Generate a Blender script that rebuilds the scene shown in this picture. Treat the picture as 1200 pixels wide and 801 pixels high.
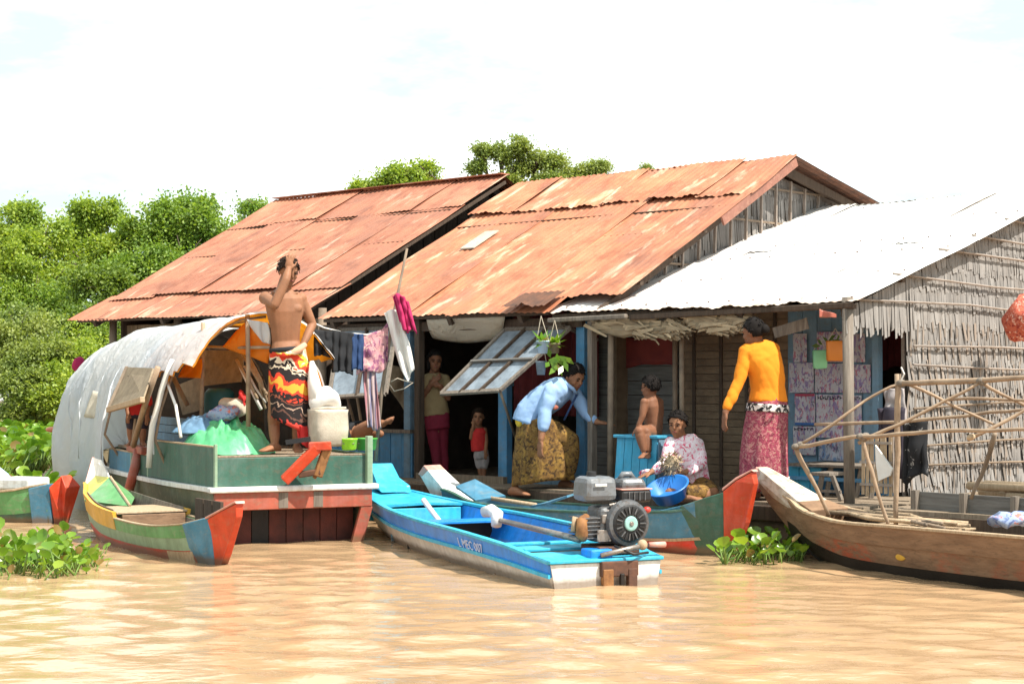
import bpy, bmesh, math, random
import numpy as np
from mathutils import Vector, Matrix, noise as mnoise
V = Vector
random.seed(7)
rng = np.random.default_rng(11)
for o in list(bpy.data.objects):
    bpy.data.objects.remove(o)
scene = bpy.context.scene
COL = scene.collection

# ------------------------------------------------------------------ camera
EYE = 1.35
FPX = 2000.0                       # focal length in photograph pixels (1200 wide)
PITCH = math.atan(44.5 / FPX)      # horizon at y = 445 of 801
cam = bpy.data.objects.new("camera", bpy.data.cameras.new("camera"))
COL.objects.link(cam)
cam.location = (0, 0, EYE)
cam.rotation_euler = (math.pi / 2 + PITCH, 0, 0)
cam.data.sensor_width = 36
cam.data.lens = FPX / 1200 * 36
cam.data.clip_start = 0.1
cam.data.clip_end = 6000
scene.camera = cam

# ------------------------------------------------------------------ sky, sun, exposure
SUN_DIR = V((0.70, -0.44, 1.25)).normalized()      # towards the sun
SUN_EL = math.asin(SUN_DIR.z)
SUN_AZ = math.atan2(SUN_DIR.x, SUN_DIR.y)
w = bpy.data.worlds.new("World")
scene.world = w
w.use_nodes = True
nt = w.node_tree
nt.nodes.clear()
out = nt.nodes.new("ShaderNodeOutputWorld")
bg = nt.nodes.new("ShaderNodeBackground")
sky = nt.nodes.new("ShaderNodeTexSky")
sky.sky_type = "NISHITA"
sky.sun_disc = False
sky.sun_elevation = SUN_EL
sky.sun_rotation = SUN_AZ
sky.air_density = 1.0
sky.dust_density = 1.5
tc = nt.nodes.new("ShaderNodeTexCoord")
mp = nt.nodes.new("ShaderNodeMapping")
mp.inputs["Scale"].default_value = (2.2, 2.2, 6.5)
mp.inputs["Location"].default_value = (0.35, 0.1, 0.55)
nz = nt.nodes.new("ShaderNodeTexNoise")
nz.inputs["Scale"].default_value = 1.9
nz.inputs["Detail"].default_value = 9
nz.inputs["Roughness"].default_value = 0.58
cr = nt.nodes.new("ShaderNodeValToRGB")
cr.color_ramp.elements[0].position = 0.45
cr.color_ramp.elements[0].color = (0.05, 0.05, 0.05, 1)
cr.color_ramp.elements[1].position = 0.76
cr.color_ramp.elements[1].color = (0.97, 0.97, 0.97, 1)
mx = nt.nodes.new("ShaderNodeMixRGB")
mx.inputs[2].default_value = (8.2, 8.3, 8.1, 1)
nt.links.new(tc.outputs["Generated"], mp.inputs["Vector"])
nt.links.new(mp.outputs[0], nz.inputs["Vector"])
nt.links.new(nz.outputs["Fac"], cr.inputs[0])
nt.links.new(cr.outputs[0], mx.inputs[0])
thin = nt.nodes.new("ShaderNodeMixRGB")          # thin high veil over the blue
thin.inputs[0].default_value = 0.85
thin.inputs[2].default_value = (3.5, 4.45, 4.65, 1)
nt.links.new(sky.outputs[0], thin.inputs[1])
nt.links.new(thin.outputs[0], mx.inputs[1])
nt.links.new(mx.outputs[0], bg.inputs["Color"])
bg.inputs["Strength"].default_value = 0.12
nt.links.new(bg.outputs[0], out.inputs[0])

sun = bpy.data.objects.new("sun", bpy.data.lights.new("sun", "SUN"))
COL.objects.link(sun)
sun.data.energy = 4.1
sun.data.angle = math.radians(0.6)
sun.data.color = (1.0, 0.95, 0.86)
sun.rotation_euler = SUN_DIR.to_track_quat("Z", "Y").to_euler()

scene.view_settings.view_transform = "Standard"
scene.view_settings.look = "None"
scene.view_settings.exposure = 1.06
scene.view_settings.gamma = 1.0
scene.view_settings.use_curve_mapping = False
scene.render.engine = "CYCLES"
scene.cycles.max_bounces = 8
scene.cycles.use_denoising = True

# ------------------------------------------------------------------ pixel -> place helpers
_ca, _sa = math.cos(PITCH), math.sin(PITCH)
def ray(px, py):
    v = -(py - 400.5)
    return V((px - 600.0, FPX * _ca - v * _sa, FPX * _sa + v * _ca))
EYEP = V((0, 0, EYE))
def P(px, py, Y):
    d = ray(px, py)
    return EYEP + d * (Y / d.y)
def PZ(px, py, z):
    d = ray(px, py)
    return EYEP + d * ((z - EYE) / d.z)
# facade frame: s runs left-and-away along the house fronts, t runs into the houses
FO = V((2.66, 13.3, 0))
FD = V((-0.745, 0.667, 0)).normalized()
FN = V((0.667, 0.745, 0)).normalized()
def F(s, t, z):
    return FO + FD * s + FN * t + V((0, 0, z))
def PT(px, py, t):
    d = ray(px, py)
    k = (t - (EYEP - FO).dot(FN)) / d.dot(FN)
    return EYEP + d * k
def ST(p):
    q = p - FO
    return q.dot(FD), q.dot(FN), p.z
def S_AT(px, t=0.0):
    return ST(PT(px, 445, t))[0]

# ------------------------------------------------------------------ objects and tags
BASE = {}
def link(name, mesh, mats=None, parent=None, loc=None):
    o = bpy.data.objects.new(name, mesh)
    COL.objects.link(o)
    if mats is not None:
        if not isinstance(mats, (list, tuple)):
            mats = [mats]
        if mesh is not None and len(mesh.materials) == 0:
            for m in mats:
                mesh.materials.append(m)
    if parent is not None:
        o.parent = parent
    if loc is not None:
        o.location = loc
    return o
def tag(o, label=None, cat=None, group=None, kind=None):
    if label: o["label"] = label
    if cat: o["category"] = cat
    if group: o["group"] = group
    if kind: o["kind"] = kind
    return o
def thing(name, label, cat, base, group=None):
    o = bpy.data.objects.new(name, None)
    COL.objects.link(o)
    o.location = base
    o.empty_display_size = 0.1
    BASE[o.name] = V(base)
    tag(o, label, cat, group)
    return o
def base_of(parent):
    return BASE.get(parent.name, V((0, 0, 0))) if parent is not None else V((0, 0, 0))

class MB:
    """collects geometry in world metres; build() links it as one mesh"""
    def __init__(s):
        s.v, s.f, s.mi, s.cur = [], [], [], 0
    def add(s, verts, faces):
        n = len(s.v)
        s.v += [V(p) for p in verts]
        for f in faces:
            s.f.append([i + n for i in f]); s.mi.append(s.cur)
        return s
    def hexa(s, c):     # 8 corners: bottom 4 (ccw) then top 4
        return s.add(c, [(3,2,1,0),(4,5,6,7),(0,1,5,4),(1,2,6,5),(2,3,7,6),(3,0,4,7)])
    def box(s, c, ax, ay, az):   # centre and three half vectors
        c = V(c); ax, ay, az = V(ax), V(ay), V(az)
        if ax.cross(ay).dot(az) < 0: ax = -ax
        return s.hexa([c-ax-ay-az, c+ax-ay-az, c+ax+ay-az, c-ax+ay-az, c-ax-ay+az, c+ax-ay+az, c+ax+ay+az, c-ax+ay+az])
    def beam(s, p, q, wd, h, up=(0,0,1)):
        p, q = V(p), V(q); d = (q-p); L = d.length; d.normalize(); up = V(up)
        if abs(d.dot(up)) > .98: up = V((1,0,0)) if abs(d.x) < .9 else V((0,1,0))
        sd = d.cross(up).normalized(); u2 = sd.cross(d).normalized()
        return s.box((p+q)/2, d*L/2, sd*wd/2, u2*h/2)
    def quadplate(s, a, b, c, d, th):
        a,b,c,d = V(a),V(b),V(c),V(d)
        n = (b-a).cross(d-a).normalized()*th
        return s.hexa([a,b,c,d,a+n,b+n,c+n,d+n])
    def loft(s, rings, cap=True, closed=True):
        n = len(rings[0]); o = len(s.v)
        for r in rings: s.v += [V(p) for p in r]
        m = n if closed else n-1
        for k in range(len(rings)-1):
            for i in range(m):
                j = (i+1) % n
                s.f.append([o+k*n+i, o+k*n+j, o+(k+1)*n+j, o+(k+1)*n+i]); s.mi.append(s.cur)
        if cap and closed:
            s.f.append([o+i for i in range(n)][::-1]); s.mi.append(s.cur)
            k = len(rings)-1
            s.f.append([o+k*n+i for i in range(n)]); s.mi.append(s.cur)
        return s
    def tube(s, pts, r, n=8, wob=0.0, flat=1.0):
        pts = [V(p) for p in pts]
        if not isinstance(r, (list, tuple)): r = [r]*len(pts)
        rings = []; ref = None
        for i, p in enumerate(pts):
            d = (pts[min(i+1,len(pts)-1)] - pts[max(i-1,0)]).normalized()
            if ref is None:
                ref = V((0,0,1)) if abs(d.z) < .9 else V((1,0,0))
            a = d.cross(ref).normalized(); b = a.cross(d).normalized(); ref = b
            rr = r[i]*(1+random.uniform(-wob,wob))
            rings.append([p + a*math.cos(2*math.pi*k/n)*rr*-1 + b*math.sin(2*math.pi*k/n)*rr*flat for k in range(n)])
        return s.loft(rings)
    def ellipsoid(s, c, ax, ay, az, nu=14, nv=9):
        c, ax, ay, az = V(c), V(ax), V(ay), V(az)
        if ax.cross(ay).dot(az) < 0: ax = -ax
        rings = []
        for j in range(1, nv):
            ph = math.pi*j/nv
            rings.append([c - az*math.cos(ph) + (ax*math.cos(2*math.pi*i/nu) + ay*math.sin(2*math.pi*i/nu))*math.sin(ph) for i in range(nu)])
        o = len(s.v)
        s.loft(rings, cap=False)
        b = len(s.v); s.v += [c-az, c+az]
        last = o + (nv-2)*nu
        for i in range(nu):
            j = (i+1) % nu
            s.f.append([b, o+j, o+i]); s.mi.append(s.cur)
            s.f.append([b+1, last+i, last+j]); s.mi.append(s.cur)
        return s
    def grid(s, fn, nu, nv, keep=None):
        o = len(s.v)
        for j in range(nv+1):
            for i in range(nu+1):
                s.v.append(V(fn(i/nu, j/nv)))
        for j in range(nv):
            for i in range(nu):
                if keep and not keep((i+.5)/nu, (j+.5)/nv): continue
                a = o+j*(nu+1)+i
                s.f.append([a, a+1, a+nu+2, a+nu+1]); s.mi.append(s.cur)
        return s
    def jitter(s, a, fr=6.0):
        for i, p in enumerate(s.v):
            s.v[i] = p + V(mnoise.noise_vector(p*fr))*a
        return s
    def mesh(s, base=V((0,0,0)), name="mesh", smooth=False):
        m = bpy.data.meshes.new(name)
        m.from_pydata([tuple(p-base) for p in s.v], [], s.f)
        if any(s.mi): m.polygons.foreach_set("material_index", s.mi)
        if smooth: m.polygons.foreach_set("use_smooth", [True]*len(m.polygons))
        m.update()
        return m
    def build(s, name, mats, parent=None, smooth=False, bevel=0.0, solid=0.0, subd=0, base=None, thingbase=False, solidoff=-1):
        b = base_of(parent) if base is None else V(base)
        if parent is None and base is None and s.v:
            lo = V((sum(p.x for p in s.v)/len(s.v), sum(p.y for p in s.v)/len(s.v), min(p.z for p in s.v)))
            b = lo
        m = s.mesh(b, name, smooth)
        o = link(name, m, mats, parent)
        if parent is None: o.location = b
        BASE[o.name] = b
        if solid:
            md = o.modifiers.new("solid", "SOLIDIFY"); md.thickness = solid; md.offset = solidoff
        if bevel:
            md = o.modifiers.new("bevel", "BEVEL"); md.width = bevel; md.segments = 2; md.limit_method = "ANGLE"
        if subd:
            md = o.modifiers.new("sub", "SUBSURF"); md.levels = subd; md.render_levels = subd
        return o
# ------------------------------------------------------------------ materials
def newmat(name):
    m = bpy.data.materials.new(name); m.use_nodes = True
    t = m.node_tree
    return m, t, t.nodes["Principled BSDF"], t.nodes["Material Output"]
def nd(t, kind, **kw):
    n = t.nodes.new("ShaderNode" + kind)
    for k, v in kw.items():
        if hasattr(n, k): setattr(n, k, v)
        else: n.inputs[k.replace("_", " ")].default_value = v
    return n
def coords(t, stretch=(1,1,1), rnd=True, which="Object"):
    c = nd(t, "TexCoord"); m = nd(t, "Mapping")
    m.inputs["Scale"].default_value = stretch
    if rnd:
        oi = nd(t, "ObjectInfo"); mu = nd(t, "Math", operation="MULTIPLY"); mu.inputs[1].default_value = 37.0
        cb = nd(t, "CombineXYZ")
        t.links.new(oi.outputs["Random"], mu.inputs[0])
        for k in range(3): t.links.new(mu.outputs[0], cb.inputs[k])
        t.links.new(cb.outputs[0], m.inputs["Location"])
    t.links.new(c.outputs[which], m.inputs["Vector"])
    return m.outputs[0]
def ramp(t, fac, stops, interp="LINEAR"):
    r = nd(t, "ValToRGB"); r.color_ramp.interpolation = interp
    e = r.color_ramp.elements
    while len(e) > 1: e.remove(e[-1])
    e[0].position = stops[0][0]; e[0].color = (*stops[0][1], 1)
    for p, c in stops[1:]:
        x = e.new(p); x.color = (*c, 1)
    t.links.new(fac, r.inputs[0])
    return r.outputs[0]
def noise(t, vec, scale, detail=4, rough=.55, dist=0.0):
    n = nd(t, "TexNoise"); n.inputs["Scale"].default_value = scale
    n.inputs["Detail"].default_value = detail; n.inputs["Roughness"].default_value = rough
    n.inputs["Distortion"].default_value = dist
    t.links.new(vec, n.inputs["Vector"])
    return n.outputs["Fac"]
def mixc(t, fac, a, b, mode="MIX"):
    m = nd(t, "MixRGB"); m.blend_type = mode
    for i, x in ((0, fac), (1, a), (2, b)):
        if isinstance(x, (int, float)): m.inputs[i].default_value = x
        elif isinstance(x, tuple): m.inputs[i].default_value = (*x, 1)
        else: t.links.new(x, m.inputs[i])
    return m.outputs[0]
def bump(t, bsdf, h, strength=.4, dist=.01):
    b = nd(t, "Bump"); b.inputs["Strength"].default_value = strength; b.inputs["Distance"].default_value = dist
    t.links.new(h, b.inputs["Height"]); t.links.new(b.outputs[0], bsdf.inputs["Normal"])
def lerp3(a, b, k): return tuple(a[i]*(1-k)+b[i]*k for i in range(3))

def basic(name, c1, c2=None, scale=6.0, rough=.65, bmp=.25, bscale=40, stretch=(1,1,1), dirt=None, dirt_amt=.35, spec=.3, island=0.0, metal=0.0):
    """plain worn surface: two tones in soft patches, a third for stains, fine relief"""
    c2 = c2 or tuple(x*.72 for x in c1)
    m, t, b, o = newmat(name)
    vec = coords(t, stretch)
    col = ramp(t, noise(t, vec, scale, 6, .62), [(.32, c2), (.68, c1)])
    if dirt:
        msk = ramp(t, noise(t, vec, scale*2.7, 8, .7, .6), [(.56-.1*dirt_amt, (0,0,0)), (.74-.1*dirt_amt, (1,1,1))])
        mm = nd(t, "Math", operation="MULTIPLY"); mm.inputs[1].default_value = min(1, dirt_amt*2)
        t.links.new(msk, mm.inputs[0])
        col = mixc(t, mm.outputs[0], col, dirt)
    if island:
        g = nd(t, "NewGeometry")
        r = ramp(t, g.outputs["Random Per Island"], [(0, (1-island,)*3), (1, (1+island,)*3)])
        col = mixc(t, 1.0, col, r, "MULTIPLY")
    t.links.new(col, b.inputs["Base Color"])
    b.inputs["Roughness"].default_value = rough
    b.inputs["Specular IOR Level"].default_value = spec
    b.inputs["Metallic"].default_value = metal
    if bmp:
        bump(t, b, noise(t, vec, bscale, 4, .6), bmp, .006)
    return m

def wood(name, c1, c2, grain=(30, 30, 2.2), rough=.75, dirt=None, dirt_amt=.3, bmp=.5, scale=1.6):
    return basic(name, c1, c2, scale, rough, bmp, 6, grain, dirt, dirt_amt, .2)

M = {}
# ---- water: turbid brown, rippled sky reflection
m, t, b, o = newmat("muddy water")
vec = coords(t, (1,1,1), False)
col = ramp(t, noise(t, vec, .35, 4, .5), [(.3, (.40,.25,.135)), (.7, (.45,.295,.165))])
t.links.new(col, b.inputs["Base Color"])
b.inputs["Roughness"].default_value = .09
b.inputs["IOR"].default_value = 1.33
v2 = coords(t, (.95, 1.7, 1), False)
n1 = noise(t, v2, 4.0, 3, .45, .6); n2 = noise(t, v2, 13.0, 2, .5)
ad = nd(t, "Math", operation="MULTIPLY_ADD"); ad.inputs[1].default_value = .25
t.links.new(n2, ad.inputs[0]); t.links.new(n1, ad.inputs[2])
bump(t, b, ad.outputs[0], .28, .026)
M["water"] = m
# ---- rusted corrugated sheet: x across, y down the slope
def rust(name, tones, pale, pale_amt):
    m, t, b, o = newmat(name)
    vec = coords(t, (1,1,1)); vs = coords(t, (4.6, 1.25, 1)); vr = coords(t, (24, .8, 1))
    col = ramp(t, noise(t, vec, 1.6, 7, .62), [(.28, tones[0]), (.5, tones[1]), (.72, tones[2])])
    st = ramp(t, noise(t, vs, 1.0, 6, .62, .3), [(.58-pale_amt, (0,0,0)), (.72-pale_amt*.6, (1,1,1))])
    fine = ramp(t, noise(t, vr, 1.0, 4, .6), [(.35, (.89,)*3), (.65, (1.06,)*3)])
    blot = ramp(t, noise(t, coords(t, (1.6, 1.0, 1)), 2.6, 8, .72, .4), [(.36, (.70,.64,.62)), (.52, (1,1,1)), (.70, (1.14,1.10,1.05))])
    col = mixc(t, 1.0, col, blot, "MULTIPLY")
    col = mixc(t, st, col, pale)
    col = mixc(t, 1.0, col, fine, "MULTIPLY")
    oi = nd(t, "ObjectInfo")
    sh = ramp(t, oi.outputs["Random"], [(0, (.87,.88,.90)), (1, (1.10,1.06,1.02))])
    col = mixc(t, 1.0, col, sh, "MULTIPLY")
    t.links.new(col, b.inputs["Base Color"])
    b.inputs["Roughness"].default_value = .62; b.inputs["Specular IOR Level"].default_value = .35
    bump(t, b, noise(t, vec, 30, 5, .6), .25, .004)
    return m
M["rust_a"] = rust("rusty red iron sheet", [(.30,.132,.085), (.40,.155,.088), (.48,.215,.125)], (.62,.45,.32), -.005)
M["rust_b"] = rust("rusty orange iron sheet", [(.32,.140,.090), (.445,.168,.085), (.53,.235,.125)], (.67,.49,.33), .015)
m = rust("bright zinc sheet", [(.70,.68,.64), (.80,.79,.76), (.84,.83,.80)], (.62,.46,.33), -.10)
M["zinc"] = m
m = rust("zinc sheet with rusty foot", [(.66,.64,.60), (.76,.75,.72), (.80,.79,.76)], (.58,.42,.28), -.06)
t = m.node_tree; b = t.nodes["Principled BSDF"]; col = b.inputs["Base Color"].links[0].from_socket
c = nd(t, "TexCoord"); sp = nd(t, "SeparateXYZ"); t.links.new(c.outputs["Object"], sp.inputs[0])
nz_ = noise(t, coords(t, (5,1,1)), 1.6, 6, .65)
ad = nd(t, "Math", operation="MULTIPLY_ADD"); ad.inputs[1].default_value = .75
t.links.new(nz_, ad.inputs[0]); t.links.new(sp.outputs["Y"], ad.inputs[2])
col = mixc(t, ramp(t, ad.outputs[0], [(0, (0,0,0))]), col, (.5,.28,.15))
r_ = [n for n in t.nodes if n.type == "VALTORGB"][-1]
mr = nd(t, "MapRange"); mr.inputs["From Min"].default_value = 2.32; mr.inputs["From Max"].default_value = 2.72; mr.inputs["To Max"].default_value = .85
t.links.new(ad.outputs[0], mr.inputs["Value"])
mx_ = [n for n in t.nodes if n.type == "MIX_RGB"][-1]
t.links.new(mr.outputs[0], mx_.inputs[0])
t.links.new(col, b.inputs["Base Color"])
M["zinclow"] = m
M["rustbrownsheet"] = basic("brown rusty verge", (.30,.13,.09), (.20,.09,.065), 6, .7, .3, 40, (1,1,1), (.40,.22,.15), .3)
M["rustedge"] = basic("dark rust", (.16,.07,.04), (.07,.04,.03), 9, .8, .4)
# ---- timber and leaf
M["oldwood"] = wood("weathered grey timber", (.25,.21,.17), (.13,.105,.085), dirt=(.08,.06,.05))
M["drywood"] = wood("pale dry timber", (.48,.36,.24), (.33,.23,.14), dirt=(.22,.15,.09))
M["deckwood"] = wood("trodden deck boards", (.30,.235,.17), (.17,.125,.085), dirt=(.1,.075,.05))
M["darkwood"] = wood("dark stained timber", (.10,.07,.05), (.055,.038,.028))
M["brownwood"] = wood("brown hull timber", (.285,.175,.105), (.185,.11,.066), (3,3,14), .7, (.075,.055,.04), .35)
m = wood("brown hull timber with traces of red paint", (.285,.175,.105), (.185,.11,.066), (3,3,14), .7, (.075,.055,.04), .35)
t = m.node_tree; b = t.nodes["Principled BSDF"]; col = b.inputs["Base Color"].links[0].from_socket
k1 = ramp(t, noise(t, coords(t, (1,1,1), False), 1.15, 3, .5), [(.50, (0,0,0)), (.62, (1,1,1))])
k2 = ramp(t, noise(t, coords(t, (1,1,2), False), 10, 6, .7), [(.42, (0,0,0)), (.60, (.85,.85,.85))])
mm = nd(t, "Math", operation="MULTIPLY"); t.links.new(k1, mm.inputs[0]); t.links.new(k2, mm.inputs[1])
t.links.new(mixc(t, mm.outputs[0], col, (.42,.085,.04)), b.inputs["Base Color"])
M["brownred"] = m
M["pole"] = basic("peeled round pole", (.40,.285,.19), (.24,.165,.11), 7, .7, .5, 30, (1,1,1), (.2,.12,.07), .3)
M["pole2"] = basic("grey round pole", (.27,.20,.14), (.15,.11,.08), 7, .75, .5, 30)
M["thatch"] = basic("grey palm leaf thatch", (.275,.258,.242), (.20,.183,.17), 3, .8, .3, 60, (1,1,1), (.25,.20,.155), .18, .15, .17)
M["thatch2"] = basic("brown palm leaf thatch", (.25,.205,.17), (.17,.14,.115), 3, .85, .3, 60, island=.3)

M["thatchroll"] = basic("tan palm leaf bundle", (.40,.31,.20), (.24,.18,.115), 5, .85, .4, 50, island=.45)
M["batten"] = basic("split bamboo batten", (.33,.28,.245), (.24,.19,.15), 9, .7, .4, 50)
M["slat"] = basic("smoked bamboo slat", (.21,.145,.09), (.12,.08,.05), 6, .75, .3, 40, island=.3)
M["interior"] = basic("shade dark boarding", (.095,.072,.055), (.05,.04,.032), 4, .9, .2)  # shade inside rooms and canopy is put into this dark colour
M["maroon"] = basic("maroon cloth", (.16,.025,.025), (.09,.015,.018), 5, .85, .2)
M["greyboard"] = wood("grey wall planks", (.20,.19,.175), (.115,.105,.095), (2,2,22))
# ---- paints
def paint(name, c, wear=(.30,.24,.18), amt=.22, rough=.5, var=.78):
    """brushed paint: faded patches, chips down to wood, vertical grime, a muddy waterline"""
    m = basic(name, c, tuple(x*var for x in c), 5, rough, .3, 30, (1,1,1.6), wear, min(.9, amt*1.5+.05), .4)
    t = m.node_tree; bs = t.nodes["Principled BSDF"]
    col = bs.inputs["Base Color"].links[0].from_socket
    vec = coords(t, (1,1,1))
    fade = tuple(min(.8, x*.7+.16) for x in c)
    k = ramp(t, noise(t, vec, 2.3, 6, .65, .5), [(.50, (0,0,0)), (.78, (.55,.55,.55))])
    col = mixc(t, k, col, fade)
    chips = ramp(t, noise(t, coords(t, (1,1,2.2)), 46, 5, .7), [(.63, (0,0,0)), (.68, (.9,.9,.9))])
    col = mixc(t, chips, col, wear)
    str_ = ramp(t, noise(t, coords(t, (16,16,1.1)), 1.0, 4, .6), [(.35, (.78,.76,.73)), (.62, (1.06,1.06,1.06))])
    col = mixc(t, .7, col, str_, "MULTIPLY")
    g = nd(t, "NewGeometry"); sp = nd(t, "SeparateXYZ"); t.links.new(g.outputs["Position"], sp.inputs[0])
    nz_ = noise(t, g.outputs["Position"], 7, 5, .65)
    ad = nd(t, "Math", operation="MULTIPLY_ADD"); ad.inputs[1].default_value = -.07
    t.links.new(nz_, ad.inputs[0]); t.links.new(sp.outputs["Z"], ad.inputs[2])
    mud = ramp(t, ad.outputs[0], [(0, (.75,)*3), (.014, (.45,)*3), (.04, (0,0,0))])
    col = mixc(t, mud, col, (.15,.095,.055))
    t.links.new(col, bs.inputs["Base Color"])
    return m
M["blue"] = paint("bright blue boat paint", (.012,.26,.82), (.10,.34,.70), .1, .38)
M["cyan"] = paint("cyan boat paint", (.04,.46,.68), (.20,.55,.70), .1, .38)
M["cream"] = paint("cream hull paint", (.80,.73,.66), (.60,.50,.40), .12, .45, .92)
M["red"] = paint("red boat paint", (.60,.035,.02), (.38,.11,.06), .16, .42)
M["orangered"] = paint("orange red paint", (.66,.065,.022), (.45,.16,.08), .15, .42)
M["fadedred"] = paint("faded red paint", (.42,.10,.06), (.26,.14,.09), .35, .55)
M["green"] = paint("leaf green boat paint", (.12,.33,.12), (.24,.27,.17), .25, .5)
M["palegreen"] = paint("grey green boat paint", (.27,.38,.25), (.22,.30,.20), .25, .55)
M["darkgreen"] = paint("dark green boat paint", (.045,.125,.088), (.10,.11,.075), .25, .55)
M["olive"] = paint("olive hull paint", (.115,.125,.075), (.19,.155,.095), .3, .6)
M["yellow"] = paint("ochre yellow paint", (.68,.37,.035), (.45,.28,.10), .2, .5)
M["lemon"] = paint("lemon yellow paint", (.76,.66,.10), (.55,.48,.22), .15, .5)
M["steelblue"] = paint("steel blue paint", (.065,.22,.34), (.16,.22,.24), .25, .5)
M["houseblue"] = paint("worn light blue house paint", (.085,.27,.48), (.13,.20,.26), .28, .6)
M["houseblue2"] = paint("grey blue house paint", (.17,.29,.40), (.16,.19,.21), .3, .65)
M["turq"] = paint("turquoise box paint", (.05,.36,.56), (.10,.26,.36), .15, .6)
M["white"] = paint("white paint", (.78,.76,.72), (.50,.42,.34), .18, .5, .9)
M["wornwhite"] = paint("scuffed white paint", (.62,.55,.46), (.36,.25,.17), .55, .6, .8)
M["pink"] = paint("faded pink paint", (.68,.33,.27), (.50,.35,.28), .25, .55)
M["shutter"] = basic("weathered blue grey sheet", (.27,.32,.37), (.13,.155,.18), 7, .5, .3, 30, (1,1,1), (.09,.09,.09), .3, .5)
M["tar"] = basic("wet tarred hull", (.028,.022,.018), (.016,.012,.01), 5, .45, .3)
M["darkred"] = basic("dark red hull boards", (.14,.034,.024), (.055,.02,.016), 5, .6, .3)  # dark red with near-black patches
# ---- metal, plastic, cloth
M["engine"] = basic("grey cast engine metal", (.15,.155,.16), (.085,.085,.09), 14, .42, .3, 60, (1,1,1), (.085,.055,.035), .55, .5, metal=.35)
M["tank"] = basic("grey painted fuel tank", (.165,.175,.185), (.12,.125,.135), 9, .34, .15, 60, (1,1,1), (.09,.075,.06), .4, spec=.5)
M["black"] = basic("black plastic", (.022,.022,.024), (.03,.028,.027), 6, .45, .2)
M["steel"] = basic("worn steel", (.36,.33,.30), (.22,.18,.15), 18, .38, .3, 60, (1,1,1), (.16,.08,.045), .3, metal=.6)
M["rustbrown"] = basic("rusty exhaust metal", (.36,.17,.06), (.16,.07,.03), 16, .7, .4)
M["teal"] = paint("pale teal disc", (.35,.62,.58), (.3,.45,.42), .1)
M["basin"] = basic("blue plastic basin", (.02,.17,.50), (.018,.14,.42), 4, .35, .05, spec=.5)
M["lime"] = basic("lime green plastic", (.32,.72,.03), (.26,.62,.03), 4, .35, .05, spec=.5)
M["leafgreenplastic"] = basic("green plastic tub", (.07,.32,.05), (.05,.26,.04), 4, .4, .05)
M["mint"] = basic("mint plastic bag", (.30,.68,.38), (.22,.54,.30), 8, .4, .2)
M["orangeplastic"] = basic("orange plastic pot", (.72,.25,.045), (.6,.2,.04), 4, .4, .1)
M["potblue"] = basic("pale blue plastic pot", (.45,.60,.75), (.4,.52,.66), 4, .4, .05)
M["sack"] = basic("cream woven sack", (.62,.54,.43), (.45,.38,.29), 9, .8, .5, 90, (1,1,1), (.4,.33,.24), .2)
M["whitecloth"] = basic("white cloth", (.80,.77,.72), (.66,.62,.57), 3, .9, .2, 90)
M["magenta"] = basic("magenta cloth", (.46,.025,.11), (.33,.015,.075), 4, .85, .2)
M["bluecloth"] = basic("blue cloth", (.16,.29,.42), (.09,.17,.27), 7, .9, .3)
M["navy"] = basic("navy cloth", (.03,.065,.16), (.02,.04,.1), 5, .9, .2)
M["charcoal"] = basic("charcoal cloth", (.028,.028,.03), (.018,.018,.02), 5, .9, .3)
M["greentarp"] = basic("green plastic sheet", (.10,.44,.19), (.07,.33,.14), 4, .42, .3, 14, (1,1,1), (.22,.52,.32), .3, .5)
M["tealcloth"] = basic("dark teal plastic drum", (.02,.11,.13), (.015,.08,.10), 5, .5, .1)
M["cap"] = basic("salmon plastic", (.62,.22,.14), (.5,.16,.1), 5, .6, .1)
M["mat"] = basic("woven reed mat", (.30,.235,.155), (.19,.14,.09), 12, .85, .5, 90)
def tarp(name, c1, c2, blu, amt, tl=.22):
    m, t, b, o = newmat(name)
    vec = coords(t, (1,1,1))
    col = ramp(t, noise(t, vec, 1.5, 5, .6), [(.35, c2), (.62, c1)])
    k = ramp(t, noise(t, vec, .8, 5, .6), [(.48, (0,0,0)), (.66, (amt,)*3)])
    col = mixc(t, k, col, blu)
    t.links.new(col, b.inputs["Base Color"])
    b.inputs["Roughness"].default_value = .42
    tr = nd(t, "BsdfTranslucent"); t.links.new(col, tr.inputs["Color"])
    ms = nd(t, "MixShader"); ms.inputs[0].default_value = tl
    t.links.new(b.outputs[0], ms.inputs[1]); t.links.new(tr.outputs[0], ms.inputs[2])
    t.links.new(ms.outputs[0], o.inputs["Surface"])
    bump(t, b, noise(t, coords(t, (1,1,.6)), 8, 5, .55, 1.6), .55, .04)
    return m
M["tarp"] = tarp("white plastic tarpaulin", (.84,.83,.81), (.74,.745,.75), (.66,.75,.86), .5, .50)
M["tarporange"] = tarp("orange tarpaulin lining", (.90,.36,.02), (.82,.29,.015), (.9,.5,.1), .2, .55)
M["tarpcream"] = tarp("cream plastic sheet", (.62,.55,.44), (.5,.43,.33), (.55,.5,.45), .3)

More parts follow.
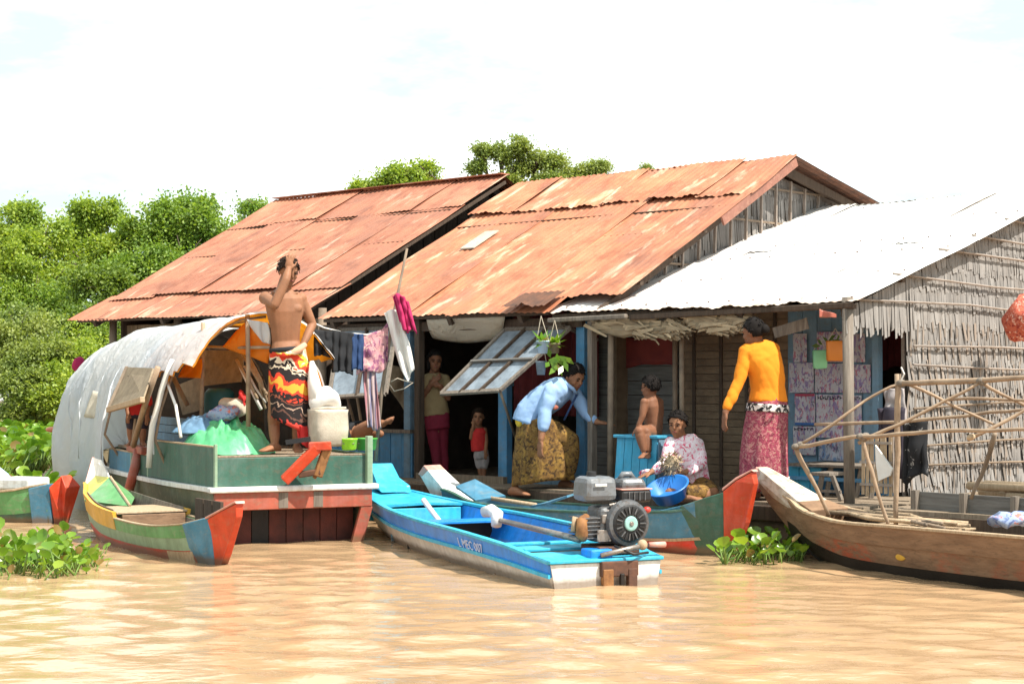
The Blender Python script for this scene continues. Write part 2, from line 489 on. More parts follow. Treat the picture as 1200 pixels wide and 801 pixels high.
def patterned(name, stops, vecscale, nscale, ndist, axis=(0,0,1), interp="CONSTANT", rough=.85, extra=None, off=0.0):
    """printed cloth: bands along an axis, pushed about by noise"""
    m, t, b, o = newmat(name)
    c = nd(t, "TexCoord")
    d = nd(t, "VectorMath", operation="DOT_PRODUCT"); d.inputs[1].default_value = axis
    t.links.new(c.outputs["Object"], d.inputs[0])
    n = noise(t, c.outputs["Object"], nscale, 3, .5, .4)
    a = nd(t, "Math", operation="MULTIPLY_ADD"); a.inputs[1].default_value = ndist; a.inputs[2].default_value = -ndist*.5+off
    t.links.new(n, a.inputs[0])
    s = nd(t, "Math", operation="MULTIPLY_ADD"); s.inputs[1].default_value = vecscale
    t.links.new(d.outputs["Value"], s.inputs[0]); t.links.new(a.outputs[0], s.inputs[2])
    fac = s.outputs[0]
    if extra == "repeat":
        fr = nd(t, "Math", operation="FRACT"); t.links.new(fac, fr.inputs[0]); fac = fr.outputs[0]
    col = ramp(t, fac, stops, interp)
    t.links.new(col, b.inputs["Base Color"]); b.inputs["Roughness"].default_value = rough
    b.inputs["Specular IOR Level"].default_value = .15
    bump(t, b, noise(t, c.outputs["Object"], 60, 3, .5), .2, .004)
    return m
def floral(name, ground, spots, scale, thr=.5, smooth=.04):
    """cloth with scattered printed blots in one or more colours"""
    m, t, b, o = newmat(name)
    vec = coords(t, (1,1,1))
    col = None
    for i, (sc, th) in enumerate(spots):
        mp = nd(t, "Mapping"); mp.inputs["Location"].default_value = (3.1*i, 1.7*i, .9*i)
        t.links.new(vec, mp.inputs["Vector"])
        k = ramp(t, noise(t, mp.outputs[0], scale*(1+.37*i), 3, .55, .7), [(th-smooth, (0,0,0)), (th+smooth, (1,1,1))])
        col = mixc(t, k, ground if col is None else col, sc)
    t.links.new(col, b.inputs["Base Color"]); b.inputs["Roughness"].default_value = .85
    b.inputs["Specular IOR Level"].default_value = .15
    bump(t, b, noise(t, vec, 60, 3, .5), .2, .004)
    return m
BK, YE, RD, CR, SA = (.028,.022,.022), (.74,.45,.05), (.66,.06,.03), (.72,.58,.42), (.66,.34,.22)
M["sarong_man"] = patterned("black red and yellow printed sarong",
    [(0, (.70,.07,.05)), (.10, BK), (.18,(.16,.08,.06)), (.215, BK), (.28,(.45,.30,.22)), (.30, BK), (.37,(.30,.10,.06)), (.39, BK), (.43, RD), (.48, (.72,.36,.05)), (.55, RD), (.62, BK), (.72, CR), (.745, BK), (.78, CR), (.81, RD), (.88, YE), (.91, CR), (.95, SA)],
    1.36, 8, .46, (.34, 0, 1), off=-.25)
M["batik"] = floral("brown batik cloth", (.17,.09,.028), [((.29,.165,.04), .54), ((.055,.032,.018), .55), ((.24,.14,.05), .62)], 19, smooth=.08)
M["pinkbatik"] = floral("pink batik cloth", (.29,.055,.085), [((.42,.17,.17), .54), ((.17,.03,.05), .57), ((.36,.22,.16), .62)], 34)
M["blackwhite"] = floral("black and white border print", (.70,.62,.58), [((.02,.02,.02), .50)], 26)
M["floralblouse"] = floral("white blouse with pink flowers", (.76,.66,.68), [((.62,.08,.15), .56), ((.70,.35,.42), .57)], 26)
M["pinkprint"] = floral("pink and purple printed cloth", (.52,.26,.27), [((.25,.09,.16), .54), ((.60,.40,.34), .60), ((.12,.06,.09), .64)], 13)
M["stripes"] = patterned("striped scarf", [(0,(.42,.31,.30)), (.25,(.15,.11,.15)), (.4,(.38,.17,.18)), (.6,(.46,.36,.34)), (.8,(.20,.18,.26))], 9.0, 5, .4, (.9,.4,0), extra="repeat")
M["clothmix"] = floral("blue and red checked cloth", (.30,.36,.50), [((.55,.18,.14), .55), ((.12,.16,.32), .57)], 16)
M["shirtblue"] = basic("light blue cotton shirt", (.30,.44,.66), (.25,.38,.58), 3, .9, .25, 50, (1,1,1), (.22,.34,.52), .2)
M["orangetop"] = basic("orange knitted top", (.80,.255,.015), (.72,.21,.012), 3, .9, .2, 90)
M["khakitop"] = basic("khaki blouse", (.31,.225,.115), (.24,.17,.085), 4, .9, .2, 50)
M["redtop"] = basic("red cloth", (.62,.035,.03), (.5,.025,.025), 4, .85, .2)
M["maroontrousers"] = basic("maroon trousers", (.24,.02,.045), (.17,.015,.03), 4, .85, .2)
M["greyshorts"] = basic("pale grey shorts", (.42,.37,.36), (.33,.29,.28), 4, .85, .2)
M["darkshorts"] = basic("dark shorts", (.04,.03,.045), (.03,.025,.035), 4, .85, .2)
M["yellowcloth"] = basic("yellow undershirt", (.70,.48,.05), (.6,.4,.04), 4, .85, .2)
def skinmat(name, c):
    m = basic(name, c, tuple(x*.72 for x in c), 7, .62, .2, 90, spec=.3)
    b = m.node_tree.nodes["Principled BSDF"]
    b.inputs["Subsurface Weight"].default_value = .08
    b.inputs["Subsurface Radius"].default_value = (.02, .008, .004)
    return m
M["skin"] = skinmat("brown skin", (.31,.14,.072))
M["skin2"] = skinmat("tan brown skin", (.235,.10,.052))
M["hair"] = basic("black hair", (.009,.007,.006), (.014,.011,.010), 20, .85, .5, 120, (1,1,1), spec=.15)
M["hairbrown"] = basic("dark brown hair", (.038,.021,.013), (.022,.014,.01), 20, .7, .5, 120, spec=.15)
M["eye"] = basic("dark eye", (.012,.009,.008), rough=.25, bmp=0)
M["lip"] = basic("brown lips", (.26,.075,.06), rough=.5, bmp=0)
def printed(name, scale, thr, tones, ground=(.50,.47,.50)):
    """a faded colour print: upright blots of ink on paper, different on every sheet"""
    m, t, b, o = newmat(name)
    vec = coords(t, (1.25, 1.25, .62))
    col = ramp(t, noise(t, coords(t, (1,1,1)), 6, 4, .6), [(.3, tuple(x*.75 for x in ground)), (.7, ground)])
    for i, c in enumerate(tones):
        mp = nd(t, "Mapping"); mp.inputs["Location"].default_value = (2.3*i, 1.1*i, 3.7*i)
        t.links.new(vec, mp.inputs["Vector"])
        k = ramp(t, noise(t, mp.outputs[0], scale*(1+.3*i), 3, .6, .8), [(thr+.035*i-.02, (0,0,0)), (thr+.035*i+.03, (.85,.85,.85))])
        col = mixc(t, k, col, c)
    t.links.new(col, b.inputs["Base Color"]); b.inputs["Roughness"].default_value = .55
    return m
M["print_a"] = printed("violet figure print", 22, .555, [(.20,.13,.30),(.40,.10,.16),(.08,.06,.12),(.45,.28,.22)])
M["print_b"] = printed("red and dark print", 17, .57, [(.38,.09,.12),(.10,.08,.14),(.42,.27,.22)])
M["print_c"] = printed("blue and dark print", 20, .545, [(.10,.19,.36),(.06,.05,.09),(.30,.18,.30),(.40,.10,.14)], (.36,.38,.44))
M["paper"] = basic("sun faded poster paper", (.50,.47,.50), (.40,.37,.42), 5, .6, .1)
M["ink_violet"] = basic("violet ink", (.14,.08,.26), (.09,.05,.18), 8, .6, 0)
M["ink_dark"] = basic("dark ink", (.03,.028,.05), rough=.6, bmp=0)
M["ink_red"] = basic("red ink", (.42,.05,.09), (.3,.04,.07), 8, .6, 0)
M["ink_blue"] = basic("blue ink", (.06,.15,.38), (.04,.1,.28), 8, .6, 0)
M["ink_skin"] = basic("brown ink", (.36,.18,.13), rough=.6, bmp=0)
M["letter"] = basic("pale painted letters", (.62,.70,.86), (.5,.55,.75), 12, .6, 0)
M["letterdim"] = basic("worn white letters", (.36,.30,.27), (.22,.16,.14), 12, .6, 0)
M["bannerred"] = basic("faded red banner", (.26,.045,.035), (.17,.03,.028), 5, .8, .2)
M["blackprint"] = floral("black cloth with white print", (.022,.022,.024), [((.42,.40,.38), .66)], 16)
M["redmesh"] = floral("red mesh bag", (.52,.13,.08), [((.75,.45,.36), .58), ((.30,.05,.04), .56)], 30)
M["bark"] = wood("tree bark", (.17,.13,.095), (.09,.07,.05), (5,5,1.5))
M["ground"] = basic("mud bank", (.15,.11,.06), (.09,.075,.04), 2, .9, .4, 8)

def leafmat(name, c1, c2, c3, trans=.35, rough=.5, dead=None):
    m, t, b, o = newmat(name)
    g = nd(t, "NewGeometry")
    vec = coords(t, (1,1,1))
    oi = nd(t, "ObjectInfo"); am = nd(t, "Math", operation="ADD"); fm = nd(t, "Math", operation="FRACT")
    t.links.new(g.outputs["Random Per Island"], am.inputs[0]); t.links.new(oi.outputs["Random"], am.inputs[1]); t.links.new(am.outputs[0], fm.inputs[0])
    col = ramp(t, fm.outputs[0], [(0, dead or c2), (.05, dead or c2), (.07, c2), (.55, c1), (1, c3)])
    big = ramp(t, noise(t, vec, .9, 3, .5), [(.3, (.78,.86,.8)), (.7, (1.18,1.08,.9))])
    col = mixc(t, 1.0, col, big, "MULTIPLY")
    t.links.new(col, b.inputs["Base Color"])
    b.inputs["Roughness"].default_value = rough
    tr = nd(t, "BsdfTranslucent")
    lit = mixc(t, 1.0, col, (1.5,1.5,.7), "MULTIPLY")
    t.links.new(lit, tr.inputs["Color"])
    ms = nd(t, "MixShader"); ms.inputs[0].default_value = trans+.05
    t.links.new(b.outputs[0], ms.inputs[1]); t.links.new(tr.outputs[0], ms.inputs[2])
    t.links.new(ms.outputs[0], o.inputs["Surface"])
    return m
M["leaf_a"] = leafmat("mid green leaves", (.195,.305,.05), (.115,.20,.036), (.30,.40,.075))
M["leaf_b"] = leafmat("yellow green leaves", (.275,.37,.055), (.165,.25,.04), (.39,.455,.08))
M["leaf_c"] = leafmat("grey green leaves", (.25,.305,.085), (.17,.22,.06), (.33,.38,.11))
M["leaf_d"] = leafmat("dark green leaves", (.155,.235,.042), (.10,.165,.03), (.23,.305,.056))
M["hyacinth"] = leafmat("water hyacinth leaves", (.15,.29,.030), (.10,.20,.022), (.26,.38,.05), .3, .30, (.25,.17,.06))
M["hystem"] = basic("hyacinth stalks", (.16,.24,.05), (.10,.16,.03), 8, .5, .1)
# ------------------------------------------------------------------ water and bank
def make_water():
    x0, x1, y0, y1, st = -8.0, 7.0, 6.0, 17.5, 0.034
    nx, ny = int((x1-x0)/st)+1, int((y1-y0)/st)+1
    xs = np.linspace(x0, x1, nx); ys = np.linspace(y0, y1, ny)
    X, Y = np.meshgrid(xs, ys)
    Z = np.zeros_like(X)
    r = np.random.default_rng(5)
    for k in range(44):
        wl = r.uniform(.14, .62); a = r.normal(math.radians(76), .55)
        ph = r.uniform(0, 6.28); amp = .0036*wl
        kx, ky = math.cos(a)*2*math.pi/wl, math.sin(a)*2*math.pi/wl
        env = .55+.45*np.sin(X*r.uniform(.3,.9)+Y*r.uniform(.3,.9)+r.uniform(0,6))
        Z += amp*env*np.sin(kx*X+ky*Y+ph + .6*np.sin(X*1.3+ph))
    ed = np.minimum.reduce([X-x0, x1-X, Y-y0, y1-Y])
    Z *= np.clip(ed/1.0, 0, 1)
    ed0 = ed <= 1e-9
    v = np.stack([X, Y, Z], -1).reshape(-1, 3)
    i = np.arange(nx*ny).reshape(ny, nx)
    f = np.stack([i[:-1,:-1], i[:-1,1:], i[1:,1:], i[1:,:-1]], -1).reshape(-1, 4)
    B = 2500.0
    n0 = len(v)
    ext = np.array([[-B,-60,0],[B,-60,0],[B,B*1.6,0],[-B,B*1.6,0]])
    v = np.vstack([v, ext])
    c = [i[0,0], i[0,-1], i[-1,-1], i[-1,0]]
    bottom = list(i[0,:]); right = list(i[:,-1]); top = list(i[-1,:][::-1]); left = list(i[:,0][::-1])
    faces = f.tolist()
    faces.append([n0, n0+1]+bottom[::-1]); faces.append([n0+1, n0+2]+right[::-1])
    faces.append([n0+2, n0+3]+top[::-1]); faces.append([n0+3, n0]+left[::-1])
    me = bpy.data.meshes.new("water")
    me.from_pydata(v.tolist(), [], faces)
    me.polygons.foreach_set("use_smooth", [True]*len(me.polygons))
    o = link("water", me, M["water"]); tag(o, kind="structure", label="brown rippled river water", cat="water")
make_water()
mb = MB()
def bank(u, v):
    x = -60+150*u; y = 27 + 60*v**1.5
    e = min(1, v*9)
    return V((x, y, -.25 + .55*e + .18*mnoise.noise(V((x*.3, y*.3, 0)))*e))
mb.grid(bank, 60, 20)
tag(mb.build("river_bank", M["ground"], smooth=True), kind="structure", label="low muddy bank behind the floating houses", cat="bank")

# ------------------------------------------------------------------ trees
def leaf_mesh(clumps, per, size, spread, seed, flat=.75):
    """many small pointed leaves round clump centres (numpy)"""
    r = np.random.default_rng(seed)
    C = np.repeat(np.array([c[:3] for c in clumps]), per, 0)
    S = np.repeat(np.array([c[3] for c in clumps]), per)[:, None]
    n = len(C)
    off = r.normal(0, 1, (n, 3)); off[:, 2] *= flat
    pos = C + off*S*spread
    d = r.normal(0, 1, (n, 3)); d[:, 2] -= .35; d += off*.5
    d /= np.linalg.norm(d, axis=1, keepdims=True)
    up = r.normal(0, .65, (n, 3)); up[:, 2] += 1.0
    sd = np.cross(d, up); sd /= np.linalg.norm(sd, axis=1, keepdims=True)+1e-9
    L = (size*r.uniform(.65, 1.35, n))[:, None]; W = L*.36
    nrm = np.cross(sd, d)
    a = pos; b = pos + d*L*.45 + sd*W + nrm*L*.06; c = pos + d*L; e = pos + d*L*.45 - sd*W + nrm*L*.06
    v = np.stack([a, b, c, e], 1).reshape(-1, 3)
    f = np.arange(n*4).reshape(-1, 4)
    return v, f
def tree(name, label, cat, lobes, mat, leaf=.13, dens=1.0, seed=1, group=None, trunk=True, ground=.2):
    """lobes: (px, py, radius in photograph pixels, Y)"""
    r = random.Random(seed)
    L = []
    for px, py, rp, Y in lobes:
        p = P(px, py, Y); L.append((p, rp*Y/FPX))
    cx = sum(p.x for p, q in L)/len(L); cy = sum(p.y for p, q in L)/len(L)
    base = V((cx, cy, ground))
    t = thing(name, label, cat, base, group)
    clumps = []
    L2 = []
    for p, R in L:      # every limb carries a few rounded sprays
        L2.append((p, R*.80))
        for k in range(4 if R > .35 else 1):
            a = r.uniform(0, 6.283); e = r.uniform(-.25, .9)
            L2.append((p+V((math.cos(a)*R*.62, math.sin(a)*R*.62, e*R*.62)), R*r.uniform(.34, .52)))
    for p, R in L2:
        n = max(6, int(20*(R/.8)**2*dens))
        for k in range(n):
            z = r.uniform(-.45, 1); a = r.uniform(0, 6.283); q = math.sqrt(max(0, 1-z*z))
            rr = R*(r.uniform(.80, 1.10) if r.random() < .75 else r.uniform(.3,.8))
            clumps.append((p.x+q*math.cos(a)*rr, p.y+q*math.sin(a)*rr, p.z+z*rr*.95, r.uniform(.11, .21)*min(1.2, R/.8+.35)))
    v, f = leaf_mesh(clumps, 200, leaf*.46, 1.0, seed)
    v -= np.array(base)
    me = bpy.data.meshes.new("crown"); me.from_pydata(v.tolist(), [], f.tolist())
    c = link("crown", me, M[mat], t)
    BASE[c.name] = base
    if trunk:
        mb = MB()
        top = max(p.z for p, q in L)
        low = min(p.z for p, q in L)
        fork = V((cx+r.uniform(-.1,.1), cy, max(ground+.5, low*.6)))
        h = max(.05, (top)*.022)
        mb.tube([base-V((0,0,.3)), (base+fork)/2+V((r.uniform(-.08,.08),0,0)), fork], [h*1.5, h*1.1, h], 8, .08)
        for p, R in L:
            mid = (fork+p)/2 + V((r.uniform(-.2,.2), r.uniform(-.2,.2), .12))
            mb.tube([fork, mid, p], [h*.75, h*.45, h*.2], 6, .1)
            for k in range(5):
                e = p + V((r.uniform(-1,1), r.uniform(-1,1), r.uniform(-.2,1))).normalized()*R*.85
                mb.tube([mid.lerp(p, r.uniform(.3,1)), (p+e)/2+V((0,0,.05)), e], [h*.25, h*.15, h*.06], 5)
        mb.build("trunk", M["bark"], t, smooth=True)
    return t
def T(label, lobes, mat, seed, leaf=.13, dens=1.0, name="leafy_tree", cat="tree", group="trees behind the floating houses", **k):
    return tree(name, label, cat, lobes, mat, leaf, dens, seed, group, **k)
T("tall rounded green tree just left of the longest rusty roof", [(212,262,38,33),(180,285,34,33),(246,278,34,33),(215,312,48,32.4),(160,330,36,32.2),(270,300,28,33),(190,362,46,31.6),(235,350,40,32)], "leaf_a", 3, .14, 1.15)
T("small leafy tree top peeping over the left slope of the longest rusty roof", [(296,243,15,36),(288,262,18,36),(304,276,20,36),(296,310,22,36)], "leaf_a", 4, .12, .95)
T("pale bushy tree second from the left edge with a rounded top", [(112,262,26,34),(88,288,34,34),(132,290,28,33.5),(105,322,42,33),(70,335,38,33)], "leaf_b", 5, .14)
T("yellow green tree at the far left edge of the treeline", [(32,262,26,33),(8,290,34,33),(50,290,32,32.5),(20,330,44,32),(62,338,36,32),(-30,310,40,33)], "leaf_b", 6, .14)
T("dark dense tree behind the left corner of the rusty roof", [(140,365,36,30.4),(118,340,32,30.6),(175,398,30,30),(105,385,34,30),(150,420,30,30)], "leaf_d", 7, .13, 1.25)
B = dict(name="wild_bush", cat="bush", group="bushes on the bank")
T("broad grey green bush at the left edge above the water hyacinth", [(20,395,42,28),(-15,430,40,28),(48,425,34,27.6),(15,455,36,27.2),(35,485,26,27)], "leaf_c", 8, .11, 1.15, **B)
T("olive bush touching the left end of the white boat canopy", [(84,410,34,28.5),(108,432,32,28.2),(74,445,32,27.6),(60,472,26,27),(95,470,30,27)], "leaf_b", 9, .11, 1.15, **B)
T("low dark bush under the eave between canopy and rusty roof", [(130,400,26,29),(160,412,26,29),(190,420,26,29),(145,440,30,28.4)], "leaf_d", 10, .11, 1.1, **B)
T("dense olive bushes standing behind the broad grey green bush at the left", [(-10,380,60,31.5),(40,360,46,31.5),(10,440,56,31),(70,430,50,31),(110,470,40,31),(30,490,40,30.5),(90,380,40,31.5)], "leaf_a", 31, .12, .9, **B)
T("bright green tree top above the ridge of the longest rusty roof", [(472,208,18,34),(446,216,14,34),(500,206,17,34),(425,224,10,34),(484,226,24,34),(450,240,26,34)], "leaf_b", 12, .13, 1.0)
T("thin airy tree above the gap between the two rusty roofs", [(588,184,15,36),(608,174,14,36),(628,192,17,36),(604,200,17,36),(566,178,8,36),(560,196,8,36),(650,194,11,36),(640,220,20,36),(596,226,20,36)], "leaf_c", 13, .12, .55)
T("faint small tree behind the middle of the orange rusty ridge", [(682,204,14,38),(700,198,12,38),(668,210,12,38),(690,222,20,38)], "leaf_c", 14, .11, .6)
T("bare thin twigged sapling rising over the orange rusty ridge", [(756,199,4,38),(757,210,6,38),(755,225,7,38)], "leaf_c", 15, .07, .15)

# the wood going on along the bank to the left and right of the frame, one far mass
def far_wood():
    r = random.Random(77); cl = []
    for k in range(620):
        x = r.choice((r.uniform(-46, -13.5), r.uniform(9, 40))); y = r.uniform(33, 44); h = 3.2+1.4*mnoise.noise(V((x*.25, y*.2, 1)))
        z = r.uniform(.3, h) if r.random() < .5 else h*r.uniform(.8, 1)
        cl.append((x, y, z, r.uniform(.3, .55)))
    v, f = leaf_mesh(cl, 60, .15, 1.0, 5)
    me = bpy.data.meshes.new("wood"); me.from_pydata(v.tolist(), [], f.tolist())
    tag(link("far_wood", me, M["leaf_a"]), "continuous green wood along the far bank", "wood", kind="stuff")
far_wood()
# ------------------------------------------------------------------ water hyacinth
def hleaf(mb, root, d, h, sz, r):
    """an upright spoon shaped leaf on a swollen stalk"""
    tip = root + V((d.x*h*.55, d.y*h*.55, h))
    mb.cur = 1
    mb.tube([root, root.lerp(tip, .5)+V((0,0,h*.08)), tip], [sz*.10, sz*.085, sz*.05], 4)
    mb.cur = 0
    f = (V((d.x, d.y, 0))*r.uniform(.25,.9) + V((0,0,r.uniform(.3,1.0)))).normalized()
    sd = f.cross(V((0,0,1))).normalized(); n = sd.cross(f).normalized()
    pts = [tip]
    for a, wd in ((.22,.40),(.55,.52),(.82,.34)):
        pts += [tip+f*sz*a-sd*sz*wd+n*sz*.12, tip+f*sz*a-n*sz*.05, tip+f*sz*a+sd*sz*wd+n*sz*.12]
    pts.append(tip+f*sz)
    F4 = [(0,2,1),(0,3,2),(1,2,5,4),(2,3,6,5),(4,5,8,7),(5,6,9,8),(7,8,10),(8,9,10)]
    mb.add(pts, F4)
def hyacinth_field(name, label, pts, seed, hmax=.30, smax=.13):
    r = random.Random(seed); mb = MB()
    for p in pts:
        a = r.uniform(0, 6.283)
        hleaf(mb, V(p), V((math.cos(a), math.sin(a), 0)), r.uniform(.4,1)*hmax, r.uniform(.65,1)*smax, r)
    o = mb.build(name, [M["hyacinth"], M["hystem"]], smooth=True)
    return tag(o, label, "water plant", kind="stuff")
r = random.Random(3)
pts = []
while len(pts) < 3200:
    Y = r.uniform(16.9, 27.5); X = r.uniform(-.36, -.265)*Y
    if X > -5.95 and Y > 17.5: continue
    pts.append((X, Y, .02 + (.03*max(0, Y-17))))
hyacinth_field("water_hyacinth_mat", "bright green mat of water hyacinth at the left bank", pts, 5, .34, .15)
def hyacinth_clump(label, region, n_parts, n_small, seed, hmax, smax):
    """a floating clump: its showing leaves are parts, the small ones under them one mass"""
    r = random.Random(seed)
    sp = [region(r) for k in range(n_parts+n_small)]
    c = V((sum(p[0] for p in sp)/len(sp), sum(p[1] for p in sp)/len(sp), 0))
    t = thing("water_hyacinth", label, "water plant", c, "floating water hyacinth clumps")
    protos = []
    for k in range(5):
        mb = MB(); hleaf(mb, V((0,0,0)), V((1,0,0)), 1.0*hmax*r.uniform(.7,1), smax*r.uniform(.85,1.1), r)
        protos.append(mb.mesh(V((0,0,0)), "leaf", True))
        for m in (M["hyacinth"], M["hystem"]): protos[-1].materials.append(m)
    for p in sp[:n_parts]:
        o = link("leaf", r.choice(protos), None, t, V((p[0], p[1], -.02))-c)
        s = r.uniform(.5, 1.1)*p[2]; o.scale = (s, s, s*r.uniform(.8,1.15)); o.rotation_euler = (r.uniform(-.35,.35), r.uniform(-.35,.35), r.uniform(0, 6.28))
    mb = MB()
    for p in sp[n_parts:]:
        a = r.uniform(0, 6.283)
        hleaf(mb, V((p[0], p[1], -.02)), V((math.cos(a), math.sin(a), 0)), hmax*r.uniform(.2,.6)*p[2], smax*r.uniform(.4,.75), r)
    o = mb.build("undergrowth_leaves", [M["hyacinth"], M["hystem"]], t, smooth=True); o["kind"] = "stuff"
    return t
def reg_a(r):
    while True:
        px = r.gauss(52, 44); y = r.gauss(662, 9)
        if px > 126 or px < -40 or y < 640 or y > 680 - max(0, px-70)*.25: continue
        q = PZ(px, y, 0)
        return (q.x, q.y, 1.0 if px < 95 else .65)
hyacinth_clump("floating clump of water hyacinth in front of the small yellow and green boat", reg_a, 170, 260, 21, .20, .10)
def reg_b(r):
    while True:
        px = r.uniform(846, 942); y = r.uniform(634, 661)
        if px > 905 and y < 642: continue
        q = PZ(px, y, 0)
        return (q.x, q.y, 1.0)
hyacinth_clump("clump of water hyacinth between the red prow and the brown boat", reg_b, 130, 200, 22, .19, .10)
# ------------------------------------------------------------------ corrugated sheets
def sheet_mesh(w, L, amp=.0065, pitch=.076, ny=6, seed=0, sag=.010, curl=0.0):
    r = random.Random(seed); nx = max(8, int(w/pitch*4))
    mb = MB()
    def fn(u, v):
        x = u*w; y = v*L
        z = amp*math.sin(2*math.pi*x/pitch) + sag*mnoise.noise(V((x*1.3+seed*7.1, y*1.1, seed)))*2
        if v > .9: z += curl*mnoise.noise(V((x*6+seed, 0, 3)))
        yy = y + (.008*mnoise.noise(V((x*9, seed*3.3, 1))) if v in (0, 1) else 0)
        return V((x, yy, z))
    mb.grid(fn, nx, ny)
    return mb.mesh(name="roof_sheet", smooth=True)
def lay_sheets(roof, base, mat, s0, s1, t0, z0, t1, z1, width, lap=.06, lift=0.0, seed=0, name="roof_sheet", back=False, curl=.0, skew=.006, amp=.0065):
    """a row of sheets from the edge (t0,z0) at the top to (t1,z1) at the bottom, s0..s1 (may be functions of k)"""
    r = random.Random(seed)
    n = max(1, round((s1-s0)/width)); wd = (s1-s0)/n
    L = math.hypot(t1-t0, z1-z0)
    prot = []
    for k in range(min(n, 3)):
        me = sheet_mesh(wd+lap, L, amp=amp, seed=seed+k, curl=curl); me.materials.append(M[mat]); prot.append(me)
    objs = []
    for k in range(n):
        o = bpy.data.objects.new(name, prot[k % len(prot)]); COL.objects.link(o); o.parent = roof
        yv = ((FN*(t1-t0) + V((0,0,z1-z0)))/L)
        if not back:
            xv = FD; org = F(s0+k*wd-lap/2, t0, z0)
        else:
            xv = -FD; org = F(s0+(k+1)*wd+lap/2, t0, z0)
        zv = xv.cross(yv).normalized()
        org = org + zv*(lift + .008*(k % 2) + r.uniform(0,.006)) + yv*r.uniform(-.03,.03)
        mat4 = Matrix((xv, yv, zv)).transposed().to_4x4()
        mat4 = mat4 @ Matrix.Rotation(r.uniform(-skew, skew), 4, "Z") @ Matrix.Rotation(r.uniform(-.004,.004), 4, "X")
        mat4.translation = org - base
        o.matrix_local = mat4
        objs.append(o)
    return objs
def plank(parent, name, p, q, w, h, mat, up=(0,0,1), jit=0.0):
    j = lambda: V((random.uniform(-jit,jit), random.uniform(-jit,jit), random.uniform(-jit,jit)))
    return MB().beam(V(p)+j(), V(q)+j(), w, h, up).build(name, mat, parent, bevel=min(w,h)*.12)
def board_row(parent, name, t, s0, s1, z0, z1, w, th, mat, vertical=True, gap=.006, jit=.004):
    """boards in a plane t = const, each its own part"""
    s0, s1 = min(s0,s1), max(s0,s1)
    if vertical:
        n = max(1, round((s1-s0)/w)); d = (s1-s0)/n
        for k in range(n):
            a = s0+(k+.5)*d; tt = t+random.uniform(-jit,jit)
            MB().box(F(a, tt, (z0+z1)/2+random.uniform(-jit,jit)), FD*(d-gap)/2, FN*th/2, V((0,0,(z1-z0)/2))).build(name, M[mat], parent)
    else:
        n = max(1, round((z1-z0)/w)); d = (z1-z0)/n
        for k in range(n):
            zz = z0+(k+.5)*d; tt = t+random.uniform(-jit,jit)
            MB().box(F((s0+s1)/2, tt, zz), FD*(s1-s0)/2, FN*th/2, V((0,0,(d-gap)/2))).build(name, M[mat], parent)
def pole(parent, name, pts, r, mat="pole2", n=8, wob=.06):
    return MB().tube(pts, r, n, wob).build(name, M[mat], parent, smooth=True)
DECK = .39
def panel(parent, name, t, s0, s1, z0, z1, th, mat):
    return MB().box(F((s0+s1)/2, t, (z0+z1)/2), FD*abs(s1-s0)/2, FN*th/2, V((0,0,abs(z1-z0)/2))).build(name, M[mat], parent)
def gpanel(parent, name, s, t0, t1, z0, z1, th, mat):
    return MB().box(F(s, (t0+t1)/2, (z0+z1)/2), FN*abs(t1-t0)/2, FD*th/2, V((0,0,abs(z1-z0)/2))).build(name, M[mat], parent)
def gable(parent, name, s, prof, z0, th, mat):
    """a gable wall: prof = [(t, z)...] along the top"""
    a = [F(s, t, z) for t, z in prof]; a = [F(s, prof[0][0], z0)] + a + [F(s, prof[-1][0], z0)]
    n = len(a); b = [p + FD*th for p in a]
    mb = MB().add(a+b, [list(range(n)), list(range(n, 2*n))[::-1]] + [(i, i+n, (i+1)%n+n, (i+1)%n) for i in range(n)])
    return mb.build(name, M[mat], parent)
def thatch_course(parent, s, t0, t1, zt, zb, top, mat, seed, step=.026, out=-1, raw=.05, wd=(.022,.045), name="thatch_course", lean=.12):
    """hanging palm leaf strips in the plane s = const, facing the near end"""
    r = random.Random(seed); mb = MB()
    t = t0
    while t < t1:
        zz = min(zt, top(t)-.02)
        if zz > zb+.05:
            w_ = r.uniform(*wd); ln = (zz-zb)+r.uniform(-raw, raw); sl = r.gauss(0, lean)*ln
            o1 = r.uniform(0,.010); o2 = o1 + r.uniform(.004,.016 if zt > 1.6 else .030)
            a = F(s+out*o1, t-w_/2, zz); b = F(s+out*o1, t+w_/2, zz)
            mid = F(s+out*(o1+.006), t+sl*.45, zz-ln*.5)
            c = F(s+out*o2, t+sl+w_*.4, zz-ln); d = F(s+out*o2, t+sl-w_*.4, zz-ln-r.uniform(0,.02))
            e = F(s+out*(o1+(o2-o1)*.4), t+sl*.5+w_*.5, zz-ln*.5); g = F(s+out*(o1+(o2-o1)*.4), t+sl*.5-w_*.5, zz-ln*.5)
            mb.add([a,b,e,c,d,g], [(0,1,2,5),(5,2,3,4)])
        t += step*r.uniform(.6,1.3)
    if not mb.v: return None
    o = mb.build(name, M[mat], parent)
    o["kind"] = "stuff"
    return o

